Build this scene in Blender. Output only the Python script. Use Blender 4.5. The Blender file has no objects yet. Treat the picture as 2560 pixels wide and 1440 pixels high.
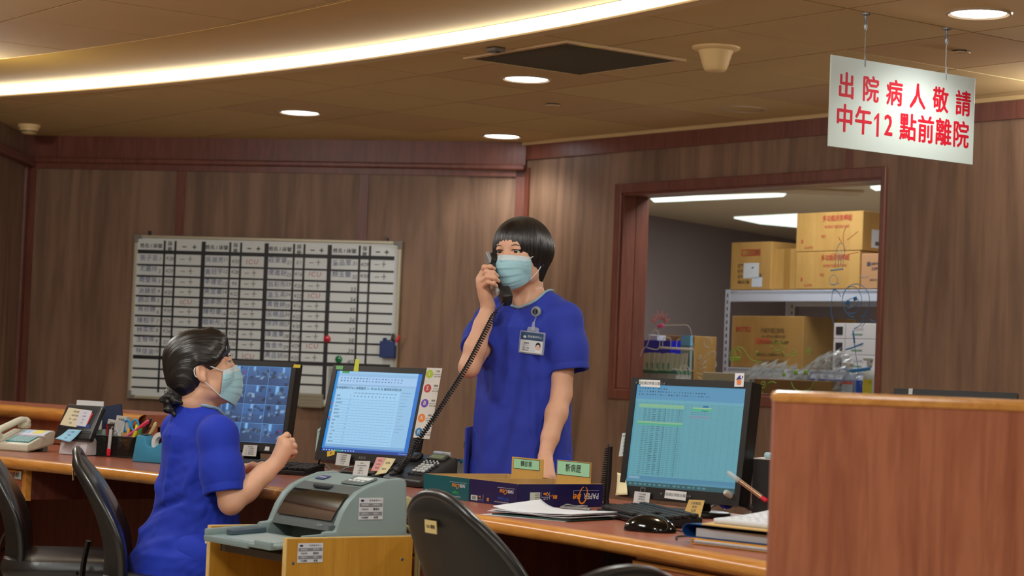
import bpy, bmesh, math, random
import numpy as np
from mathutils import Vector, Matrix, Euler

# ------------------------------------------------------------------ camera, world, exposure
SC = bpy.context.scene
COL = SC.collection
R = math.radians
HC, FPX, PITCH, ROLL = 1.13, 5260.0, R(2.24), R(2.24)
CEIL = 2.335
cam = bpy.data.cameras.new('camera')
cam.sensor_width = 36.0
cam.lens = 36.0 * FPX / 2560.0
cam.clip_start, cam.clip_end = 0.1, 100
cam.dof.use_dof = True
cam.dof.focus_distance = 6.2
cam.dof.aperture_fstop = 6.5
cam_o = bpy.data.objects.new('camera', cam)
COL.objects.link(cam_o)
_f = Vector((0, math.cos(PITCH), math.sin(PITCH)))
_r = Vector((1, 0, 0))
_u = _r.cross(_f)
_r2 = _r * math.cos(ROLL) + _u * math.sin(ROLL)
_u2 = -_r * math.sin(ROLL) + _u * math.cos(ROLL)
cam_o.matrix_world = Matrix(((_r2.x, _u2.x, -_f.x, 0), (_r2.y, _u2.y, -_f.y, 0), (_r2.z, _u2.z, -_f.z, HC), (0, 0, 0, 1)))
SC.camera = cam_o
SC.view_settings.view_transform = 'Standard'
SC.view_settings.look = 'None'
SC.view_settings.gamma = 1.0
SC.view_settings.exposure = 0.0
SC.view_settings.use_curve_mapping = False
SC.cycles.use_denoising = True
SC.cycles.max_bounces = 6
SC.cycles.diffuse_bounces = 3
SC.cycles.transparent_max_bounces = 12
SC.cycles.sample_clamp_indirect = 4
W = bpy.data.worlds.new('World')
SC.world = W
W.use_nodes = True
W.node_tree.nodes['Background'].inputs[0].default_value = (0.9, 0.95, 1.0, 1)
W.node_tree.nodes['Background'].inputs[1].default_value = 0.02
# strengths of the seen lamps, then of those added out of view (used by their builders below)
COVE_E, DOWN_W, WIDE_W, PANEL_W, STORE_W = 5.5, 19.0, 35.0, 25.0, 13.0

# ------------------------------------------------------------------ geometry helpers
def ray(px, py):
    return _r2 * ((px - 1280) / FPX) + _u2 * ((720 - py) / FPX) + _f
ORG = Vector((0, 0, HC))
def atz(px, py, z):
    d = ray(px, py); return ORG + d * ((z - HC) / d.z)
def aty(px, py, y):
    d = ray(px, py); return ORG + d * (y / d.y)
def onpl(px, py, p0, n):
    d = ray(px, py); return ORG + d * ((Vector(p0) - ORG).dot(n) / d.dot(n))
ADX = R(-53.2)
DX = Vector((math.cos(ADX), math.sin(ADX), 0))      # along the desk, to the near right
DN = Vector((-math.sin(ADX), math.cos(ADX), 0))     # across the desk, away from the chairs
Z = Vector((0, 0, 1))
def lin(c):
    return tuple(((v / 255.0) / 12.92 if v <= 10 else (((v / 255.0) + 0.055) / 1.055) ** 2.4) for v in c[:3])
def T(loc=(0, 0, 0), rz=0.0, rx=0.0, ry=0.0):
    return Matrix.Translation(loc) @ Matrix.Rotation(rz, 4, 'Z') @ Matrix.Rotation(ry, 4, 'Y') @ Matrix.Rotation(rx, 4, 'X')
def frame(o, x, y, z):
    m = Matrix.Identity(4)
    for i, v in enumerate((x, y, z)):
        for k in range(3): m[k][i] = v[k]
    for k in range(3): m[k][3] = o[k]
    return m

class MB:
    """collects shapes into one mesh"""
    def __init__(s): s.v = []; s.f = []; s.mi = []; s.col = None
    def add(s, vs, fs, m=None, mi=0):
        b = len(s.v)
        s.v += [tuple(m @ Vector(p)) if m is not None else tuple(p) for p in vs]
        s.f += [tuple(i + b for i in f) for f in fs]; s.mi += [mi] * len(fs)
        return s
    def box(s, c, d, m=None, mi=0, bev=0.0):
        x, y, z = c; a, b, e = d[0] / 2, d[1] / 2, d[2] / 2
        if bev > 0:
            bm = bmesh.new(); bmesh.ops.create_cube(bm, size=1.0)
            for v in bm.verts: v.co = Vector((v.co.x * d[0] + x, v.co.y * d[1] + y, v.co.z * d[2] + z))
            bmesh.ops.bevel(bm, geom=list(bm.edges), offset=min(bev, min(d) * 0.45), segments=2, profile=0.5, affect='EDGES')
            return s.addbm(bm, m, mi)
        vs = [(x + i * a, y + j * b, z + k * e) for k in (-1, 1) for j in (-1, 1) for i in (-1, 1)]
        return s.add(vs, [(0, 2, 3, 1), (4, 5, 7, 6), (0, 1, 5, 4), (2, 6, 7, 3), (0, 4, 6, 2), (1, 3, 7, 5)], m, mi)
    def addbm(s, bm, m=None, mi=0):
        bm.verts.index_update()
        s.add([v.co.copy() for v in bm.verts], [[v.index for v in f.verts] for f in bm.faces], m, mi); bm.free(); return s
    def cyl(s, p0, p1, r0, r1=None, n=20, m=None, mi=0, caps=True):
        return s.tube([p0, p1], [r0, r0 if r1 is None else r1], n, m, mi, caps)
    def tube(s, path, r, n=10, m=None, mi=0, caps=True, flat=None, up=None):
        P = [Vector(p) for p in path]; k = len(P)
        rr = list(r) if isinstance(r, (list, tuple)) else [r] * k
        vs, fs = [], []
        nrm = None
        for i in range(k):
            t = (P[min(i + 1, k - 1)] - P[max(i - 1, 0)]).normalized()
            if nrm is None:
                a = Vector(up) if up is not None else (Vector((0, 0, 1)) if abs(t.z) < 0.9 else Vector((1, 0, 0)))
                nrm = (a - t * a.dot(t)).normalized()
            else:
                nrm = (nrm - t * nrm.dot(t)); nrm = nrm.normalized() if nrm.length > 1e-9 else Vector((1, 0, 0))
            bi = t.cross(nrm)
            q = rr[i]; qa, qb = (q if isinstance(q, tuple) else (q, q * (flat or 1.0)))
            for j in range(n):
                an = 2 * math.pi * j / n
                vs.append(P[i] + nrm * (math.sin(an) * qb) + bi * (math.cos(an) * qa))
        for i in range(k - 1):
            for j in range(n):
                a = i * n + j; b = i * n + (j + 1) % n
                fs.append((a, b, b + n, a + n))
        if caps:
            fs.append(tuple(range(n))[::-1]); fs.append(tuple((k - 1) * n + j for j in range(n)))
        return s.add(vs, fs, m, mi)
    def lathe(s, prof, n=32, m=None, mi=0, a0=0.0, a1=2 * math.pi):
        full = abs(a1 - a0 - 2 * math.pi) < 1e-6
        k = n if full else n + 1
        vs, fs = [], []
        for r, z in prof:
            for j in range(k):
                an = a0 + (a1 - a0) * j / n; vs.append((r * math.cos(an), r * math.sin(an), z))
        for i in range(len(prof) - 1):
            for j in range(n):
                a = i * k + j; b = i * k + (j + 1) % k
                fs.append((a, b, b + k, a + k))
        return s.add(vs, fs, m, mi)
    def prism(s, pts, t0, t1, m=None, mi=0, bev=0.0):
        """outline in local xy, from z=t0 to z=t1"""
        if bev > 0:
            bm = bmesh.new(); a = [bm.verts.new((p[0], p[1], t0)) for p in pts]
            f = bm.faces.new(a); r = bmesh.ops.extrude_face_region(bm, geom=[f])
            for v in r['geom']:
                if isinstance(v, bmesh.types.BMVert): v.co.z = t1
            bm.normal_update()
            ed = [e for e in bm.edges if len(e.link_faces) == 2 and e.calc_face_angle() > 0.6]
            bmesh.ops.recalc_face_normals(bm, faces=list(bm.faces))
            bmesh.ops.bevel(bm, geom=ed, offset=bev, segments=2, profile=0.5, affect='EDGES')
            return s.addbm(bm, m, mi)
        n = len(pts)
        vs = [(p[0], p[1], t0) for p in pts] + [(p[0], p[1], t1) for p in pts]
        fs = [tuple(range(n))[::-1], tuple(range(n, 2 * n))] + [(i, (i + 1) % n, (i + 1) % n + n, i + n) for i in range(n)]
        return s.add(vs, fs, m, mi)
    def quad(s, x0, y0, x1, y1, z=0.0, m=None, mi=0):
        return s.add([(x0, y0, z), (x1, y0, z), (x1, y1, z), (x0, y1, z)], [(0, 1, 2, 3)], m, mi)
    def poly(s, pts, m=None, mi=0):
        return s.add(pts, [tuple(range(len(pts)))], m, mi)
    def grid(s, fn, nu, nv, m=None, mi=0):
        vs = [fn(i / nu, j / nv) for j in range(nv + 1) for i in range(nu + 1)]
        k = nu + 1
        return s.add(vs, [(j * k + i, j * k + i + 1, (j + 1) * k + i + 1, (j + 1) * k + i) for j in range(nv) for i in range(nu)], m, mi)
    def ball(s, c, r, m=None, mi=0, n=16, sq=(1, 1, 1)):
        prof = [(math.sin(math.pi * i / n) * r + (1e-5 if i in (0, n) else 0), -math.cos(math.pi * i / n) * r) for i in range(n + 1)]
        mm = Matrix.Translation(c) @ Matrix.Diagonal((sq[0], sq[1], sq[2], 1))
        return s.lathe(prof, n * 2, (m @ mm) if m is not None else mm, mi)
    def text(s, txt, size, m=None, mi=0, align='CENTER', bold=0.0, shear=0.0, sx=1.0, space=1.0, z=0.0):
        vs, fs = glyphs(txt, align, bold, shear, space)
        mm = Matrix.Translation((0, 0, z)) @ Matrix.Diagonal((size * sx, size, 1, 1))
        return s.add(vs, fs, (m @ mm) if m is not None else mm, mi)
    def build(s, name, mats, parent=None, smooth=False, recalc=True, ang=40, solid=0.0, sub=0):
        me = bpy.data.meshes.new(name)
        me.from_pydata(s.v, [], s.f)
        mats = mats if isinstance(mats, (list, tuple)) else [mats]
        for q in mats: me.materials.append(q)
        if len(mats) > 1: me.polygons.foreach_set('material_index', s.mi)
        if recalc:
            bm = bmesh.new(); bm.from_mesh(me); bmesh.ops.recalc_face_normals(bm, faces=list(bm.faces)); bm.to_mesh(me); bm.free()
        me.update()
        o = bpy.data.objects.new(name, me); COL.objects.link(o)
        if smooth:
            me.polygons.foreach_set('use_smooth', [True] * len(me.polygons))
            if ang < 180: me.set_sharp_from_angle(angle=R(ang))
        if solid:
            md = o.modifiers.new('thick', 'SOLIDIFY'); md.thickness = solid; md.offset = 0
        if sub:
            md = o.modifiers.new('sub', 'SUBSURF'); md.levels = sub; md.render_levels = sub
        if parent is not None: o.parent = parent
        return o

_GL = {}
def glyphs(txt, align='CENTER', bold=0.0, shear=0.0, space=1.0):
    key = (txt, align, bold, shear, space)
    if key not in _GL:
        cu = bpy.data.curves.new('t', 'FONT'); cu.body = txt; cu.align_x = align; cu.align_y = 'CENTER'
        cu.size = 1.0; cu.offset = bold; cu.shear = shear; cu.space_character = space; cu.resolution_u = 2
        cu.fill_mode = 'FRONT'
        o = bpy.data.objects.new('t', cu); COL.objects.link(o)
        dg = bpy.context.evaluated_depsgraph_get()
        me = bpy.data.meshes.new_from_object(o.evaluated_get(dg))
        _GL[key] = ([tuple(v.co) for v in me.vertices], [tuple(p.vertices) for p in me.polygons])
        bpy.data.objects.remove(o); bpy.data.curves.remove(cu); bpy.data.meshes.remove(me)
    return _GL[key]

def tag(o, label=None, cat=None, group=None, kind=None):
    if label: o['label'] = label
    if cat: o['category'] = cat
    if group: o['group'] = group
    if kind: o['kind'] = kind
    return o
def thing(name, label, cat, m=None, group=None):
    o = bpy.data.objects.new(name, None); COL.objects.link(o)
    o.empty_display_size = 0.05
    if m is not None: o.matrix_world = m
    return tag(o, label, cat, group)
def struct(o): return tag(o, kind='structure')
def dup(root, m, label=None, group=None):
    r = root.copy(); COL.objects.link(r); r.matrix_world = m
    if label: r['label'] = label
    if group: r['group'] = group
    for ch in list(root.children):
        c = ch.copy(); COL.objects.link(c); c.parent = r
        for g in list(ch.children):
            d = g.copy(); COL.objects.link(d); d.parent = c
    return r
def cat_rom(P, n=8):
    P = [Vector(p) for p in P]; out = []
    for i in range(len(P) - 1):
        a, b, c, d = P[max(i - 1, 0)], P[i], P[i + 1], P[min(i + 2, len(P) - 1)]
        for j in range(n):
            t = j / n
            out.append(0.5 * ((2 * b) + (c - a) * t + (2 * a - 5 * b + 4 * c - d) * t * t + (3 * b - a - 3 * c + d) * t ** 3))
    out.append(P[-1]); return out
def rrect(w, h, r, n=5, cx=0, cy=0):
    out = []
    for sx, sy, a in ((1, 1, 0), (-1, 1, 90), (-1, -1, 180), (1, -1, 270)):
        for i in range(n + 1):
            t = R(a + 90 * i / n); out.append((cx + sx * (w / 2 - r) + r * math.cos(t), cy + sy * (h / 2 - r) + r * math.sin(t)))
    return out

# ------------------------------------------------------------------ materials
_M = {}
def mat(name, c, rough=0.5, metal=0.0, spec=0.5, emit=0.0, ecol=None, alpha=1.0, trans=0.0, var=0.0, vs=30.0, bump=0.0, bs=200.0, coat=0.0, sheen=0.0, sss=0.0):
    if name in _M: return _M[name]
    m = bpy.data.materials.new(name); m.use_nodes = True; _M[name] = m
    nt = m.node_tree; b = nt.nodes['Principled BSDF']
    L = lin(c)
    b.inputs['Base Color'].default_value = (*L, 1); b.inputs['Roughness'].default_value = rough
    b.inputs['Metallic'].default_value = metal; b.inputs['Specular IOR Level'].default_value = spec
    if emit: 
        b.inputs['Emission Color'].default_value = (*(lin(ecol) if ecol else L), 1); b.inputs['Emission Strength'].default_value = emit
    if alpha < 1: b.inputs['Alpha'].default_value = alpha
    if trans: b.inputs['Transmission Weight'].default_value = trans
    if coat: b.inputs['Coat Weight'].default_value = coat
    if sheen: b.inputs['Sheen Weight'].default_value = sheen; b.inputs['Sheen Roughness'].default_value = 0.5
    if sss:
        b.inputs['Subsurface Weight'].default_value = sss; b.inputs['Subsurface Radius'].default_value = (0.012, 0.004, 0.002); b.inputs['Subsurface Scale'].default_value = 0.6
    if var or bump:
        tc = nt.nodes.new('ShaderNodeTexCoord')
        if var:
            nz = nt.nodes.new('ShaderNodeTexNoise'); nz.inputs['Scale'].default_value = vs; nz.inputs['Detail'].default_value = 4
            nt.links.new(tc.outputs['Object'], nz.inputs['Vector'])
            mx = nt.nodes.new('ShaderNodeMix'); mx.data_type = 'RGBA'
            mx.inputs['A'].default_value = (*[v * (1 - var) for v in L], 1); mx.inputs['B'].default_value = (*[min(1, v * (1 + var)) for v in L], 1)
            nt.links.new(nz.outputs['Fac'], mx.inputs['Factor']); nt.links.new(mx.outputs['Result'], b.inputs['Base Color'])
        if bump:
            n2 = nt.nodes.new('ShaderNodeTexNoise'); n2.inputs['Scale'].default_value = bs; n2.inputs['Detail'].default_value = 3
            nt.links.new(tc.outputs['Object'], n2.inputs['Vector'])
            bp = nt.nodes.new('ShaderNodeBump'); bp.inputs['Strength'].default_value = bump; bp.inputs['Distance'].default_value = 0.002
            nt.links.new(n2.outputs['Fac'], bp.inputs['Height']); nt.links.new(bp.outputs['Normal'], b.inputs['Normal'])
    return m
def wood(name, c0, c1, scale=(8, 8, 0.6), rough=0.45, rot=0.0, fine=6.0, spec=0.4, dist=1.2, bias=0.5, coat=0.0):
    """grain runs along the axis with the smallest scale (object space, turned by rot about z)"""
    if name in _M: return _M[name]
    m = bpy.data.materials.new(name); m.use_nodes = True; _M[name] = m
    nt = m.node_tree; N = nt.nodes; Lk = nt.links; b = N['Principled BSDF']
    tc = N.new('ShaderNodeTexCoord'); rt = N.new('ShaderNodeMapping'); rt.inputs['Rotation'].default_value = (0, 0, -rot)
    mp = N.new('ShaderNodeMapping'); mp.inputs['Scale'].default_value = scale
    Lk.new(tc.outputs['Object'], rt.inputs['Vector']); Lk.new(rt.outputs['Vector'], mp.inputs['Vector'])
    n1 = N.new('ShaderNodeTexNoise'); n1.inputs['Scale'].default_value = 1.0; n1.inputs['Detail'].default_value = 6; n1.inputs['Distortion'].default_value = dist
    Lk.new(mp.outputs['Vector'], n1.inputs['Vector'])
    m2 = N.new('ShaderNodeMapping'); m2.inputs['Scale'].default_value = tuple(v * fine for v in scale)
    Lk.new(rt.outputs['Vector'], m2.inputs['Vector'])
    n2 = N.new('ShaderNodeTexNoise'); n2.inputs['Scale'].default_value = 1.0; n2.inputs['Detail'].default_value = 3
    Lk.new(m2.outputs['Vector'], n2.inputs['Vector'])
    ad = N.new('ShaderNodeMath'); ad.operation = 'MULTIPLY_ADD'; ad.inputs[1].default_value = 0.35
    Lk.new(n2.outputs['Fac'], ad.inputs[0]); Lk.new(n1.outputs['Fac'], ad.inputs[2])
    cr = N.new('ShaderNodeValToRGB'); e = cr.color_ramp.elements
    e[0].position = bias - 0.1; e[0].color = (*lin(c0), 1); e[1].position = bias + 0.32; e[1].color = (*lin(c1), 1)
    Lk.new(ad.outputs[0], cr.inputs[0]); Lk.new(cr.outputs[0], b.inputs['Base Color'])
    b.inputs['Roughness'].default_value = rough; b.inputs['Specular IOR Level'].default_value = spec
    if coat: b.inputs['Coat Weight'].default_value = coat; b.inputs['Coat Roughness'].default_value = 0.12
    return m
def colattr(name, emit=0.0, rough=0.4):
    """takes its colour from the mesh's own colour attribute (a picture on a screen, print on a card)"""
    if name in _M: return _M[name]
    m = bpy.data.materials.new(name); m.use_nodes = True; _M[name] = m
    nt = m.node_tree; b = nt.nodes['Principled BSDF']; a = nt.nodes.new('ShaderNodeAttribute'); a.attribute_name = 'Col'
    b.inputs['Roughness'].default_value = rough
    if emit:
        b.inputs['Base Color'].default_value = (0.01, 0.01, 0.012, 1)
        nt.links.new(a.outputs['Color'], b.inputs['Emission Color']); b.inputs['Emission Strength'].default_value = emit
    else: nt.links.new(a.outputs['Color'], b.inputs['Base Color'])
    return m
def picture(name, arr, w, h, m, mtl, parent, z=0.0):
    """a flat picture (rows x cols x 3, sRGB 0-255, top row first) as a grid mesh of coloured cells"""
    rows, cols = arr.shape[:2]
    xs = np.linspace(-w / 2, w / 2, cols + 1); ys = np.linspace(h / 2, -h / 2, rows + 1)
    me = bpy.data.meshes.new(name)
    V = np.array([(x, y, z) for y in ys for x in xs]); k = cols + 1
    Fc = [(j * k + i, (j + 1) * k + i, (j + 1) * k + i + 1, j * k + i + 1) for j in range(rows) for i in range(cols)]
    me.from_pydata([tuple(m @ Vector(p)) if m is not None else tuple(p) for p in V], [], Fc)
    ca = me.color_attributes.new('Col', 'FLOAT_COLOR', 'CORNER')
    c = arr.reshape(-1, 3) / 255.0; c = np.where(c <= 0.04045, c / 12.92, ((c + 0.055) / 1.055) ** 2.4)
    c = np.c_[c, np.ones(len(c))]; ca.data.foreach_set('color', np.repeat(c, 4, axis=0).ravel().astype(np.float32))
    me.materials.append(mtl)
    o = bpy.data.objects.new(name, me); COL.objects.link(o); o.parent = parent
    return o
def black(): return mat('black_plastic', (26, 26, 28), 0.35)
def ink(): return mat('black_ink', (22, 22, 26), 0.6)
def white(): return mat('white_paper', (235, 235, 232), 0.7)
# ------------------------------------------------------------------ the room shell
PLY = wood('plywood', (104, 78, 60), (146, 112, 88), scale=(5.5, 5.5, 0.55), rough=0.5, spec=0.35, dist=2.0, bias=0.52)
RED = wood('red_wood_trim', (96, 52, 40), (122, 70, 54), scale=(30, 30, 3), rough=0.4, bias=0.5)
LAM = wood('desk_laminate', (150, 84, 62), (178, 108, 82), scale=(5, 60, 60), rough=0.28, rot=ADX, spec=0.5, dist=0.8, bias=0.5)
LAMV = wood('panel_laminate', (150, 84, 58), (182, 112, 80), scale=(26, 26, 2.2), rough=0.4, dist=1.6, bias=0.5)
NOSE = wood('honey_wood_edge', (186, 118, 46), (218, 152, 74), scale=(4, 50, 50), rough=0.22, rot=ADX, spec=0.5, dist=0.6, bias=0.5)
DARKW = wood('dark_red_panel', (84, 40, 30), (108, 56, 42), scale=(30, 30, 2.5), rough=0.45, bias=0.5)
TILE = mat('ceiling_tile', (204, 172, 118), 0.85, var=0.05, vs=3.0, bump=0.25, bs=320)
TILE2 = mat('plain_ceiling_tile', (196, 160, 112), 0.7)
PAINT = mat('cream_paint', (206, 162, 68), 0.6, var=0.05, vs=6)
BEIGE = mat('beige_angle_trim', (205, 172, 120), 0.5)
SLAB = mat('dark_void', (20, 17, 14), 0.9)

WA, WB = Vector((-2.73, 11.745, 0)), Vector((0.05, 11.09, 0))
RD = Vector((2.067 - 0.05, 8.585 - 11.09, 0)).normalized()     # along the right-hand wall, coming nearer
RN = Vector((-RD.y, RD.x, 0))                                   # into the store room
BD = (WB - WA).normalized(); BN = Vector((-BD.y, BD.x, 0))
ROOM = [(-2.73, 11.745), (0.05, 11.09), (0.05 + RD.x * 9.6, 11.09 + RD.y * 9.6), (6.07, -4.0), (-2.73, -4.0)]

def clip(poly, p, n):
    """keep the side of the line through p where (q-p).n <= 0"""
    out = []
    for i in range(len(poly)):
        a, b = poly[i], poly[(i + 1) % len(poly)]
        da = (a[0] - p[0]) * n[0] + (a[1] - p[1]) * n[1]; db = (b[0] - p[0]) * n[0] + (b[1] - p[1]) * n[1]
        if da <= 0: out.append(a)
        if (da < 0 < db) or (db < 0 < da):
            t = da / (da - db); out.append((a[0] + (b[0] - a[0]) * t, a[1] + (b[1] - a[1]) * t))
    return out
def clip_room(poly, grow=0.0):
    for i in range(len(ROOM)):
        a, b = Vector(ROOM[i]), Vector(ROOM[(i + 1) % len(ROOM)])
        d = (b - a).normalized(); n = Vector((-d.y, d.x))
        poly = clip(poly, a + n * grow, n)
        if len(poly) < 3: return []
    return poly

# cove ring
CC = Vector((-8.9, 0.95))
def crad(pts): return sum((atz(x, y, CEIL).xy - CC).length for x, y in pts) / len(pts)
R_OUT = crad([(0, 242), (400, 209), (1000, 134), (1400, 62), (1720, 0)])
R_IN = crad([(0, 137), (340, 99), (600, 63), (850, 22)])
COVE_H = 0.052
AT = -0.9306655
TX = Vector((math.cos(AT), math.sin(AT))); TY = Vector((-math.sin(AT), math.cos(AT)))
def tile_poly(i, j, g=0.0042):
    o = TX * (-5.97411802 + i * 0.6) + TY * (4.2586506 + j * 0.6)
    return [tuple(o + TX * a + TY * b) for a, b in ((g, g), (0.6 - g, g), (0.6 - g, 0.6 - g), (g, 0.6 - g))]
VENT = [(-1, 1), (-1, 1)]
def build_ceiling():
    b = MB(); special = {(-1, 3), (-3, 3), (-3, 2), (-5, 1), (-5, 2), (1, 2), (-2, 1)}
    for i in range(-16, 26):
        for j in range(-16, 16):
            p = clip_room(tile_poly(i, j), 0.0)
            if not p: continue
            rs = [(Vector(q) - CC).length for q in p]
            for keep_in in (True, False):
                q = p
                if keep_in:
                    if min(rs) > R_IN: continue
                    if max(rs) > R_IN:
                        c = sum((Vector(v) for v in p), Vector((0, 0))) / len(p)
                        a0 = math.atan2(c.y - CC.y, c.x - CC.x)
                        for k in range(-6, 7):
                            a = a0 + k * 0.01; n = (math.cos(a), math.sin(a))
                            q = clip(q, (CC.x + n[0] * R_IN, CC.y + n[1] * R_IN), n)
                            if len(q) < 3: break
                else:
                    if max(rs) < R_OUT: continue
                    if min(rs) < R_OUT:
                        c = sum((Vector(v) for v in p), Vector((0, 0))) / len(p)
                        n = (c - CC).normalized(); e = CC + n * (R_OUT + 0.012)
                        q = clip(q, e, -n)
                if len(q) < 3: continue
                mi = 1 if ((i, j) in special and not keep_in) else 0
                b.prism(q, CEIL, CEIL + 0.012, mi=mi)
    c = struct(b.build('ceiling', [TILE, TILE2]))
    # the plenum side above the tiles closes the joints
    s = MB(); s.prism([(-3.2, 12.4), (0.3, 11.7), (7, 4), (7, -4.5), (-3.2, -4.5)], CEIL + 0.17, CEIL + 0.22)
    struct(s.build('ceiling_slab', SLAB))
    ring = MB(); n = 160; a0, a1 = R(-45), R(85)
    prof = [(R_IN, CEIL - 0.001), (R_IN, CEIL + COVE_H + 0.006), (R_OUT - 0.02, CEIL + COVE_H), (R_OUT - 0.001, CEIL + COVE_H)]
    ring.lathe(prof, n, T((CC.x, CC.y, 0)), 0, a0, a1)
    ring.lathe([(R_OUT, CEIL + 0.004), (R_OUT, CEIL - 0.004), (R_OUT + 0.05, CEIL - 0.006), (R_OUT + 0.05, CEIL + 0.004)], n, T((CC.x, CC.y, 0)), 1, a0, a1)
    struct(ring.build('ceiling_cove', [PAINT, BEIGE], smooth=True, recalc=False, ang=30))
    lamp = MB(); lamp.lathe([(R_OUT - 0.002, CEIL + COVE_H - 0.002), (R_OUT - 0.002, CEIL + 0.004)], n, T((CC.x, CC.y, 0)), 0, a0, a1)
    o = lamp.build('cove_light', mat('cove_diffuser', (255, 255, 255), 0.5, emit=COVE_E, ecol=(250, 255, 250)), smooth=True, recalc=False, ang=180)
    tag(o, 'long curved white strip light set into the ceiling recess', 'ceiling light')
build_ceiling()

def wall_frame(o, d): return frame((o.x, o.y, 0), d, Vector((-d.y, d.x, 0)), Z)
def wall_x(px, py, o, d): return (onpl(px, py, o, Vector((-d.y, d.x, 0))) - o).dot(d)

# back wall
FB = wall_frame(WA, BD); LB = (WB - WA).length
b = MB(); b.box((LB / 2, 0.06, 1.2), (LB + 0.12, 0.12, 2.5)); o = b.build('wall_back', PLY); o.matrix_world = FB; struct(o)
b = MB()
b.box((LB / 2, -0.008, CEIL - 0.06), (LB, 0.03, 0.13)); b.box((LB / 2, -0.02, CEIL - 0.135), (LB, 0.05, 0.03), bev=0.008); b.box((LB / 2, -0.006, CEIL - 0.165), (LB, 0.02, 0.035))
b.box((0.025, -0.006, 1.1), (0.05, 0.014, 2.2)); b.box((LB - 0.025, -0.006, 1.1), (0.05, 0.02, 2.2))
for px in (452, 910):
    b.box((wall_x(px, 480, WA, BD), -0.0015, 1.09), (0.052, 0.007, 2.2))
b.box((LB / 2, -0.006, 0.06), (LB, 0.014, 0.12))
o = b.build('trim_1', RED); o.matrix_world = FB; struct(o)
# left wall, running towards the viewer
b = MB(); b.box((-0.06, 7.85 - 4, 1.2), (0.12, 15.9, 2.5)); o = b.build('wall_left', PLY); o.location = (-2.73, 0, 0); struct(o)
b = MB(); b.box((0.02, 3.87, CEIL - 0.15), (0.06, 15.75, 0.05), bev=0.01); b.box((0.006, 11.69, 1.1), (0.016, 0.06, 2.2)); b.box((0.004, 3.87, 0.06), (0.012, 15.75, 0.12))
for y in (10.4, 9.1, 7.8, 6.5): b.box((0.0015, y, 1.09), (0.007, 0.05, 2.2))
o = b.build('trim_2', RED); o.location = (-2.73, 0, 0); struct(o)
# right wall with the window opening
FR = wall_frame(WB, RD); WT = 0.17
wx0, wx1 = wall_x(1548, 700, WB, RD), wall_x(2200, 700, WB, RD)
wz1 = onpl(1557, 482, WB, RN).z; wz0 = onpl(1543, 975, WB, RN).z
LR = 9.6
b = MB()
b.box((wx0 / 2 - 0.1, WT / 2, 1.2), (wx0 + 0.2, WT, 2.5)); b.box(((wx1 + LR) / 2, WT / 2, 1.2), (LR - wx1, WT, 2.5))
b.box(((wx0 + wx1) / 2, WT / 2, (wz1 + 2.45) / 2), (wx1 - wx0, WT, 2.45 - wz1)); b.box(((wx0 + wx1) / 2, WT / 2, wz0 / 2 - 0.02), (wx1 - wx0, WT, wz0 + 0.04 - 0.08))
o = b.build('wall_right', PLY); o.matrix_world = FR; struct(o)
b = MB()
b.box((LR / 2, -0.006, CEIL - 0.055), (LR, 0.016, 0.075)); b.box((0.02, -0.006, 1.1), (0.04, 0.016, 2.2)); b.box((LR / 2, -0.004, 0.06), (LR, 0.012, 0.12))
zc = (CEIL - 0.09 + wz1 + 0.045) / 2; b.box((wall_x(2125, 360, WB, RD), -0.001, zc), (0.045, 0.005, CEIL - 0.135 - wz1))
o = b.build('trim_3', RED); o.matrix_world = FR; struct(o)
b = MB(); b.box((LR / 2, -0.016, CEIL - 0.008), (LR, 0.036, 0.018)); o = b.build('trim_4', BEIGE); o.matrix_world = FR; struct(o)
b = MB(); e = 0.045
for x0, x1, z0, z1 in ((wx0 - e, wx0 + 0.004, wz0 - e, wz1 + e), (wx1 - 0.004, wx1 + e * 0.5, wz0 - e, wz1 + e), (wx0, wx1, wz1 - 0.004, wz1 + e), (wx0, wx1, wz0 - e, wz0 + 0.004)):
    b.box(((x0 + x1) / 2, -0.006, (z0 + z1) / 2), (x1 - x0, 0.016, z1 - z0), bev=0.004)
# jamb lining in two boards with a joint, head and sill lining
for y0, y1 in ((0.0, 0.083), (0.087, 0.17)):
    b.box((wx0 + 0.006, (y0 + y1) / 2, (wz0 + wz1) / 2), (0.016, y1 - y0, wz1 - wz0)); b.box((wx1 - 0.006, (y0 + y1) / 2, (wz0 + wz1) / 2), (0.016, y1 - y0, wz1 - wz0))
    b.box(((wx0 + wx1) / 2, (y0 + y1) / 2, wz1 - 0.006), (wx1 - wx0 - 0.03, y1 - y0, 0.016)); b.box(((wx0 + wx1) / 2, (y0 + y1) / 2, wz0 + 0.006), (wx1 - wx0 - 0.03, y1 - y0, 0.016))
win = b.build('window_1', RED); win.matrix_world = FR; struct(win)
gm = bpy.data.materials.new('window_glass'); gm.use_nodes = True; nt = gm.node_tree; nt.nodes.clear()
ou = nt.nodes.new('ShaderNodeOutputMaterial'); tr = nt.nodes.new('ShaderNodeBsdfTransparent'); gl = nt.nodes.new('ShaderNodeBsdfGlossy'); mx = nt.nodes.new('ShaderNodeMixShader')
gl.inputs['Roughness'].default_value = 0.02; tr.inputs[0].default_value = (0.93, 0.95, 0.95, 1); mx.inputs[0].default_value = 0.04
nt.links.new(tr.outputs[0], mx.inputs[1]); nt.links.new(gl.outputs[0], mx.inputs[2]); nt.links.new(mx.outputs[0], ou.inputs[0])
GY = 0.09
b = MB(); b.box(((wx0 + wx1) / 2, GY, (wz0 + wz1) / 2), (wx1 - wx0 - 0.03, 0.006, wz1 - wz0 - 0.02)); pane = b.build('pane', gm, win)

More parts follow.
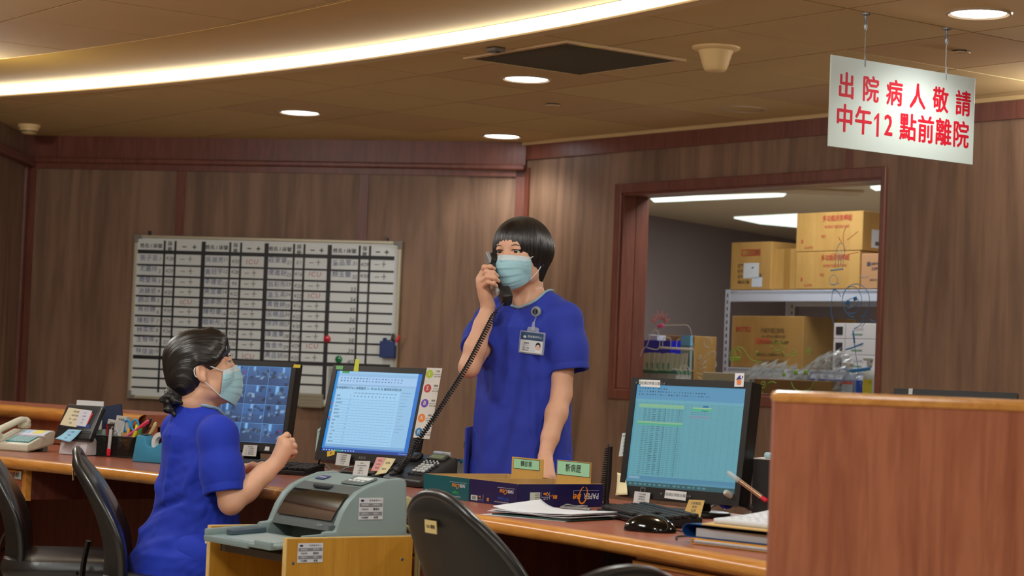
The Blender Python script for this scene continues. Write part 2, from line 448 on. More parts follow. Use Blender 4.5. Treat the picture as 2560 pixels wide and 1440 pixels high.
# walls out of view, behind and beside the viewer
b = MB(); b.box((1.7, -4.06, 1.2), (9.2, 0.12, 2.5)); struct(b.build('wall_rear', PLY))
b = MB(); b.box((6.13, -0.2, 1.2), (0.12, 7.8, 2.5)); struct(b.build('wall_side', PLY))
b = MB(); b.prism([(-3, 12), (0.05, 11.4), (2.2, 20), (8, 14), (7, -4.5), (-3, -4.5)], -0.1, 0.0)
struct(b.build('floor', mat('vinyl_floor', (196, 184, 166), 0.4, var=0.12, vs=5)))

# ------------------------------------------------------------------ store room behind the window
SW = mat('store_room_wall', (116, 102, 101), 0.7, var=0.05, vs=4)
SCL = mat('store_room_ceiling', (158, 140, 116), 0.8)
SZ = CEIL + 0.02
S0, S1, S2, S3, S4 = (-0.35, 12.2), (0.55, 15.3), (2.5, 18.3), (8.2, 14.5), (5.2, 7.0)
def wall_seg(name, a, c, m, t=0.1, h=2.45):
    a = Vector((*a, 0)); c = Vector((*c, 0)); d = (c - a).normalized(); n = Vector((-d.y, d.x, 0))
    q = MB(); L = (c - a).length; q.box((L / 2, t / 2, h / 2 - 0.03), (L + 0.1, t, h)); w = q.build(name, m); w.matrix_world = frame(a, d, n, Z); struct(w); return w
wall_seg('wall_store_side', S0, S1, SW); wall_seg('wall_store_far', S1, S2, SW); wall_seg('wall_store_rear', S2, S3, SW); wall_seg('wall_store_right', S3, S4, SW)
b = MB(); b.prism([tuple((WB + RN * 0.171 - RD * 0.25).xy), S0, S1, S2, S3, S4, tuple((WB + RN * 0.171 + RD * 7).xy)], SZ, SZ + 0.05); struct(b.build('ceiling_store', SCL))
# a dropped beam across the store room ceiling
b = MB()
pa, pb = Vector((0.2, 13.6, 0)), Vector((4.6, 10.6, 0)); d = (pb - pa).normalized(); n = Vector((-d.y, d.x, 0))
b.box((2.6, 0.1, SZ - 0.01), (5.4, 0.2, 0.02)); o = b.build('trim_5', mat('store_beam', (150, 134, 116), 0.8)); o.matrix_world = frame(pa, d, n, Z); struct(o)
# ------------------------------------------------------------------ things on the ceiling
LENS = mat('lamp_lens', (255, 255, 255), 0.5, emit=14, ecol=(240, 248, 255))
RIM = mat('lamp_rim', (176, 150, 118), 0.35, metal=0.2)
CREAM = mat('cream_plastic', (226, 190, 130), 0.5)
GREYM = mat('grey_metal', (150, 150, 150), 0.35, metal=0.8)
def make_downlight(lit=True, wide=False):
    t = thing('downlight', 'x', 'ceiling light', T((0, 0, CEIL)))
    b = MB(); b.lathe([(0.092, 0.004), (0.092, -0.001), (0.097, -0.006), (0.104, -0.005), (0.108, 0.001)], 40); b.build('rim', RIM, t, smooth=True)
    b = MB()
    if lit:
        b.lathe([(0.0005, -0.003), (0.05, -0.004), (0.085, -0.002), (0.092, 0.002)], 40); b.build('lens', LENS, t, smooth=True)
        la = bpy.data.lights.new('downlight_lamp', 'POINT' if wide else 'SPOT'); la.energy = WIDE_W if wide else DOWN_W; la.color = (0.97, 1.0, 0.985); la.shadow_soft_size = 0.08
        if not wide: la.spot_size = R(140); la.spot_blend = 0.6
        lo = bpy.data.objects.new('bulb', la); COL.objects.link(lo); lo.parent = t; lo.location = (0, 0, -0.05 if wide else -0.02)
    else:
        b.lathe([(0.091, 0.003), (0.086, 0.03), (0.075, 0.07), (0.045, 0.085), (0.0005, 0.085)], 40); b.build('reflector', mat('dull_reflector', (120, 112, 98), 0.3, metal=0.7), t, smooth=True)
    return t
d0 = make_downlight()
spots = [(750, 281, 'round downlight nearest the left end of the curved strip light'), (1316, 197, 'round downlight beside the ceiling air grille'),
         (1255, 340, 'round downlight closest to the corner where the two walls meet'), (2447, 33, 'large-looking round downlight above the hanging sign')]
for i, (px, py, lb) in enumerate(spots):
    m = Matrix.Translation(atz(px, py, CEIL))
    if i == 0: d0.matrix_world = m; d0['label'] = lb; d0['group'] = 'round downlights'
    else: dup(d0, m, lb, 'round downlights')
dw = make_downlight(True, True); tag(dw, 'added round downlight outside the picture', None, 'added downlights out of view')  # unseen downlights added to brighten the walls, whiteboard and people
for i, (x, y) in enumerate(((-2.45, 8.7), (-2.4, 6.7), (-1.5, 5.2), (0.45, 5.0), (2.7, 4.3), (2.3, 8.05), (-0.6, 2.0))):
    if i == 0: dw.matrix_world = T((x, y, CEIL))
    else: dup(dw, T((x, y, CEIL)), 'added round downlight outside the picture', 'added downlights out of view')
u = make_downlight(False); u.matrix_world = Matrix.Translation(atz(1855, 272, CEIL)); u['label'] = 'unlit round downlight near the top of the windowed wall'; u['group'] = 'round downlights'
# added square panel lights behind the viewer, for light from the front
pl0 = None
for x, y in ((-1.7, 3.6), (0.55, 1.2), (-1.2, -1.8)):
    m = T((x, y, CEIL), AT)
    if pl0 is None:
        pl0 = thing('added_panel_light', 'added square panel light behind the camera', 'ceiling light', m, 'added panel lights out of view')
        b = MB(); b.box((0, 0, -0.004), (0.62, 0.62, 0.012)); b.build('frame', RIM, pl0)
        b = MB(); b.quad(-0.28, -0.28, 0.28, 0.28, -0.0105); b.build('diffuser', mat('added_panel_diffuser', (255, 255, 255), 0.5, emit=6, ecol=(255, 250, 240)), pl0)
        la = bpy.data.lights.new('added_panel_lamp', 'AREA'); la.shape = 'SQUARE'; la.size = 0.55; la.energy = PANEL_W; la.color = (0.97, 1.0, 0.985)
        lo = bpy.data.objects.new('tube', la); COL.objects.link(lo); lo.parent = pl0; lo.location = (0, 0, -0.02)
    else: dup(pl0, m, 'added square panel light behind the camera', 'added panel lights out of view')

# air grille
vc = [atz(x, y, CEIL) for x, y in ((1175.8, 140.6), (1378, 102), (1698, 151), (1483.5, 183))]
vcen = sum(vc, Vector()) / 4
vx = ((vc[2] - vc[1]) + (vc[3] - vc[0])).length / 2; vy = ((vc[0] - vc[1]) + (vc[3] - vc[2])).length / 2
t = thing('air_grille', 'dark slatted air conditioning grille set in the ceiling', 'air vent', T(vcen, AT))
b = MB(); q = 0.022
b.box((0, vy / 2 + q / 2, -0.003), (vx + 2 * q, q, 0.012)); b.box((0, -vy / 2 - q / 2, -0.003), (vx + 2 * q, q, 0.012)); b.box((vx / 2 + q / 2, 0, -0.003), (q, vy, 0.012)); b.box((-vx / 2 - q / 2, 0, -0.003), (q, vy, 0.012))
b.build('frame', TILE2, t)
b = MB(); b.quad(-vx / 2, -vy / 2, vx / 2, vy / 2, -0.0003); b.build('backing', mat('grille_dark', (38, 36, 26), 0.8), t)
b = MB(); n = 34
for i in range(n): b.box((0, -vy / 2 + vy * (i + 0.5) / n, -0.004), (vx, vy / n * 0.42, 0.006))
b.build('slats', mat('grille_slat', (92, 84, 60), 0.5), t)
b = MB(); b.box((vx / 2 + 0.012, -0.18, -0.0098), (0.012, 0.08, 0.001)); b.build('yellow_tape', mat('yellow_tape', (220, 200, 70), 0.5), t)
t = thing('ceiling_sensor', 'small dark sensor beside the air grille', 'sensor', T(atz(1240, 119, CEIL), AT))
b = MB(); b.box((0, 0, -0.008), (0.06, 0.05, 0.018), bev=0.004); b.build('housing', mat('sensor_brown', (98, 84, 62), 0.5), t)
b = MB(); b.box((0, 0, -0.018), (0.03, 0.02, 0.004)); b.build('lens', black(), t)

# smoke detector, sounder, sprinkler plates
t = thing('smoke_detector', 'round cream smoke detector at the corner of the ceiling', 'smoke detector', Matrix.Translation(atz(73, 312, CEIL)))
b = MB(); b.lathe([(0.06, 0.001), (0.06, -0.012), (0.055, -0.02), (0.0005, -0.02)], 36); b.build('base', CREAM, t, smooth=True)
b = MB(); b.lathe([(0.05, -0.019), (0.05, -0.032), (0.046, -0.034), (0.046, -0.037), (0.043, -0.039), (0.043, -0.042), (0.03, -0.05), (0.0005, -0.051)], 36); b.build('cap', CREAM, t, smooth=True, ang=30)
b = MB(); b.lathe([(0.0462, -0.0335), (0.0462, -0.0375)], 36); b.lathe([(0.0435, -0.0395), (0.0435, -0.0415)], 36); b.build('slots', black(), t, recalc=False)
t = thing('ceiling_speaker', 'cone shaped yellowish speaker hanging from the ceiling', 'ceiling speaker', Matrix.Translation(atz(1790, 118, CEIL)))
b = MB(); b.lathe([(0.088, 0.001), (0.088, -0.006), (0.078, -0.012), (0.066, -0.014)], 40); b.build('flange', CREAM, t, smooth=True)
b = MB(); b.lathe([(0.066, -0.012), (0.058, -0.03), (0.046, -0.07), (0.04, -0.083), (0.034, -0.088), (0.0005, -0.088)], 40); b.build('cone', CREAM, t, smooth=True)
for px, py, lb in ((1382, 260, 'small round plate on the ceiling past the lit downlight'), (2402, 127, 'small round plate on the ceiling behind the hanging sign')):
    t = thing('sprinkler_cover', lb, 'sprinkler cover', Matrix.Translation(atz(px, py, CEIL)), 'concealed sprinkler covers')
    b = MB(); b.lathe([(0.0005, -0.011), (0.033, -0.01), (0.034, -0.006), (0.0005, -0.006)], 30); b.build('plate', TILE2, t, smooth=True)
    b = MB(); b.lathe([(0.026, -0.006), (0.026, 0.001)], 24); b.build('collar', black(), t, smooth=True)

# hanging sign
h0, h1 = atz(2165, 34, CEIL), atz(2367, 71, CEIL)
sd = (h1 - h0); sd.z = 0; sd.normalize(); sn = Vector((sd.y, -sd.x, 0))      # faces the viewer
def son(px, py): p = onpl(px, py, h0, sn); return (p - h0).dot(sd), p.z
cs = [son(*q) for q in ((2080, 127), (2438, 205), (2067, 355), (2429, 422))]
sx0 = (cs[0][0] + cs[2][0]) / 2; sx1 = (cs[1][0] + cs[3][0]) / 2; sz1 = (cs[0][1] + cs[1][1]) / 2; sz0 = (cs[2][1] + cs[3][1]) / 2
SWD, SHT = sx1 - sx0, sz1 - sz0
m = frame(h0 + sd * (sx0 + sx1) / 2 + Z * ((sz0 + sz1) / 2 - h0.z), sd, -sn, Z)
t = thing('hanging_sign', 'white sign with red Chinese lettering hung from the ceiling on two wires', 'sign', m)
b = MB(); b.box((0, 0, 0), (SWD, 0.006, SHT), bev=0.0015); b.build('board', mat('sign_white', (206, 214, 204), 0.35), t)
b = MB(); X = T((0, -0.0035, 0), 0, R(90)); SR = mat('sign_red', (205, 24, 44), 0.45)
def sign_row(txt, xs, y, sz, sx):
    for x, ch in zip(xs, txt):
        if ch == '1':
            h = SHT * sz * 0.4; w = h * 0.13; b.prism([(-w, -h), (w, -h), (w, h), (-w * 0.2, h), (-w * 3.4, h * 0.55), (-w * 3.4, h * 0.3), (-w, h * 0.62)], 0, 0.0004, X @ T((SWD * x + w, y, 0)))
            continue
        for dx, dy in ((-0.0022, 0), (0.0022, 0), (0, 0.0016), (0, -0.0016)): b.text(ch, SHT * sz, X @ T((SWD * x + dx, y + dy, 0.0002 * (dx + dy) / 0.004)), sx=sx)
sign_row('出院病人敬請', [-0.395 + 0.162 * i for i in range(6)], SHT * 0.165, 0.305, 0.86)
sign_row('中午12點前離院', [-0.4, -0.275, -0.185, -0.105, 0.03, 0.155, 0.28, 0.405], -SHT * 0.195, 0.325, 0.84)
b.build('lettering', SR, t, recalc=False)
for hp in (h0, h1):
    x = (hp - h0).dot(sd) - (sx0 + sx1) / 2; zt = CEIL - ((sz0 + sz1) / 2)
    b = MB(); b.tube([(x, 0, zt), (x, 0, SHT / 2 - 0.012), (x, 0.006, SHT / 2 - 0.02), (x, -0.006, SHT / 2 - 0.022), (x, -0.004, SHT / 2 + 0.01), (x, 0, SHT / 2 + 0.03)], 0.0011, 6); w = b.build('wire', GREYM, t)
    b = MB(); b.lathe([(0.016, 0.001), (0.016, -0.004), (0.005, -0.008), (0.005, -0.03), (0.006, -0.034), (0.006, -0.042), (0.003, -0.055), (0.0005, -0.056)], 16, T((x, 0, zt))); b.build('hanger', GREYM, w, smooth=True)
# ------------------------------------------------------------------ whiteboard on the back wall
def wb(px, py, off=0.02):
    p = onpl(px, py, WA - BN * off, BN); return ((p - WA).dot(BD), p.z)
c4 = [wb(343, 592), wb(1003, 606), wb(321, 996), wb(983, 1016)]
bx0 = (c4[0][0] + c4[2][0]) / 2; bx1 = (c4[1][0] + c4[3][0]) / 2; bz1 = (c4[0][1] + c4[1][1]) / 2; bz0 = (c4[2][1] + c4[3][1]) / 2
BW, BH = bx1 - bx0, bz1 - bz0; bcx, bcz = (bx0 + bx1) / 2, (bz0 + bz1) / 2
mB = FB @ frame((bcx, -0.02, bcz), Vector((1, 0, 0)), Vector((0, 0, 1)), Vector((0, -1, 0)))      # local x right, y up, z towards the room
board = thing('whiteboard', 'large whiteboard with a black taped grid of handwritten names and dates', 'whiteboard', mB)
def bl(cx, cy):     # from a crop of the photo to board coordinates
    x, z = wb(320 + cx / 3.13, 570 + cy / 3.13); return x - bcx, z - bcz
b = MB(); b.box((0, 0, -0.005), (BW, BH, 0.012)); b.build('panel', mat('board_white', (222, 226, 222), 0.3), board)
b = MB(); f = 0.016
for x in (-BW / 2, BW / 2): b.box((x, 0, 0), (f, BH + f, 0.022), bev=0.003)
for y in (-BH / 2, BH / 2): b.box((0, y, 0), (BW + f, f, 0.022), bev=0.003)
b.build('frame', mat('board_frame', (186, 176, 150), 0.4, metal=0.3), board)
for sx in (-1, 1):
    for sy in (-1, 1):
        b = MB(); b.prism([(-0.01, -0.01), (0.035, -0.01), (0.035, 0.012), (0.012, 0.012), (0.012, 0.035), (-0.01, 0.035)], -0.012, 0.014, T((sx * BW / 2, sy * BH / 2, 0)) @ Matrix.Diagonal((-sx, -sy, 1, 1)), bev=0.003)
        b.build('corner_cap', mat('corner_grey', (128, 122, 108), 0.5), board)
vx = [(287, 250, 0), (370, 336, 0), (592, 555, 1), (800, 765, 0), (885, 850, 0), (1085, 1050, 1), (1300, 1265, 0), (1383, 1345, 0), (1580, 1545, 1), (1815, 1780, 0), (1895, 1862, 0)]
VX = [((bl(a, 140)[0] + bl(c, 1000)[0]) / 2, w) for a, c, w in vx]
hy = [(183, 238, 1), (290, 340, 0), (375, 432, 0), (455, 512, 0), (535, 590, 0), (612, 668, 0), (690, 748, 0), (770, 828, 0), (848, 910, 0), (930, 993, 0), (1015, 1080, 1), (1098, None, 0), (1170, None, 0), (1245, None, 0)]
HY = []
for l, r, w in hy:
    HY.append(((bl(75, l)[1] + (bl(2105, r)[1] if r else bl(75, l)[1])) / 2, w))
xl, xr = -BW / 2 + 0.012, BW / 2 - 0.03
top = BH / 2 - 0.02; bot = -BH / 2 + 0.03
b = MB()
for x, w in VX: b.box((x, (top + bot) / 2, 0.0013), (0.024 if w else 0.012, top - bot, 0.0008))
for i, (y, w) in enumerate(HY):
    r = xr if i <= 10 else VX[8][0]
    b.box(((xl + r) / 2, y, 0.0018), (r - xl, 0.021 if w else 0.01, 0.0008))
b.build('grid_tape', mat('grid_tape', (26, 27, 28), 0.5), board)
hd, wr, nm, rd = MB(), MB(), MB(), MB()
edges = [xl] + [x for x, w in VX] + [xr]
rows = [top] + [y for y, w in HY]
hy0 = (rows[0] + rows[1]) / 2
rng = random.Random(3)
names = ['張子芸', '尤麗玲', '簡瑩珠', '洪錦宏', '趙正義', '吳芬婷', '陳柏宇', '林奕宏', '王智偉', '林佳渝', '吳淑芳', '黃冠宇', '李建宏', '黃宜蓁', '游承恩', '鍾柏睿', '關新彤', '陳怡君', '吳宗憲', '許文彬',
         '莊家豪', '連進財', '翁彩彤', '溫玉英', '黃雅婷', '巫曉品', '徐詩涵', '陳進東', '詹金水', '黃品妍', '童品萱', '顏玉蘭']
dates = '4/28 4/29 4/26 4/20 5/1 4/30 4/29 4/24 5/2 5/1 4/30 4/28 4/6 4/22 4/28 4/30 4/26 4/29 4/30 4/1 5/1 4/16 4/20 4/22 4/16 4/25 4/30 4/18 4/29 4/25 4/29 4/30'.split()
icu = {5, 11, 20, 22, 24, 29}
for g in range(4):
    a, c, d, e = edges[g * 3], edges[g * 3 + 1], edges[g * 3 + 2], edges[g * 3 + 3]
    [hd.text('姓名 / 床號', 0.027, T(((a + c) / 2 + q, hy0, 0.002))) for q in (-0.0007, 0.0007)]
    for k, ch in enumerate('採檢'): [hd.text(ch, 0.026, T(((c + d) / 2 + q, hy0 + 0.015 - 0.03 * k, 0.002))) for q in (-0.0007, 0.0007)]
    hd.box((d + (e - d) * 0.32, hy0, 0.002), (0.024, 0.0055, 0.0004)); hd.box((d + (e - d) * 0.68, hy0, 0.002), (0.024, 0.0055, 0.0004)); hd.box((d + (e - d) * 0.68, hy0, 0.002), (0.0055, 0.024, 0.0004))
    for r in range(10):
        k = g * 10 + r; y = (rows[r + 1] + rows[r + 2]) / 2
        rt = lambda s=0.06: rng.uniform(-s, s)
        if k < 32:
            nm.text(names[k], 0.034, T((a + 0.008 + (c - a) * 0.38, y + 0.004 + rt(0.006), 0.002), rt()), space=1.12)
            wr.text(str(k + 1), 0.028, T((c - 0.024, y + rt(0.006), 0.002), rt()), shear=0.15)
            wr.text(dates[k], 0.029, T(((c + d) / 2, y + rt(0.005), 0.002), rt() - 0.08), shear=0.2, sx=0.85)
            if k + 1 in icu: rd.text('ICU', 0.038, T((d + (e - d) * 0.45, y + rt(0.006), 0.002), rt()), shear=0.1, space=1.2)
            else:
                o = rt(0.006)
                wr.box((d + (e - d) * 0.3 + o, y, 0.002), (0.026, 0.003, 0.0003), T((0, 0, 0)))
                wr.box((d + (e - d) * 0.58 + o, y + 0.003, 0.002), (0.026, 0.003, 0.0003)); wr.box((d + (e - d) * 0.58 + o, y + 0.003, 0.002), (0.003, 0.034, 0.0003))
        else: wr.text(str(k + 1), 0.034, T((c - 0.03, y - 0.014, 0.002), rt()), shear=0.2)
hd.build('heading_lettering', ink(), board, recalc=False)
wr.build('black_marker_lettering', mat('marker_black', (62, 62, 68), 0.6), board, recalc=False)
nm.build('blue_marker_lettering', mat('marker_blue', (72, 84, 138), 0.6), board, recalc=False)
rd.build('red_marker_lettering', mat('marker_red', (190, 96, 100), 0.6), board, recalc=False)
# paper strip and eraser tray low on the board
x0 = VX[8][0] + 0.014
b = MB(); b.box((x0 + 0.05, (HY[10][0] - 0.012 + bot) / 2, 0.0025), (0.09, HY[10][0] - 0.012 - bot, 0.0006)); 
st = b.build('notice_strip', mat('grey_paper', (176, 176, 170), 0.7), board)
b = MB()
for k in range(9): b.text('防疫注意事項'[k % 6], 0.03, T((x0 + 0.03, HY[10][0] - 0.04 - k * 0.024, 0.0032)), sx=1.0)
b.build('print', mat('print_grey', (90, 90, 90), 0.7), st, recalc=False)
xa, xb = bl(1350, 1300)[0], bl(1535, 1300)[0]; yb = bl(1440, 1352)[1]
b = MB(); b.box(((xa + xb) / 2, yb, 0.02), (xb - xa, 0.075, 0.036), bev=0.006)
for k in range(4): b.box(((xa + xb) / 2, yb - 0.028 + 0.018 * k, 0.0385), (xb - xa - 0.01, 0.006, 0.004))
o = b.build('eraser_tray', mat('tray_grey', (150, 140, 116), 0.5)); o.matrix_world = mB; tag(o, 'ribbed grey eraser tray low on the whiteboard', 'eraser tray')
# wall hooks above the board
for px, py, lb in ((374, 586, 'small dark hook over the top left of the whiteboard'), (967, 602, 'small dark hook over the top right of the whiteboard')):
    x, z = wb(px, py, 0.005)
    t = thing('wall_hook', lb, 'hook', FB @ T((x, 0, z)), 'hooks holding the whiteboard')
    b = MB(); b.box((0, -0.003, 0.004), (0.018, 0.006, 0.03), bev=0.002); b.build('plate', black(), t)
    b = MB(); b.tube([(0, -0.004, 0.01), (0, -0.02, 0.008), (0, -0.026, -0.004), (0, -0.022, -0.012)], 0.003, 8); b.build('prong', GREYM, t, smooth=True)
# magnets
for px, py, c, lb in ((817, 847, (200, 22, 44), 'round red magnet on a thick grid line of the whiteboard'), (846, 898, (10, 120, 66), 'round green magnet near the bottom of the whiteboard')):
    x, z = wb(px, py, 0.03)
    b = MB(); b.lathe([(0.0005, 0.012), (0.012, 0.0115), (0.018, 0.008), (0.02, 0.003), (0.02, 0.0), (0.0005, 0.0)], 32)
    o = b.build('magnet', mat('magnet_%d' % c[0], c, 0.15, coat=0.5), smooth=True); o.matrix_world = mB @ T((x - bcx, z - bcz, 0.0022)); tag(o, lb, 'magnet', 'round magnets on the whiteboard')
# pen holder with two markers
x, z = wb(969, 872, 0.06); px0, pz0 = x - bcx, z - bcz
t = thing('marker_holder', 'blue plastic pen holder stuck to the right edge of the whiteboard', 'pen holder', mB @ T((px0, pz0, 0.0025)))
b = MB(); s = mat('holder_blue', (26, 52, 112), 0.35); wv, hv, dv = 0.082, 0.096, 0.05
b.box((0, 0, 0.0015), (wv, hv, 0.003)); b.box((0, -hv / 2 + 0.002, dv / 2), (wv, 0.004, dv)); b.box((-wv / 2 + 0.0015, -0.004, dv / 2), (0.003, hv - 0.008, dv)); b.box((wv / 2 - 0.0015, -0.004, dv / 2), (0.003, hv - 0.008, dv)); b.box((0, -0.004, dv - 0.0015), (wv, hv - 0.008, 0.003), bev=0.001); b.box((-0.028, hv / 2 + 0.004, 0.003), (0.02, 0.014, 0.006), bev=0.002)
b.build('holder', s, t)
for k, (dx, dz, c, lb, tilt) in enumerate(((0.006, 0.028, (24, 24, 28), 'marker with a black cap in the blue holder on the whiteboard', -0.18), (0.022, 0.03, (205, 30, 40), 'marker with a red cap in the blue holder on the whiteboard', -0.42))):
    u = thing('marker_pen', lb, 'marker pen', mB @ T((px0 + dx * 0.4, pz0 - 0.04, 0.028)) @ Matrix.Rotation(tilt, 4, 'Z'), 'markers in the whiteboard holder')
    b = MB(); b.cyl((0, 0, 0), (0, 0.085, 0), 0.0075, n=14); b.build('barrel', mat('marker_white', (220, 220, 218), 0.35), u, smooth=True)
    b = MB(); b.tube([(0, 0.084, 0), (0, 0.12, 0), (0, 0.124, 0)], [0.0085, 0.008, 0.006], 14); b.build('cap', mat('cap_%d' % c[0], c, 0.3), u, smooth=True)
# ------------------------------------------------------------------ reception desk
DZ = 0.77
KS = 0.9       # the desk is read at this share of the distance first estimated
def zz(z): return HC - (HC - z) * KS
fp = [(-1.915, 8.0), (-1.51, 7.64), (-1.405, 7.51), (-1.187, 7.19), (-.385, 6.262), (-.276, 6.179), (-.085, 5.907), (.046, 5.634), (.197, 5.376), (.261, 5.226), (.431, 5.055), (.588, 4.651)]
fp = [(x * KS, y * KS) for x, y in fp]
_s = np.array([Vector((x, y, 0)).dot(DX) for x, y in fp]); _w = np.array([Vector((x, y, 0)).dot(DN) for x, y in fp])
_c = np.polyfit(_s, _w, 2)
def fw(s): return float(np.polyval(_c, s))
def dk(s, w, z=0.0):      # desk coordinates: s along, w beyond the front edge of the laminate
    ww = fw(s) + w; return DX * s + DN * ww + Z * z
SA, SE = -7.8, -2.75
NS = 48
SS = [SA + (SE - SA) * i / NS for i in range(NS + 1)]
DEPTH = 0.80
worktop = thing('desk_worktop', 'long curved red laminate worktop with a rounded honey wood front edge', 'desk', Matrix.Translation((0, 0, 0)))
b = MB(); ring = [(dk(s, 0).x, dk(s, 0).y) for s in SS] + [(dk(s, DEPTH).x, dk(s, DEPTH).y) for s in SS[::-1]]
n = len(ring)
b.prism(ring, DZ - 0.036, DZ); b.build('top', LAM, worktop)
b = MB()
prof = [(0.0, 0.0), (-0.012, -0.0015), (-0.022, -0.006), (-0.028, -0.014), (-0.028, -0.026), (-0.022, -0.034), (-0.012, -0.038), (0.0, -0.039)]
b.grid(lambda u, v: tuple(dk(SA + (SE - SA) * u, prof[int(round(v * 7))][0], DZ + 0.0005 + prof[int(round(v * 7))][1])), NS, 7)
b.build('front_edge', NOSE, worktop, smooth=True, ang=60)
b = MB(); b.grid(lambda u, v: tuple(dk(SA + (SE - SA) * u, DEPTH + 0.002, DZ - 0.036 * v)), NS, 1); b.build('rear_edge', NOSE, worktop)
# modesty panel under the rear of the worktop and legs at both ends
b = MB()
b.grid(lambda u, v: tuple(dk(SA + (SE - SA) * u, 0.62, 0.0 + (DZ - 0.037) * v)), NS, 1); b.grid(lambda u, v: tuple(dk(SA + (SE - SA) * u, 0.64, 0.0 + (DZ - 0.037) * v)), NS, 1)
b.build('modesty_panel', DARKW, worktop)
for s in (SA + 0.02, SE - 0.02):
    p = dk(s, 0.36); b = MB(); b.box((0, 0, (DZ - 0.037) / 2), (0.03, 0.5, DZ - 0.037), T((p.x, p.y, 0), ADX)); b.build('end_panel', DARKW, worktop)

# raised ledge behind the left part
LZ = 0.91
lp = [(-2.7, 9.98), (-2.34, 9.62), (-1.955, 9.2), (-1.658, 8.95), (-1.5, 8.78)]
lp = [(x * KS, y * KS) for x, y in lp]
lp[0] = (-2.7, 9.24)
lpv = cat_rom([(x, y, 0) for x, y in lp], 4)
def loff(i, w):
    d = (lpv[min(i + 1, len(lpv) - 1)] - lpv[max(i - 1, 0)]).normalized(); return lpv[i] + Vector((-d.y, d.x, 0)) * w
nl = len(lpv)
ledge = thing('counter_ledge', 'raised counter ledge with a honey wood edge behind the left part of the desk', 'counter', Matrix.Identity(4))
b = MB(); b.prism([tuple(loff(i, 0).xy) for i in range(nl)] + [tuple(loff(i, 0.34).xy) for i in range(nl)][::-1], LZ - 0.045, LZ); b.build('top', LAM, ledge)
pr = [(0.0, 0.0), (-0.016, -0.002), (-0.03, -0.01), (-0.034, -0.022), (-0.032, -0.036), (-0.02, -0.046), (0, -0.05)]
b = MB(); b.grid(lambda u, v: tuple(loff(int(round(u * (nl - 1))), pr[int(round(v * 6))][0]) + Z * (LZ + 0.0005 + pr[int(round(v * 6))][1])), nl - 1, 6); b.build('front_edge', NOSE, ledge, smooth=True, ang=60)
b = MB()
for w in (0.03, 0.31): b.prism([tuple(loff(i, w).xy) for i in range(nl)] + [tuple(loff(i, w + 0.02).xy) for i in range(nl)][::-1], 0.0 if w > 0.1 else DZ + 0.001, LZ - 0.046)
b.build('riser', LAMV, ledge)

# drawer units
def slab(s0, s1, w0, w1, z0, z1, b, n=6, mi=0):
    ring = [tuple(dk(s0 + (s1 - s0) * i / n, w0).xy) for i in range(n + 1)] + [tuple(dk(s0 + (s1 - s0) * i / n, w1).xy) for i in range(n, -1, -1)]
    b.prism(ring, z0, z1, mi=mi)
def s_at(px, py, z): return atz(px, py, z).dot(DX)
def drawer_unit(s0, s1, z0, name, label, strips, faces, right_trim=0.022):
    t = thing(name, label, 'drawer unit', Matrix.Identity(4))
    b = MB(); zt = DZ - 0.04
    slab(s0, s1, 0.03, 0.5, z0 + 0.004, zt, b); b.build('carcass', DARKW, t)
    b = MB(); slab(s0, s1, 0.012, 0.03, z0, z0 + 0.012, b); slab(s1 - right_trim, s1, 0.01, 0.03, z0 + 0.012, zt, b, 1); slab(s0, s1, 0.02, 0.03, zt - 0.008, zt, b); b.build('edge_strip', NOSE, t)
    for z_0, z_1 in faces:
        b = MB(); slab(s0 + 0.004, s1 - right_trim - 0.003, 0.012, 0.03, z_0, z_1, b); d = b.build('drawer', LAM, t)
        b = MB(); slab(s0 + 0.004, s1 - right_trim - 0.003, 0.006, 0.016, z_1 - 0.004, z_1 + 0.003, b); b.build('finger_rail', NOSE, d)
    for s, z, w, h, txt, c, arrow in strips:
        p = dk(s, 0.0095, z); b = MB(); m = frame(p, DX, Z, -DN)
        pts = [(-w / 2, -h / 2 * 0.6), (-w / 2 + 0.012, -h / 2), (w / 2, -h / 2), (w / 2, h / 2), (-w / 2 + 0.012, h / 2), (-w / 2, h / 2 * 0.6)] if arrow else [(-w / 2, -h / 2), (w / 2, -h / 2), (w / 2, h / 2), (-w / 2, h / 2)]
        b.prism(pts, 0, 0.0008, m, 0)
        b.text(txt, h * 0.62, m @ T((0.002, 0, 0.0013)), mi=1, bold=0.012)
        b.build('label_strip', [c, ink()], t, recalc=False)
    return t
PALEB = mat('pale_blue_label', (176, 212, 220), 0.5); PALEG = mat('pale_grey_label', (200, 214, 214), 0.5)
ul1 = s_at(222, 1180, zz(0.68))
drawer_unit(ul1 - 1.0, ul1, zz(0.572), 'drawer_unit', 'shallow red drawer unit under the left end of the desk', [(ul1 - 0.055, zz(0.665), 0.077, 0.027, '新病歷', PALEG, False)], [(zz(0.586), zz(0.678))])
pr0, pr1 = s_at(1175, 1300, zz(0.68)), s_at(1303, 1318, zz(0.68))
drawer_unit(s_at(905, 1280, zz(0.68)), pr0 - 0.004, zz(0.568), 'drawer_unit', 'shallow red drawer unit behind the printer stand', [(s_at(1014, 1300, zz(0.65)), zz(0.648), 0.045, 0.032, ' ', PALEB, False)], [(zz(0.582), zz(0.678))], 0.004)
sl = s_at(1258, 1350, zz(0.66))
drawer_unit(pr0, pr1, 0.06, 'drawer_unit', 'tall red drawer pedestal with two pale blue labels behind the front chair', [(sl, zz(0.664), 0.058, 0.03, '血糖機', PALEB, True), (sl, zz(0.626), 0.058, 0.03, '吹風機', PALEB, True)],
            [(zz(0.588), zz(0.678)), (0.36, zz(0.578)), (0.075, 0.35)])
rs0 = s_at(1768, 1410, zz(0.66))
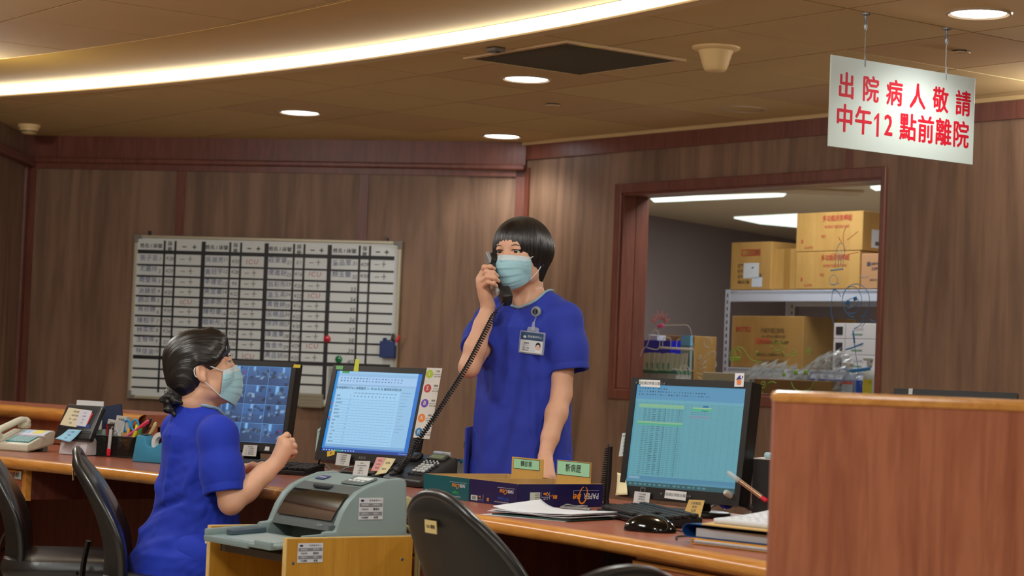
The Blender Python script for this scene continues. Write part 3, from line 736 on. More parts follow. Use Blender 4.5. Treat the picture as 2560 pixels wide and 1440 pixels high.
drawer_unit(rs0, SE - 0.05, 0.06, 'drawer_unit', 'red drawer pedestal under the right end of the desk', [], [(0.56, zz(0.672)), (0.32, 0.55), (0.075, 0.31)], 0.02)
# wall socket and leads in the dark knee space
p = dk(s_at(380, 1285, 0.5) + 0.02, 0.615, 0.50)
t = thing('wall_socket', 'cream socket panel in the dark knee space beside the seated person', 'socket', frame(p, DX, Z, -DN))
b = MB(); b.box((0, 0, 0.004), (0.09, 0.12, 0.008), bev=0.002); b.build('plate', mat('socket_cream', (176, 150, 96), 0.5), t)
b = MB(); b.tube(cat_rom([(0.01, 0.0, 0.01), (0.01, 0.0, 0.04), (-0.01, -0.03, 0.05), (-0.02, -0.1, 0.03), (-0.09, -0.14, 0.03)], 6), 0.005, 8); b.build('plug_lead', black(), t, smooth=True)
def cable(name, pts, r, m, label, cat='cable', group=None, n=8):
    b = MB(); b.tube(cat_rom(pts, n), r, 8); o = b.build(name, m, smooth=True, ang=180); tag(o, label, cat, group); return o
GC = mat('grey_cable', (112, 108, 100), 0.5)
s0 = s_at(300, 1290, 0.5)
cable('power_cable', [dk(s0 - 0.02, 0.6, 0.5), dk(s0 - 0.06, 0.56, 0.44), dk(s0 - 0.09, 0.55, 0.34), dk(s0 - 0.07, 0.55, 0.26), dk(s0 + 0.1, 0.58, 0.2)], 0.005, GC, 'grey cable looping down in the dark knee space at left')
s0 = s_at(1610, 1400, 0.6)
for k, (d0, lb) in enumerate(((0.0, 'left'), (0.05, 'middle'), (0.1, 'right'))):
    cable('hanging_cable', [dk(s0 + d0, 0.55, 0.69), dk(s0 + d0 - 0.01, 0.55, 0.5), dk(s0 + d0 + 0.03 * (1 - k), 0.56, 0.3), dk(s0 + d0 + 0.01, 0.58, 0.02)], 0.0035, black(), '%s of three thin black cables hanging under the desk by the mouse' % {'left': 'leftmost', 'middle': 'middle one', 'right': 'rightmost'}[lb], 'cable', 'cables under the desk')

# ------------------------------------------------------------------ near partition at the right
PY = 3.4
p0 = aty(1938, 985, PY); p1x = 1.35
t = thing('partition_panel', 'red wood grained partition panel in the right foreground with a pale wood cap', 'partition', Matrix.Translation((p0.x, PY, 0)))
b = MB(); b.box(((p1x - p0.x) / 2, 0.02, (p0.z - 0.012) / 2), (p1x - p0.x, 0.036, p0.z - 0.012)); b.build('panel', LAMV, t)
b = MB(); L = p1x - p0.x
b.box((L / 2, 0.02, p0.z - 0.004), (L + 0.006, 0.048, 0.02), bev=0.008); b.build('cap', NOSE, t, smooth=True)
for x in (0.2, 0.75):
    b = MB(); b.box((x, 0.16, 0.02), (0.05, 0.26, 0.04), bev=0.005); b.build('foot', DARKW, t)

# ------------------------------------------------------------------ office chairs
LEA = mat('black_leather', (30, 31, 32), 0.3, spec=0.6, bump=0.12, bs=90)
SHELL = mat('chair_shell', (24, 24, 23), 0.5, spec=0.35)
CHL = mat('chair_label', (208, 186, 128), 0.5)
def back_out(t):     # half width of the backrest against height fraction
    return 0.225 * math.sqrt(max(0.0, 1 - max(0, (t - 0.4) / 0.6) ** 2.3)) * (0.80 + 0.20 * min(1, t / 0.45))
def make_chair():
    """local: faces +y, origin on the floor under the seat centre"""
    t = thing('office_chair', 'x', 'office chair')
    BH_ = 0.455
    def surf(off, side):
        def f(u, v):
            k = 1 - (1 - v) ** 1.9
            a = (u - 0.5) * 2
            w = back_out(k) * math.copysign(abs(a) ** 0.8, a)
            z = 0.40 + BH_ * k
            lean = -0.20 - 0.10 * k + 0.05 * math.sin(math.pi * min(1, k * 1.1)) 
            curve = 0.05 * (w / 0.225) ** 2 * (0.4 + 0.6 * (1 - k))
            e = (1 - abs(a) ** 4) * (1 - max(0, (k - 0.8) / 0.2) ** 3) * (1 - max(0, (0.1 - k) / 0.1) ** 2)
            return (w, lean + curve + side * off * e, z)
        return f
    b = MB(); b.grid(surf(0.045, 1), 20, 22); b.grid(surf(0.012, 1), 20, 22); b.build('back_cushion', LEA, t, smooth=True, ang=180)
    b = MB(); b.grid(surf(0.016, -1), 20, 22); b.grid(surf(0.011, 1), 20, 22); b.build('back_shell', SHELL, t, smooth=True, ang=180)
    # piping round the edge
    b = MB(); f = surf(0, 1); ed = [f(0, k / 24) for k in range(25)] + [f(1, 1 - k / 24) for k in range(1, 25)]
    b.tube([(x, y + 0.006, z) for x, y, z in ed], 0.0125, 8); b.build('back_edge', LEA, t, smooth=True, ang=180)
    b = MB(); b.prism(rrect(0.48, 0.46, 0.12, 8), 0.45, 0.52, T((0, 0.02, 0)), bev=0.028); b.build('seat', LEA, t, smooth=True)
    b = MB(); b.tube([(0.24 * math.cos(a) * 1.0, 0.02 + 0.23 * math.sin(a), 0.482) for a in [R(i * 10) for i in range(-20, 201, 10)]], 0.006, 6); b.box((0, 0.02, 0.442), (0.36, 0.34, 0.022), bev=0.006); b.build('seat_pan', SHELL, t, smooth=True)
    b = MB(); b.tube(cat_rom([(0, -0.05, 0.43), (0, -0.17, 0.415), (0, -0.255, 0.42), (0, -0.262, 0.52), (0, -0.25, 0.6)], 6), [(0.028, 0.008)] * 25, 8, up=(0, 1, 0)); b.build('back_bracket', SHELL, t, smooth=True)
    b = MB(); b.cyl((0, 0, 0.09), (0, 0, 0.25), 0.028, n=16); b.cyl((0, 0, 0.25), (0, 0, 0.435), 0.016, n=16); b.build('gas_column', mat('chair_column', (60, 60, 62), 0.3, metal=0.7), t, smooth=True)
    for k in range(5):
        a = R(72 * k + 18); b = MB(); b.tube([(0, 0, 0.1), (0.15 * math.cos(a), 0.15 * math.sin(a), 0.085), (0.29 * math.cos(a), 0.29 * math.sin(a), 0.065)], [(0.026, 0.02), (0.022, 0.016), (0.016, 0.012)], 8)
        lg = b.build('leg', SHELL, t, smooth=True)
        b = MB(); c = (0.29 * math.cos(a), 0.29 * math.sin(a), 0.027)
        for q in (-0.012, 0.012): b.cyl((c[0] + q * math.sin(a) - 0.008 * math.sin(a), c[1] - q * math.cos(a) + 0.008 * math.cos(a), 0.027), (c[0] + q * math.sin(a) + 0.008 * math.sin(a), c[1] - q * math.cos(a) - 0.008 * math.cos(a), 0.027), 0.0265, n=16)
        b.cyl((c[0], c[1], 0.03), (c[0], c[1], 0.06), 0.007, n=8); b.build('caster', SHELL, lg, smooth=True)
    b = MB(); m = frame((0.07, -0.301, 0.785), Vector((1, 0, 0)), Vector((0, -0.1, 1)).normalized(), Vector((0, -1, -0.1)).normalized())
    b.box((-0.07, 0, 0), (0.05, 0.028, 0.0016), m, 0); b.text('10A 櫃檯', 0.0095, m @ T((-0.07, 0, 0.0014)), mi=1, bold=0.01); b.build('name_label', [CHL, ink()], t, recalc=False)
    return t
ch0 = make_chair()
chairs = [(0.1, 4.73, R(-58), 'black leather office chair in front of the desk pedestal, matt back with a yellow label', 0.0),
          (-0.925, 6.03, R(-82), 'black leather office chair standing directly behind the seated person', 0.0),
          (-1.31, 6.47, R(-80), 'black leather office chair cut off by the left side of the picture', 0.0),
          (0.02, 3.51, R(37), 'black office chair of which only the top shows at the bottom edge', 0.965)]
for i, (x, y, rz, lb, dz) in enumerate(chairs):
    m = T((x, y, 0), rz) @ (Matrix.Diagonal((1, 1, dz, 1)) if dz else Matrix.Identity(4))
    if i == 0: ch0.matrix_world = m; tag(ch0, lb, None, 'black office chairs')
    else: dup(ch0, m, lb, 'black office chairs')
# ------------------------------------------------------------------ printer on its low wooden stand
YW = wood('yellow_wood', (176, 122, 34), (200, 146, 54), scale=(22, 22, 1.6), rough=0.45, dist=0.8)
YE = mat('raw_board_edge', (214, 178, 110), 0.6, var=0.2, vs=60)
PZ = 0.70; PSC = 0.88
PS = atz(718, 1347, PZ)
SWI, SDE, SHH = 0.45, 0.42, PZ / PSC
mS = T((PS.x, PS.y, 0), ADX) @ Matrix.Scale(PSC, 4)        # local x along desk (negative = to the left), y towards the desk
t = thing('printer_stand', 'low yellow wooden stand with two side panels carrying the printer', 'stand', mS)
for x, nm in ((0, 'side_panel'), (-SWI, 'side_panel')):
    b = MB(); b.box((x + (-0.009 if x == 0 else 0.009), SDE / 2, SHH / 2), (0.018, SDE, SHH - 0.001)); pn = b.build(nm, YW, t)
    b = MB(); b.box((x + (-0.009 if x == 0 else 0.009), -0.0005, SHH / 2), (0.0182, 0.003, SHH)); b.box((x + (-0.009 if x == 0 else 0.009), SDE / 2, SHH), (0.0182, SDE, 0.003)); b.build('raw_edge', YE, pn)
    if x == 0:
        b = MB()
        for y, z in ((0.022, SHH - 0.068), (0.385, SHH - 0.065)): b.lathe([(0.0005, 0.0012), (0.0045, 0.0008), (0.005, 0)], 14, frame((0, y, z), Vector((0, 1, 0)), Z, Vector((1, 0, 0))))
        b.build('screw', GREYM, pn, smooth=True)
b = MB(); b.box((-SWI / 2, SDE / 2 + 0.02, SHH - 0.062), (SWI - 0.036, SDE - 0.03, 0.02)); sh = b.build('shelf', wood('shelf_top', (120, 92, 44), (150, 116, 58), scale=(3, 30, 30), rot=0, rough=0.5), t)
b = MB(); b.box((-SWI / 2, 0.0345, SHH - 0.062), (SWI - 0.036, 0.002, 0.0205)); b.build('front_edge', mat('worn_edge', (74, 62, 52), 0.7, var=0.35, vs=80), sh)
b = MB(); b.box((-SWI / 2, SDE - 0.01, 0.33), (SWI - 0.036, 0.016, 0.6)); b.build('rear_panel', YW, t)
b = MB(); b.box((-SWI - 0.001, -0.004, SHH - 0.038), (0.004, 0.006, 0.03), bev=0.001); b.build('corner_tape', white(), t)
def asset_label(m, w, h, parent):
    b = MB(); b.box((0, 0, 0.0003), (w, h, 0.0006), m, 0)
    for k in (0.17, -0.23): b.box((0, h * k, 0.0008), (w * 0.94, h * 0.17, 0.0004), m, 1)
    b.prism([(w * -0.36 + w * 0.07 * math.cos(a), h * 0.37 + h * 0.055 * math.sin(a)) for a in [R(30 * i) for i in range(12)]], 0.0006, 0.001, m, 3)
    b.text('奇美醫學中心'[:6], h * 0.1, m @ T((w * 0.18, h * 0.37, 0.0009)), mi=2, space=1.4)
    for txt, x, y, mi, k in (('財產編號', -0.25, 0.17, 0, .1), ('保管單位', 0.22, 0.17, 0, .1), ('Y060392', -0.25, -0.03, 2, .11), ('護理站', 0.22, -0.03, 2, .12), ('放置地點', -0.25, -0.23, 0, .1), ('保管人', 0.22, -0.23, 0, .1), ('10A病房', -0.25, -0.41, 2, .11), ('設備', 0.22, -0.41, 2, .12)):
        b.text(txt, h * k, m @ T((w * x, h * y, 0.0013)), mi=mi, bold=0.012)
    return b.build('asset_label', [mat('label_white', (214, 216, 222), 0.45), mat('label_grey', (132, 134, 140), 0.5), mat('label_ink', (52, 54, 66), 0.5), mat('label_navy', (40, 48, 84), 0.5)], parent, recalc=False)
asset_label(frame((0.0004, 0.076, SHH - 0.04), Vector((0, 1, 0)), Z, Vector((1, 0, 0))), 0.082, 0.054, t)

PG = mat('printer_grey', (128, 146, 146), 0.45, spec=0.4); PD = mat('printer_dark_grey', (84, 94, 96), 0.4); PBEI = mat('connector_beige', (192, 182, 130), 0.5)
PB = SHH - 0.0515 + 0.002         # on the shelf
PW, PDp = 0.385, 0.30
pr_m = mS @ Matrix.Translation((-0.222, 0.142, PB))
pt = thing('printer', 'grey dot matrix printer with a dark glossy window standing on the yellow stand', 'printer', pr_m)
# side profile in (y, z): front low, curved hood, flat rear
prof = [(0.0, 0.0), (0.0, 0.062), (0.035, 0.066), (0.04, 0.08), (0.056, 0.118), (0.078, 0.15), (0.105, 0.174), (0.14, 0.19), (0.2, 0.21), (0.25, 0.214), (0.264, 0.211), (0.27, 0.2), (0.278, 0.055), (0.30, 0.052), (0.30, 0.0)]
# end cheeks
for sx in (-1, 1):
    b = MB(); m = frame((sx * PW / 2 - (0.03 if sx > 0 else 0), 0, 0), Vector((0, 1, 0)), Z, Vector((1, 0, 0)))
    b.prism(prof, 0.0, 0.03, m, bev=0.006); b.build('side_cheek', PG, pt, smooth=True)
hood = [(0.06, 0.116), (0.08, 0.146), (0.107, 0.169), (0.137, 0.184), (0.2, 0.205), (0.25, 0.209), (0.262, 0.206), (0.268, 0.06), (0.296, 0.05), (0.296, 0.004), (0.1, 0.004), (0.1, 0.1)]
b = MB(); m = frame((-PW / 2 + 0.03, 0, 0), Vector((0, 1, 0)), Z, Vector((1, 0, 0)))
b.prism(hood[3:] , 0.0, PW - 0.06, m); b.build('body', PG, pt, smooth=True)
b = MB(); cov = [(0.034, 0.062), (0.046, 0.092), (0.062, 0.119), (0.084, 0.1475), (0.112, 0.17), (0.139, 0.1855)]
b.grid(lambda u, v: ((-PW / 2 + 0.03) + (PW - 0.06) * u, *cov[int(round(v * 5))]), 1, 5); b.build('cover', PD, pt, smooth=True, ang=180)
b = MB(); wn = [(0.0425, 0.088), (0.06, 0.118), (0.082, 0.147), (0.1, 0.163)]
wn = [(y - 0.003, z + 0.003) for y, z in wn]
b.grid(lambda u, v: ((-PW / 2 + 0.045) + (PW - 0.082) * u, *[tuple(q) for q in cat_rom([(0, *w) for w in wn], 4)][int(round(v * 12))][1:]), 1, 12)
b.build('window', mat('smoked_window', (24, 23, 19), 0.08, spec=0.5), pt, smooth=True, ang=180)
b = MB(); b.box((-0.02, 0.118, 0.178), (0.085, 0.022, 0.012), bev=0.004); b.build('cover_catch', mat('catch_dark', (54, 62, 64), 0.4), pt)
b = MB(); mb_ = frame((-0.11, 0.172, 0.1985), Vector((1, 0, 0)), Vector((0, 0.95, 0.316)), Vector((0, -0.316, 0.95))); b.box((0, 0, 0), (0.05, 0.028, 0.001), mb_); b.text('EPSON', 0.0115, mb_ @ T((0, 0, 0.0008)), mi=1, bold=0.01); b.build('maker_badge', [mat('badge_blue', (42, 58, 118), 0.4), white()], pt, recalc=False)
b = MB(); b.text('LQ-690', 0.009, frame((0.1, 0.0375, 0.075), Vector((1, 0, 0)), Vector((0, 0.4, 0.9)).normalized(), Vector((0, -0.9, 0.4)).normalized()) @ T((0, 0, 0.002))); b.build('model_text', mat('pale_print', (170, 176, 178), 0.5), pt, recalc=False)
# control panel on the top right
mc = frame((0.085, 0.175, 0.1985), Vector((1, 0, 0)), Vector((0, 0.95, 0.316)).normalized(), Vector((0, -0.316, 0.95)).normalized())
b = MB(); b.prism(rrect(0.115, 0.062, 0.008), 0, 0.004, mc, bev=0.002); cp = b.build('control_panel', mat('panel_grey', (96, 108, 108), 0.45), pt)
b = MB(); b.box((0.006, 0.012, 0.0045), (0.085, 0.02, 0.001), mc); b.build('panel_print', mat('panel_print', (214, 220, 216), 0.5), cp)
b = MB()
for k in range(4): b.box((-0.028 + 0.022 * k, -0.012, 0.006), (0.014, 0.009, 0.006), mc, bev=0.003)
b.build('buttons', mat('button_pale', (206, 212, 212), 0.4), cp)
# front paper tray
mt = frame((0, -0.004, 0.03), Vector((1, 0, 0)), Vector((0, 1, 0.06)).normalized(), Vector((0, -0.06, 1)).normalized())
b = MB(); TW = PW - 0.01
b.box((0, -0.085, 0), (TW, 0.175, 0.012), mt, bev=0.004); b.box((-TW / 2 + 0.006, -0.085, 0.012), (0.012, 0.175, 0.026), mt, bev=0.004); b.box((TW / 2 - 0.006, -0.03, 0.012), (0.012, 0.075, 0.03), mt, bev=0.004); b.box((TW / 2 - 0.04, -0.168, 0.006), (0.09, 0.012, 0.022), mt, bev=0.003); b.box((-0.06, -0.17, -0.002), (TW - 0.12, 0.01, 0.018), mt, bev=0.003)
tr = b.build('paper_tray', PG, pt, smooth=True)
b = MB(); b.box((-TW / 2 + 0.05, -0.06, 0.014), (0.03, 0.12, 0.018), mt, bev=0.004); b.build('paper_guide', mat('guide_blue_grey', (70, 86, 98), 0.4), tr)
b = MB(); b.box((0.02, -0.09, 0.0068), (TW - 0.15, 0.14, 0.001), mt); b.build('paper_rest', mat('tray_pale', (150, 164, 164), 0.4), tr)
b = MB(); b.box((0, 0.12, -0.0008), (PW - 0.05, 0.24, 0.004)); b.box((0, 0.02, 0.016), (PW - 0.04, 0.05, 0.026)); b.build('underside', mat('underside', (96, 92, 72), 0.6), pt)
b = MB(); b.prism([(0.172, 0.02), (0.18, 0.02), (0.18, 0.05), (0.172, 0.05)], 0.066, 0.08); b.build('cover_tab', PD, pt)
asset_label(frame((PW / 2 + 0.0005, 0.148, 0.128), Vector((0, 1, 0)), Z, Vector((1, 0, 0))), 0.082, 0.062, pt)
b = MB(); b.prism([(0, 0), (0.05, 0.006), (0.052, 0.05), (0.03, 0.058), (0, 0.055)], -0.02, 0.02, frame((PW / 2 - 0.06, 0.277, 0.1), Vector((0, 1, 0)), Z, Vector((1, 0, 0))), bev=0.004); cn = b.build('connector', PBEI, pt, smooth=True)
iv = lambda p: pr_m.inverted() @ Vector(p)
b = MB(); b.tube(cat_rom([(PW / 2 - 0.06, 0.325, 0.13), (PW / 2 - 0.058, 0.345, 0.12), (PW / 2 - 0.055, 0.36, 0.05), (PW / 2 - 0.055, 0.36, -0.06), (PW / 2 - 0.06, 0.352, -0.3)], 8), 0.0055, 8); b.build('data_cable', PBEI, cn, smooth=True, ang=180)
b = MB(); b.tube(cat_rom([(PW / 2 - 0.05, 0.28, 0.075), (PW / 2 - 0.045, 0.31, 0.068), (PW / 2 - 0.045, 0.338, 0.02), (PW / 2 - 0.045, 0.344, -0.06), (PW / 2 - 0.04, 0.335, -0.3)], 8), 0.0055, 8); b.build('power_cable', PBEI, pt, smooth=True, ang=180)
# ------------------------------------------------------------------ smooth solid bodies (distance fields turned into one mesh)
# bodies are laid out at a first guess of size and distance (s = 1) and built at share s of both
BS = [1.0, np.array((0.0, 0.0, HC))]
def SM(): return Matrix.Translation(ORG) @ Matrix.Scale(BS[0], 4) @ Matrix.Translation(-ORG)
def sp(p): return BS[1] + (np.array(p) - BS[1]) * BS[0]
class Vol:
    def __init__(s, lo, hi, h):
        s.lo = np.array(lo, float); s.h = h
        s.n = np.ceil((np.array(hi, float) - s.lo) / h).astype(int) + 1
        s.a = np.full(tuple(s.n), 0.5, np.float32)
    def blk(s, lo, hi):
        i0 = np.clip(np.floor((np.array(lo) - s.lo) / s.h).astype(int), 0, s.n); i1 = np.clip(np.ceil((np.array(hi) - s.lo) / s.h).astype(int) + 1, 0, s.n)
        sl = tuple(slice(a, b) for a, b in zip(i0, i1))
        g = [(s.lo[k] + s.h * np.arange(i0[k], i1[k])).astype(np.float32) for k in range(3)]
        return sl, g[0][:, None, None], g[1][None, :, None], g[2][None, None, :]
    def put(s, fn, lo, hi, k=0.01, op='+'):
        m = k + 0.012
        sl, x, y, z = s.blk(np.array(lo) - m, np.array(hi) + m)
        c = s.a[sl]
        if c.size == 0: return
        d = fn(x, y, z).astype(np.float32)
        k = max(k, 1e-5)
        if op == '+':
            q = np.clip(0.5 + 0.5 * (c - d) / k, 0, 1); s.a[sl] = c * (1 - q) + d * q - k * q * (1 - q)
        elif op == '-':
            q = np.clip(0.5 - 0.5 * (c + d) / k, 0, 1); s.a[sl] = c * (1 - q) - d * q + k * q * (1 - q)
        else:
            s.a[sl] = c + d
    def ball(s, c, r, k=0.01, op='+'): s.cone(c, c, r, r, k, op)
    def cone(s, a, b, r0, r1, k=0.01, op='+', flat=None):
        """round cone; flat=(direction, factor) squeezes the section along that direction"""
        a = np.array(a, float); b = np.array(b, float); ba = b - a; L2 = max(ba @ ba, 1e-12); R_ = max(r0, r1)
        if flat is not None: fd = np.array(flat[0], float); fd = fd / np.linalg.norm(fd); ff = 1 / flat[1] - 1
        def f(x, y, z):
            px, py, pz = x - a[0], y - a[1], z - a[2]
            t = np.clip((px * ba[0] + py * ba[1] + pz * ba[2]) / L2, 0, 1)
            px, py, pz = px - t * ba[0], py - t * ba[1], pz - t * ba[2]
            if flat is not None:
                q = (px * fd[0] + py * fd[1] + pz * fd[2]) * ff; px, py, pz = px + q * fd[0], py + q * fd[1], pz + q * fd[2]
            return np.sqrt(px * px + py * py + pz * pz) - (r0 + (r1 - r0) * t)
        s.put(f, np.minimum(a, b) - R_, np.maximum(a, b) + R_, k, op)
    def chain(s, pts, rs, k=0.01, op='+', flat=None):
        for i in range(len(pts) - 1): s.cone(pts[i], pts[i + 1], rs[i], rs[i + 1], k, op, flat)
    def ell(s, c, r, M=None, k=0.01, op='+'):
        c = np.array(c, float); r = np.array(r, float); A = np.eye(3) if M is None else np.array(M, float)     # columns: axes
        ext = np.sqrt(((A * r[None, :]) ** 2).sum(1))
        def f(x, y, z):
            px, py, pz = x - c[0], y - c[1], z - c[2]
            q = [(px * A[0, i] + py * A[1, i] + pz * A[2, i]) for i in range(3)]
            k0 = np.sqrt(sum((q[i] / r[i]) ** 2 for i in range(3))); k1 = np.sqrt(sum((q[i] / r[i] ** 2) ** 2 for i in range(3)))
            return k0 * (k0 - 1) / np.maximum(k1, 1e-6)
        s.put(f, c - ext, c + ext, k, op)
    def loft(s, o, X, Y, Zd, zs, cx, cy, ra, rb, n=2.2, k=0.01, op='+', disp=None, bb=None):
        """stack of rounded sections along Zd from o"""
        o = np.array(o, float); X = np.array(X, float); Y = np.array(Y, float); Zd = np.array(Zd, float)
        pts = []
        for z, a, b, u, v in zip(zs, ra, rb, cx, cy):
            for i in (-1, 1):
                for j in (-1, 1): pts.append(o + Zd * z + X * (u + a * i) + Y * (v + b * j))
        pts = np.array(pts)
        def f(x, y, z):
            px, py, pz = x - o[0], y - o[1], z - o[2]
            u = px * X[0] + py * X[1] + pz * X[2]; v = px * Y[0] + py * Y[1] + pz * Y[2]; t = px * Zd[0] + py * Zd[1] + pz * Zd[2]
            sh = t.shape; tf = t.ravel()
            I = lambda q: np.interp(tf, zs, q).reshape(sh)
            A, B = I(ra), I(rb); u = (u - I(cx)) / A; v = (v - I(cy)) / B
            d = ((np.abs(u) ** n + np.abs(v) ** n) ** (1.0 / n) - 1) * np.minimum(A, B)
            if disp is not None: d = d + disp(x, y, z)
            return np.maximum(d, np.maximum(zs[0] - t, t - zs[-1]))
        s.put(f, pts.min(0), pts.max(0), k, op)
    def like(s):
        o = Vol(s.lo, s.lo, s.h); o.n = s.n.copy(); o.a = np.full(tuple(s.n), 0.5, np.float32); return o
    def join(s, o, k):
        c, d = s.a, o.a; q = np.clip(0.5 + 0.5 * (c - d) / k, 0, 1); s.a = c * (1 - q) + d * q - k * q * (1 - q); o.a = None
    def mesh(s):
        a = s.a; ins = a < 0
        c = [ins[i:i + a.shape[0] - 1 or None, j:j + a.shape[1] - 1 or None, k:k + a.shape[2] - 1 or None] for i in (0, 1) for j in (0, 1) for k in (0, 1)]
        c = [ins[i:a.shape[0] - 1 + i, j:a.shape[1] - 1 + j, k:a.shape[2] - 1 + k] for i in (0, 1) for j in (0, 1) for k in (0, 1)]
        cnt = np.zeros(c[0].shape, np.uint8)
        for q in c: cnt += q
        I = np.argwhere((cnt > 0) & (cnt < 8)); del cnt
        ID = np.full(tuple(np.array(a.shape) - 1), -1, np.int32); ID[tuple(I.T)] = np.arange(len(I))
        acc = np.zeros((len(I), 3)); w = np.zeros(len(I))
        cor = [(i, j, k) for i in (0, 1) for j in (0, 1) for k in (0, 1)]
        for p in cor:
            for ax in range(3):
                if p[ax]: continue
                q = list(p); q[ax] = 1
                va = a[I[:, 0] + p[0], I[:, 1] + p[1], I[:, 2] + p[2]]; vb = a[I[:, 0] + q[0], I[:, 1] + q[1], I[:, 2] + q[2]]
                m = (va < 0) != (vb < 0); t = np.where(m, va / np.where(m, va - vb, 1), 0)
                for d in range(3): acc[:, d] += np.where(m, p[d] + (t if d == ax else 0), 0)
                w += m
        V = s.lo + s.h * (I + acc / w[:, None])
        F = []
        for ax in range(3):
            b, e = [d for d in range(3) if d != ax]
            sl0 = [slice(None)] * 3; sl1 = [slice(None)] * 3; sl0[ax] = slice(0, -1); sl1[ax] = slice(1, None)
            x0 = ins[tuple(sl0)]; x1 = ins[tuple(sl1)]
            E = np.argwhere(x0 != x1); E = E[(E[:, b] > 0) & (E[:, e] > 0) & (E[:, b] < a.shape[b] - 1) & (E[:, e] < a.shape[e] - 1)]
            fl = x0[tuple(E.T)]
            def g(db, de):
                q = E.copy(); q[:, b] -= db; q[:, e] -= de; return ID[tuple(q.T)]
            Q = np.stack([g(1, 1), g(0, 1), g(0, 0), g(1, 0)], 1)
            if ax == 1: fl = ~fl
            Q[~fl] = Q[~fl][:, ::-1]
            F.append(Q)
        return V, np.concatenate(F)
    def build(s, name, mtl, parent=None, origin=(0, 0, 0), smooth=2, keep_big=False):
        V, F = s.mesh()
        V = BS[1] + (V - BS[1]) * BS[0] - np.array(origin)
        me = bpy.data.meshes.new(name)
        me.vertices.add(len(V)); me.vertices.foreach_set('co', V.astype(np.float32).ravel())
        me.loops.add(F.size); me.loops.foreach_set('vertex_index', F.astype(np.int32).ravel())
        me.polygons.add(len(F)); me.polygons.foreach_set('loop_start', np.arange(0, F.size, 4, dtype=np.int32))
        me.update(calc_edges=True); me.validate()
        if smooth:
            bm = bmesh.new(); bm.from_mesh(me)
            for _ in range(smooth): bmesh.ops.smooth_vert(bm, verts=list(bm.verts), factor=0.5, use_axis_x=True, use_axis_y=True, use_axis_z=True)
            bm.to_mesh(me); bm.free()
        me.polygons.foreach_set('use_smooth', [True] * len(me.polygons)); me.materials.append(mtl)
        o = bpy.data.objects.new(name, me); COL.objects.link(o); o.parent = parent
        s.a = None
        return o
_rw = np.random.RandomState(5)
_WK = [(_rw.normal(size=3), _rw.rand() * 6.28) for _ in range(14)]
def wob(x, y, z, f, seed=0):
    """smooth pseudo noise in about -1..1"""
    q = 0
    for i in range(4):
        d, p = _WK[(i + seed * 3) % 14]; q = q + np.sin((x * d[0] + y * d[1] + z * d[2]) * f * (1 + 0.37 * i) + p + 1.3 * np.sin((x * d[2] + y * d[0] - z * d[1]) * f * 0.6 + p * 2))
    return q / 4
def foldset(folds):
    """folds: (a, b, width, height): soft ridges (height > 0) or valleys along segments"""
    fs = [(np.array(a, float), np.array(b, float), w, h) for a, b, w, h in folds]
    def f(x, y, z):
        d = 0
        for a, b, w, h in fs:
            ba = b - a; L2 = ba @ ba
            px, py, pz = x - a[0], y - a[1], z - a[2]
            t = np.clip((px * ba[0] + py * ba[1] + pz * ba[2]) / L2, 0, 1)
            q = (px - t * ba[0]) ** 2 + (py - t * ba[1]) ** 2 + (pz - t * ba[2]) ** 2
            d = d - 1.5 * h * np.exp(-q / (w * w)) * (0.35 + 0.65 * np.sin(np.pi * (0.08 + 0.84 * t)))
        return d
    return f
def P(px, py, y): return np.array(aty(px, py, y))
class HeadFrame:
    """x subject's right, y the way the face looks, z up"""
    def __init__(s, o, yawvec, pitch=0.0, roll=0.0, sc=1.0):
        F = Vector((yawvec[0], yawvec[1], 0)).normalized(); X = Vector((F.y, -F.x, 0)); U = Vector((0, 0, 1))
        F2 = F * math.cos(pitch) + U * math.sin(pitch); U2 = -F * math.sin(pitch) + U * math.cos(pitch)
        X2 = X * math.cos(roll) + U2 * math.sin(roll); U3 = -X * math.sin(roll) + U2 * math.cos(roll)
        s.o = np.array(o, float); s.A = np.array([X2, F2, U3]).T; s.sc = sc
    def __call__(s, x, y, z): return s.o + s.A @ (np.array([x, y, z]) * s.sc)
    def inv(s, x, y, z):
        px, py, pz = x - s.o[0], y - s.o[1], z - s.o[2]
        return [(px * s.A[0, i] + py * s.A[1, i] + pz * s.A[2, i]) / s.sc for i in range(3)]
    def M(s): return frame(s.o, s.A[:, 0] * s.sc, s.A[:, 1] * s.sc, s.A[:, 2] * s.sc)
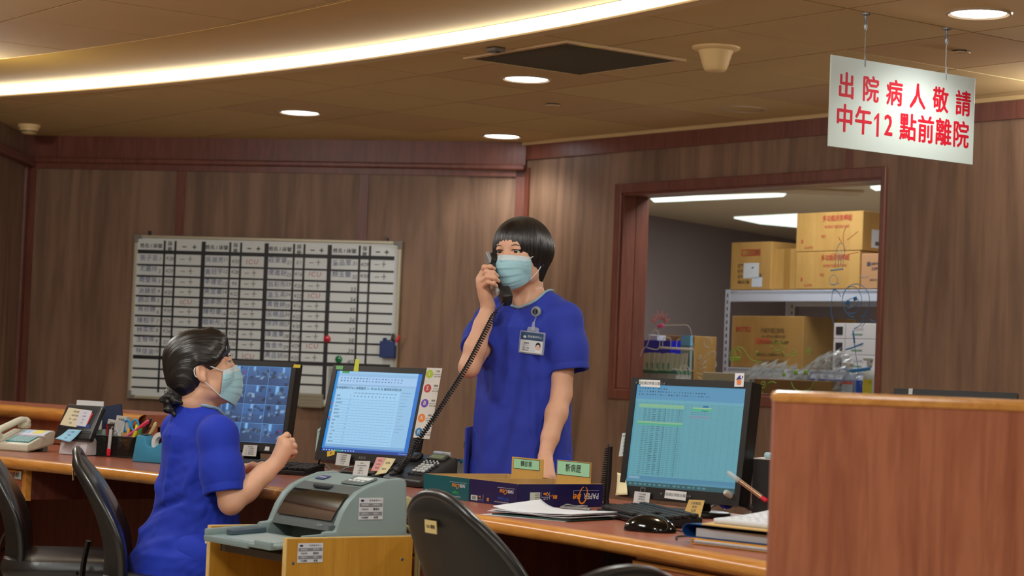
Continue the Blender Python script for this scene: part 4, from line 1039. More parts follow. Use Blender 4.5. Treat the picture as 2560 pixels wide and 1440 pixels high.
def add_head(v, H):
    s = H.sc; A = H.A
    E = lambda c, r, k=0.015, op='+': v.ell(H(*c), np.array(r) * s, A, k * s, op)
    E((0, -0.012, 0.036), (0.074, 0.094, 0.082)); E((0, 0.028, -0.022), (0.060, 0.066, 0.088), 0.03); E((0, 0.05, 0.03), (0.056, 0.045, 0.05), 0.03)
    E((0, 0.062, -0.092), (0.026, 0.024, 0.022), 0.03)
    for q in (-1, 1):
        E((q * 0.046, 0.012, -0.062), (0.02, 0.032, 0.028), 0.03); E((q * 0.036, 0.062, -0.026), (0.028, 0.026, 0.03), 0.03)
        v.ell(H(q * 0.031, 0.101, 0.013), np.array((0.019, 0.014, 0.0115)) * s, A, 0.012 * s, '-')
        # lids
        v.ell(H(q * 0.052, 0.09, 0.012), np.array((0.016, 0.013, 0.010)) * s, A, 0.012 * s, '-')
        E((q * 0.031, 0.0855, 0.0205), (0.0175, 0.009, 0.0056), 0.005); E((q * 0.031, 0.0855, 0.0045), (0.0155, 0.0078, 0.0042), 0.005)
        # ears
        e = np.array([[1, 0, 0], [0, 0.97, 0.25], [0, -0.25, 0.97]]).T; e2 = A @ np.array([[0.94, -q * 0.33, 0], [q * 0.33, 0.94, 0], [0, 0, 1]])
        v.ell(H(q * 0.0775, -0.012, -0.002), np.array((0.0085, 0.0185, 0.0315)) * s, e2, 0.006 * s)
        v.ell(H(q * 0.0885, -0.0075, 0.003), np.array((0.0092, 0.0105, 0.0195)) * s, e2, 0.003 * s, '-')
        v.ell(H(q * 0.0785, -0.006, -0.028), np.array((0.0055, 0.009, 0.009)) * s, e2, 0.006 * s)
    v.chain([H(0, 0.088, 0.018), H(0, 0.099, -0.002), H(0, 0.109, -0.022)], np.array([0.0075, 0.008, 0.0105]) * s, 0.012 * s)
    for q in (-1, 1): v.ball(H(q * 0.0115, 0.098, -0.026), 0.0085 * s, 0.008 * s)
    E((0, 0.089, -0.052), (0.021, 0.010, 0.006), 0.008); E((0, 0.087, -0.0645), (0.019, 0.010, 0.0065), 0.008)
def add_hand(v, W, Kn, tips, r=0.0085, k=0.007, thumb=None, palm_r=0.014, sc=1.0):
    """W wrist, Kn four knuckles index..little, tips: per finger list of joints after the knuckle; thumb: joints"""
    W = np.array(W); Kn = [np.array(q) for q in Kn]
    rr = [0.0088, 0.0091, 0.0086, 0.0076]
    for i, q in enumerate(Kn):
        v.cone(W + (q - W) * 0.12, q, 0.0165 * sc, 0.0112 * sc, 0.014)
        pts = [q] + [np.array(t) for t in tips[i]]; rs = [rr[i] * sc * f for f in (1.1, 1.0, 0.9, 0.76)][:len(pts)]
        v.chain(pts, rs, 0.004)
        for j in range(1, len(pts) - 1): v.ball(pts[j], rs[j] * 1.08, 0.003)
    mid = sum(Kn) / 4; v.cone(W * 0.55 + mid * 0.45, mid, 0.017 * sc, 0.013 * sc, 0.02)
    if thumb is not None:
        pts = [np.array(t) for t in thumb]; v.chain(pts, [0.015 * sc, 0.0118 * sc, 0.0103 * sc, 0.0084 * sc][:len(pts)], 0.008)
SKIN = mat('skin', (226, 176, 146), 0.45, spec=0.35, sss=0.25)
NAIL = mat('nail', (236, 190, 172), 0.25)
HAIRM = bpy.data.materials.new('black_hair'); HAIRM.use_nodes = True
_nt = HAIRM.node_tree; _b = _nt.nodes['Principled BSDF']; _b.inputs['Base Color'].default_value = (0.0075, 0.0065, 0.0065, 1); _b.inputs['Roughness'].default_value = 0.34; _b.inputs['Specular IOR Level'].default_value = 0.6
_uv = _nt.nodes.new('ShaderNodeAttribute'); _uv.attribute_name = 'strand'
_nz = _nt.nodes.new('ShaderNodeTexNoise'); _nz.noise_dimensions = '1D'; _nz.inputs['Scale'].default_value = 1.0; _nz.inputs['Detail'].default_value = 4
_bp = _nt.nodes.new('ShaderNodeBump'); _bp.inputs['Strength'].default_value = 0.55; _bp.inputs['Distance'].default_value = 0.003
_nt.links.new(_uv.outputs['Fac'], _nz.inputs['W']); _nt.links.new(_nz.outputs['Fac'], _bp.inputs['Height']); _nt.links.new(_bp.outputs['Normal'], _b.inputs['Normal'])
def strand_attr(o, fn):
    me = o.data; co = np.zeros(len(me.vertices) * 3, np.float32); me.vertices.foreach_get('co', co); co = co.reshape(-1, 3).astype(float)
    at = me.attributes.new('strand', 'FLOAT', 'POINT'); at.data.foreach_set('value', fn(co).astype(np.float32))
SCRUB = mat('scrub_blue', (30, 54, 176), 0.75, spec=0.25, sheen=0.06, bump=0.06, bs=700)
SCRUB2 = mat('scrub_blue_worn', (46, 62, 170), 0.75, spec=0.25, sheen=0.06, bump=0.06, bs=700)
PIPE = mat('collar_piping', (150, 180, 196), 0.7)
def eyes_and_brows(H, parent, org, look=(0, 0)):
    EW = mat('eye_white', (226, 218, 210), 0.2, spec=0.6); IR = mat('iris_dark', (34, 22, 16), 0.1, spec=0.8)
    for q, nm in ((1, 'eye'), (-1, 'eye')):
        b = MB(); m = Matrix.Translation(-Vector(org)) @ SM() @ H.M() @ T((q * 0.031, 0.0808, 0.0125))
        b.ball((0, 0, 0), 0.0118, m, 0, 14)
        d = Vector((look[0], 1, look[1])).normalized(); f = d.to_track_quat('Z', 'Y').to_matrix().to_4x4()
        b.lathe([(0.0005, 0.01225), (0.003, 0.0121), (0.0066, 0.0104), (0.007, 0.0095)], 20, m @ f, 1)
        b.build(nm, [EW, IR], parent, smooth=True, ang=180, recalc=False)
        b = MB(); pts = [(q * 0.013, 0.0945, 0.0275), (q * 0.022, 0.0965, 0.0325), (q * 0.034, 0.0935, 0.0345), (q * 0.046, 0.084, 0.0305)]
        b.tube(cat_rom(pts, 5), [(0.0009 + 0.0011 * math.sin(math.pi * min(1, (i + 3) / 18)), 0.001) for i in range(16)], 6, Matrix.Translation(-Vector(org)) @ SM() @ H.M()); b.build('eyebrow', HAIRM, parent, smooth=True)
        b = MB(); pts = [(q * 0.0165, 0.0915, 0.0155), (q * 0.024, 0.0955, 0.0185), (q * 0.033, 0.0948, 0.0190), (q * 0.0435, 0.0865, 0.0150), (q * 0.047, 0.0845, 0.0120)]
        b.tube(cat_rom(pts, 5), 0.0011, 6, Matrix.Translation(-Vector(org)) @ SM() @ H.M()); b.build('eyelashes', HAIRM, parent, smooth=True)
MASKB = mat('mask_blue', (164, 210, 222), 0.75, sheen=0.2); MASKW = mat('mask_white', (206, 222, 228), 0.75); LOOP = mat('ear_loop', (232, 232, 230), 0.7)
def field_of(v):
    a, lo, h, n = v.a, v.lo, v.h, v.n
    def g(p):
        q = (np.array(p) - lo) / h; i = np.clip(np.floor(q).astype(int), 0, n - 2); f = np.clip(q - i, 0, 1)
        c = a[i[0]:i[0] + 2, i[1]:i[1] + 2, i[2]:i[2] + 2]; c = c[0] * (1 - f[0]) + c[1] * f[0]; c = c[0] * (1 - f[1]) + c[1] * f[1]; return float(c[0] * (1 - f[2]) + c[1] * f[2])
    return g
def face_mask(H, parent, org, field, lower=0.0):
    mm = Matrix.Translation(-Vector(org)) @ SM() @ H.M()
    vz = [0, 0.12, 0.25, 0.4, 0.55, 0.7, 0.85, 1.0]
    yc = [0.1075, 0.117, 0.1245, 0.1255, 0.122, 0.116, 0.107, 0.088]; zc = [0.0005, -0.014, -0.030, -0.050, -0.071, -0.09, -0.107, -0.1195 - lower]
    ys = [0.05, 0.048, 0.046, 0.044, 0.043, 0.042, 0.04, 0.038]; zs = [-0.008, -0.018, -0.029, -0.042, -0.054, -0.065, -0.075, -0.084 - lower * 0.5]
    xs_ = [0.060, 0.0615, 0.062, 0.0615, 0.0605, 0.0595, 0.058, 0.056]
    def f(u, v):
        a = (u - 0.5) * 2; A = abs(a); I = lambda q: float(np.interp(v, vz, q))
        w = A ** 1.9; p = 0.5 * w + 0.5 * A ** 1.3
        y = I(yc) * (1 - w) + I(ys) * w; z = I(zc) * (1 - p) + I(zs) * p; x = I(xs_) * math.sin(a * math.pi / 2 * 0.92) / math.sin(math.pi / 2 * 0.92)
        pl = 0.0
        for c in (0.36, 0.56, 0.76):
            t = (v - c) / 0.035
            if -4 < t < 1: pl = max(pl, (1 - (t / -4)) if t < 0 else (1 - t))
        y += 0.0035 * pl * (1 - A ** 3)
        for _ in range(14):         # keep the cloth just off the face
            if field(H(x, y, z)) > 0.0035: break
            r_ = math.hypot(x, y); x += 0.002 * x / r_; y += 0.002 * y / r_
        return (x, y, z)
    b = MB(); nu, nv = 40, 60
    b.grid(f, nu, nv, mm, 0)
    for i, fc in enumerate(b.f):
        if i // nu < nv * 0.15: b.mi[i] = 1
    mk = b.build('face_mask', [MASKB, MASKW], parent, smooth=True, ang=180, solid=0.0014)
    b = MB()
    for q in (-1, 1):
        u = 0.0 if q < 0 else 1.0
        t_, d_ = Vector(f(u, 0.03)), Vector(f(u, 0.97))
        ear_t, ear_b = Vector((q * 0.078, -0.004, 0.024)), Vector((q * 0.079, -0.012, -0.026))
        b.tube([t_, t_.lerp(ear_t, 0.5) + Vector((q * 0.004, 0, 0)), ear_t], 0.0018, 6, mm); b.tube([d_, d_.lerp(ear_b, 0.5) + Vector((q * 0.005, 0, 0.0)), ear_b], 0.0018, 6, mm)
        b.tube(cat_rom([ear_t, (q * 0.081, -0.03, 0.012), (q * 0.081, -0.031, -0.012), ear_b], 5), 0.0018, 6, mm)
    b.build('ear_loops', LOOP, mk, smooth=True)
    return mk
# ------------------------------------------------------------------ people
def surf_hit(v, px, py, off=0.0):
    d = np.array(ray(px, py)); d = d / np.linalg.norm(d); o = np.array(ORG)
    c = v.lo + v.n * v.h / 2; t0 = (c - o) @ d - 0.6
    for t in np.arange(t0, t0 + 1.2, v.h * 0.4):
        i = np.round((o + d * t - v.lo) / v.h).astype(int)
        if (i >= 0).all() and (i < v.n).all() and v.a[tuple(i)] < 0: return o + d * (t - off)
    return o + d * (t0 + 0.5)
def top_hit(v, x, y, zmax):
    i, j = np.round((np.array([x, y]) - v.lo[:2]) / v.h).astype(int); col = v.a[i, j, :]
    kz = min(int((zmax - v.lo[2]) / v.h), len(col) - 1)
    for k in range(kz, 0, -1):
        if col[k] < 0:
            t = col[k] / (col[k] - col[k + 1]) if k + 1 < len(col) else 0; return v.lo[2] + v.h * (k + t)
    return zmax - 0.2
A3 = np.array
def vec(v): return np.array((v[0], v[1], 0.0))

# ---------------- the standing nurse
def standing():
    BS[0] = 0.92; zf = HC * (1 - 1 / BS[0])
    org = (0.055, 6.59, 0.0)
    root = thing('person', 'standing person in blue scrubs and face mask holding a black handset to the ear', 'person', Matrix.Translation(org))
    H = HeadFrame(P(1302, 640, 7.14), (-math.sin(R(30)), -math.cos(R(30))), R(-2), R(-1.5))
    ty = R(24); F = A3((-math.sin(ty), -math.cos(ty), 0)); X = A3((-math.cos(ty), math.sin(ty), 0)); U = A3((0, 0, 1.0))
    C = A3((0.056, 7.16, 0))
    TP = lambda x, y, z: C + X * x + F * y + U * z          # torso coordinates
    # joints
    shL, elL, wrL = P(1412, 800, 7.07), P(1404, 985, 7.03), P(1363, 1140, 6.93)
    shR, elR, wrR = P(1228, 808, 7.2), P(1173, 918, 7.0), P(1221, 768, 7.03)
    v = Vol((-0.26, 6.74, zf - 0.01), (0.34, 7.42, 1.72), 0.003)
    add_head(v, H)
    v.chain([H(0, -0.016, -0.05), H(0, -0.026, -0.11), TP(0.012, -0.02, 1.42), TP(0.008, -0.02, 1.34)], [0.05, 0.045, 0.046, 0.06], 0.025)
    for q in (-1, 1): v.cone(H(q * 0.038, -0.02, -0.075), TP(q * 0.011, 0.055, 1.345), 0.012, 0.009, 0.012)
    zs = [0.72, 0.86, 0.95, 1.05, 1.18, 1.27, 1.325, 1.365, 1.40]
    v.loft(C, X, F, U, zs, [0] * 9, [0, 0, 0, 0, 0.005, 0.01, 0.005, -0.008, -0.015], [0.155, 0.155, 0.13, 0.12, 0.13, 0.132, 0.115, 0.08, 0.056], [0.1, 0.1, 0.09, 0.084, 0.09, 0.084, 0.066, 0.054, 0.045], 2.1, 0.02)
    for q, s in ((-1, shL), (1, shR)): v.cone(TP(q * 0.06, -0.015, 1.345), s, 0.036, 0.042, 0.03)
    for q in (-1, 1): v.cone(TP(q * 0.016, 0.06, 1.33), TP(q * 0.055, 0.045, 1.345), 0.008, 0.006, 0.014)
    # arms
    for s, e, w in ((shL, elL, wrL), (shR, elR, wrR)):
        v.chain([s, s * 0.5 + e * 0.5, e], [0.046, 0.041, 0.0345], 0.02); v.chain([e, e * 0.68 + w * 0.32, e * 0.3 + w * 0.7, w], [0.0335, 0.0365, 0.029, 0.0235], 0.015)
    # hanging hand on the rear edge of the desk
    ax = wrL; kn = [P(1352, 1186, 6.86), P(1362, 1191, 6.862), P(1373, 1194, 6.868), P(1383, 1195, 6.876)]
    tz = [[(k + A3((-0.010 + 0.006 * i, -0.024, -0.03))), (k + A3((-0.014 + 0.008 * i, -0.038, -0.052))), (k + A3((-0.014 + 0.008 * i, -0.044, -0.066)))] for i, k in enumerate(kn)]
    add_hand(v, ax, kn, tz, thumb=[ax * 0.6 + kn[0] * 0.4 + A3((-0.014, 0.0, 0)), P(1343, 1178, 6.87), P(1338, 1190, 6.85), P(1336, 1199, 6.83)])
    # hand round the handset: the fingers come across its front
    kn = [P(1206, 683, 7.02), P(1202, 694, 7.008), P(1201, 706, 7.0), P(1204, 718, 7.0)]
    tips = [[P(1211, 668, 6.995), P(1226, 667, 6.985), P(1236, 672, 6.995)], [P(1216, 679, 6.972), P(1233, 682, 6.966), P(1243, 690, 6.978)],
            [P(1219, 692, 6.962), P(1237, 695, 6.958), P(1247, 703, 6.97)], [P(1220, 705, 6.966), P(1234, 708, 6.962), P(1242, 715, 6.972)]]
    add_hand(v, wrR, kn, tips, thumb=[P(1222, 742, 7.045), P(1238, 722, 7.06), P(1246, 700, 7.065), P(1247, 684, 7.06)])
    # legs
    for q in (-1, 1):
        hp, kn_, an = TP(q * 0.085, 0.0, 0.80), TP(q * 0.085, 0.01, 0.38), TP(q * 0.085, -0.02, zf + 0.08)
        v.chain([hp, kn_, kn_ * 0.65 + an * 0.35 + F * -0.015, an], [0.085, 0.055, 0.052, 0.036], 0.03)
        v.cone(TP(q * 0.085, -0.02, zf + 0.045), TP(q * 0.095, 0.13, zf + 0.035), 0.033, 0.028, 0.02)
    fd = field_of(v); v.build('body', SKIN, root, org, smooth=2)
    eyes_and_brows(H, root, org, look=(-0.12, -0.02))
    # hair
    v = Vol(H.o - 0.19, H.o + 0.19, 0.0026); A = H.A
    E = lambda c, r, k=0.02, op='+': v.ell(H(*c), r, A, k, op)
    E((0, -0.012, 0.045), (0.096, 0.108, 0.091)); E((0, -0.024, 0.012), (0.1, 0.1, 0.082), 0.03); E((0, -0.046, -0.056), (0.062, 0.046, 0.062), 0.03)
    def fringe(x, y, z):
        q = H.inv(x, y, z); d = np.sqrt((q[0] / 0.083) ** 2 + ((q[1] - 0.14) / 0.128) ** 2 + ((q[2] + 0.064) / 0.099) ** 2) - 1
        return d * 0.083 + 0.0022 * np.sin(q[0] * 560) + 0.0016 * np.sin(q[0] * 330 + 1) + 0.0012 * np.sin(q[0] * 910)
    v.put(fringe, H.o - 0.19, H.o + 0.19, 0.003, '-'); E((0, 0.105, -0.108), (0.135, 0.114, 0.108), 0.01, '-')
    def cutz(x, y, z):
        q = H.inv(x, y, z); return q[2] + 0.1 + 0.12 * np.maximum(0, q[1] + 0.04) * -1
    v.put(cutz, H.o - 0.19, H.o + 0.19, 0.006, '-')
    def strands(x, y, z):
        q = H.inv(x, y, z); th = np.arctan2(q[0] - 0.012, q[1] + 0.03); w = np.clip((0.115 - q[2]) * 12, 0, 1)
        return 0.0011 * w * (np.sin(th * 46 + 2 * np.sin(th * 9)) + 0.6 * np.sin(th * 83 + 1.7))
    v.put(strands, H.o - 0.18, H.o + 0.18, 0.0, 'd')
    hr = v.build('hair', HAIRM, root, org, smooth=1)
    Mi = np.linalg.inv(np.array(SM() @ H.M())); og = A3(org)
    def st(co):
        q = (co + og) @ Mi[:3, :3].T + Mi[:3, 3]; return np.arctan2(q[:, 0] - 0.012, q[:, 1] + 0.03) * 55 + 3 * np.sin(q[:, 2] * 8)
    strand_attr(hr, st)
    face_mask(H, root, org, fd, 0.0)
    # scrub top
    v = Vol((-0.24, 6.86, 0.68), (0.36, 7.42, 1.5), 0.0034)
    fl = foldset([(TP(-0.06, 0.11, 1.3), TP(-0.10, 0.12, 0.8), 0.016, 0.006), (TP(0.05, 0.12, 1.22), TP(0.09, 0.12, 0.78), 0.018, 0.006), (TP(-0.13, 0.05, 1.28), TP(-0.15, 0.06, 1.0), 0.014, 0.006),
                  (TP(0.13, 0.09, 1.3), TP(0.03, 0.12, 1.02), 0.015, 0.005), (TP(0.0, 0.13, 1.0), TP(0.02, 0.13, 0.78), 0.014, -0.004), (TP(-0.12, 0.08, 1.34), TP(-0.06, 0.12, 1.24), 0.012, 0.004), (TP(0.15, 0.05, 1.2), TP(0.15, 0.06, 0.8), 0.014, 0.006)])
    ds = lambda x, y, z: fl(x, y, z) - 0.003 * wob(x, y, z, 24, 1) - 0.0015 * wob(x, y, z, 60, 2)
    zs = [0.70, 0.80, 0.95, 1.08, 1.2, 1.275, 1.325, 1.36, 1.385, 1.41]
    v.loft(C, X, F, U, zs, [0] * 10, [0.0, 0, 0, 0, 0.004, 0.01, 0.006, -0.004, -0.012, -0.015], [0.178, 0.174, 0.166, 0.157, 0.158, 0.16, 0.152, 0.128, 0.095, 0.06], [0.136, 0.132, 0.124, 0.118, 0.118, 0.112, 0.095, 0.075, 0.058, 0.045], 2.25, 0.012, '+', ds)
    for q, s in ((-1, shL), (1, shR)): v.cone(TP(q * 0.075, -0.012, 1.345), s, 0.046, 0.056, 0.04)
    hemL, hemR = P(1425, 928, 7.045), elR * 0.62 + shR * 0.38
    main = v; v = v.like()
    for s, hm, el, r1 in ((shL, hemL, elL, 0.066), (shR, hemR, elR, 0.062)):
        v.chain([s, s * 0.45 + hm * 0.55, hm], [0.058, 0.063, r1], 0.035)
        ax = (hm - s) / np.linalg.norm(hm - s)
        # open the cuff: flat cut and hollow
        big = hm + ax * 0.075; v.ball(big, 0.085, 0.003, '-') if False else None
        def flat_cut(x, y, z, hm=hm, ax=ax):
            t = (x - hm[0]) * ax[0] + (y - hm[1]) * ax[1] + (z - hm[2]) * ax[2]
            rr = np.sqrt(np.maximum((x - hm[0]) ** 2 + (y - hm[1]) ** 2 + (z - hm[2]) ** 2 - t * t, 0))
            return np.maximum(-t, rr - 0.1)
        v.put(flat_cut, hm - 0.09, hm + 0.13, 0.002, '-')
        v.cone(hm + ax * 0.05, hm - ax * 0.05, r1 - 0.006, r1 - 0.016, 0.004, '-')
        def wr(x, y, z, s=s, hm=hm, ax=ax):
            t = (x - s[0]) * ax[0] + (y - s[1]) * ax[1] + (z - s[2]) * ax[2]; L = np.linalg.norm(hm - s)
            return -0.0012 * np.exp(-((t - L + 0.024) / 0.0025) ** 2) * -1.5 + 0 * x
        v.put(wr, hm - 0.08, hm + 0.08, 0.0, 'd')
    main.join(v, 0.024); v = main
    # neckline
    ring = []
    for i in range(48):
        t = 2 * math.pi * i / 48; cx_ = 0.078 * math.sin(t); cy_ = -0.012 + (0.098 if math.cos(t) > 0 else 0.062) * math.cos(t)
        p = TP(cx_, cy_, 0); ring.append(A3((p[0], p[1], top_hit(v, p[0], p[1], 1.47))))
    def neck(x, y, z):
        px, py = x - C[0], y - C[1]; u = px * X[0] + py * X[1]; w = px * F[0] + py * F[1] + 0.012
        b = np.where(w > 0, 0.098, 0.062); r = (np.sqrt((u / 0.078) ** 2 + (w / b) ** 2) - 1) * 0.07
        return np.maximum(r, 1.25 + 0.6 * np.maximum(0, -w) - z)
    v.put(neck, TP(0, 0, 1.25) - 0.13, TP(0, 0, 1.5) + 0.13, 0.002, '-')
    zr = sum(r[2] for r in ring) / 48
    clip_p = surf_hit(v, 1333, 780, 0.004); badge_p = surf_hit(v, 1330, 857, 0.006); str_p = surf_hit(v, 1331, 815, 0.004)
    pk = [surf_hit(v, q, 1128, 0.0015) for q in (1298, 1362)]
    v.build('scrub_top', SCRUB2, root, org, smooth=2)
    b = MB(); b.tube([tuple(sp(r) - A3(org) + A3((0, 0, 0.001))) for r in ring + ring[:2]], [(0.0075, 0.0042)] * 50, 8, caps=False); b.build('collar_piping', PIPE, root, smooth=True, ang=180)
    # side pocket flap at the hip
    b = MB(); p0 = TP(0.182, 0.035, 0.93); b.prism([(-0.05, -0.16), (0.052, -0.16), (0.058, 0.0), (-0.055, 0.004)], -0.003, 0.003, frame(sp(p0) - A3(org), F * 0.94 - X * 0.2, U, X), bev=0.001); b.build('hip_pocket', SCRUB2, root, smooth=True)
    # trousers and shoes
    v = Vol((-0.2, 6.9, zf + 0.03), (0.34, 7.4, 0.95), 0.006)
    v.loft(C, X, F, U, [0.76, 0.9], [0, 0], [0, 0], [0.168, 0.15], [0.118, 0.108], 2.2, 0.02)
    for q in (-1, 1): v.chain([TP(q * 0.085, 0, 0.8), TP(q * 0.09, 0.0, 0.38), TP(q * 0.092, -0.015, zf + 0.09)], [0.098, 0.075, 0.065], 0.03)
    v.build('scrub_trousers', SCRUB, root, org, smooth=2)
    for q in (-1, 1):
        v = Vol(TP(q * 0.09, 0.04, zf) - A3((0.15, 0.15, 0.005)), TP(q * 0.09, 0.04, zf) + A3((0.15, 0.15, 0.12)), 0.004)
        v.cone(TP(q * 0.09, -0.045, zf + 0.042), TP(q * 0.098, 0.15, zf + 0.034), 0.042, 0.038, 0.01); v.put(lambda x, y, z: z - zf - 0.003 + 0 * x + 0 * y, v.lo, v.lo + v.n * v.h, 0.002, '-')
        v.build('shoe', mat('shoe_white', (206, 206, 204), 0.5), root, org, smooth=1)
    return root, H, sp(clip_p), sp(str_p), sp(badge_p), F, X
nurse, HN, clip_p, str_p, badge_p, TF, TX_ = standing()
# identity badge on its reel
def badge():
    m0 = frame(badge_p, -TX_ * 0.985 + TF * 0.17, A3((-0.02, 0, 1.0)), TF)
    t = thing('identity_badge', 'identity card in a clear holder hanging from the collar of the standing person', 'badge', m0)
    inv = m0.inverted(); L = lambda p: inv @ Vector(p)
    CLR = mat('clear_plastic', (220, 228, 232), 0.12, alpha=0.28, spec=0.8); NAV = mat('badge_navy', (44, 76, 112), 0.5); CARD = mat('badge_card', (214, 222, 226), 0.4)
    w, h = 0.078, 0.062
    b = MB(); b.prism(rrect(w + 0.01, h + 0.008, 0.004), -0.0015, 0.0025, bev=0.0006); b.prism(rrect(0.04, 0.018, 0.007, cy=h / 2 + 0.008), -0.001, 0.002); b.build('holder', CLR, t)
    b = MB(); b.box((0, 0, 0.0028), (w, h, 0.0004), mi=0); b.box((0, h * 0.31, 0.0031), (w, h * 0.38, 0.0004), mi=1)
    b.prism([(-0.025 + 0.0055 * math.cos(a), h * 0.27 + 0.004 * math.sin(a)) for a in [R(30 * i) for i in range(12)]], 0.003, 0.0036, mi=0)
    b.text('奇美醫學中心', 0.0085, T((0.01, h * 0.29, 0.0036)), mi=0)
    b.text('護理師', 0.0062, T((-0.017, -0.003, 0.0034)), mi=2); b.box((-0.017, -0.0085, 0.0034), (0.021, 0.0008, 0.0003), mi=2); b.text('孫小筑', 0.0075, T((-0.018, -0.0175, 0.0034)), mi=2); b.box((-0.019, -0.024, 0.0034), (0.021, 0.0014, 0.0003), mi=2)
    # portrait: hair, face, shoulders
    e = lambda cx, cy, a, c, mi, z: b.prism([(cx + a * math.cos(R(18 * i)), cy + c * math.sin(R(18 * i))) for i in range(20)], z, z + 0.0003, mi=mi)
    e(0.0235, -0.0075, 0.0085, 0.0105, 3, 0.0033); e(0.0235, -0.0115, 0.0065, 0.0085, 4, 0.0037); b.box((0.0235, -0.002, 0.0042), (0.012, 0.0035, 0.0002), mi=3); b.box((0.0235, -0.0255, 0.0034), (0.018, 0.008, 0.0003), mi=5)
    b.build('card', [CARD, NAV, mat('badge_ink', (50, 54, 62), 0.6), mat('portrait_hair', (26, 30, 36), 0.5), mat('portrait_skin', (226, 190, 176), 0.5), mat('portrait_shirt', (236, 240, 242), 0.5)], t, recalc=False)
    b = MB(); cp = L(clip_p); fr = Matrix.Translation(cp)
    b.lathe([(0.0005, 0.0055), (0.0085, 0.0055), (0.0155, 0.0045), (0.0165, 0.002), (0.0165, -0.003), (0.0005, -0.003)], 28, fr, 0); b.lathe([(0.0005, 0.0062), (0.0088, 0.0062), (0.0092, 0.0045)], 24, fr, 1); b.text('奇', 0.0075, fr @ T((0, 0.003, 0.0067)), mi=0); b.text('美', 0.0075, fr @ T((0, -0.0042, 0.0067)), mi=0)
    b.build('reel', [mat('reel_grey', (150, 160, 168), 0.25, spec=0.7), mat('reel_face', (24, 40, 58), 0.3)], t, smooth=True, recalc=False)
    b = MB(); s0 = L(clip_p) + Vector((0.003, -0.016, 0.002)); s1 = Vector((0.001, h / 2 + 0.012, 0.002)); mid = L(str_p); mid.z = max(mid.z, 0.003)
    b.tube(cat_rom([s0, s0.lerp(s1, 0.35) + Vector((0, 0, 0.003)), s1 + Vector((0, 0.014, 0.002))], 6), 0.0022, 8); b.tube([s1 + Vector((0, 0.022, 0.002)), s1 + Vector((0, 0.006, 0.002)), s1 + Vector((0, -0.006, 0.002))], [(0.003, 0.0015), (0.0065, 0.0015), (0.0065, 0.0012)], 8, up=(0, 0, 1)); b.build('strap', CLR, t, smooth=True)
badge()

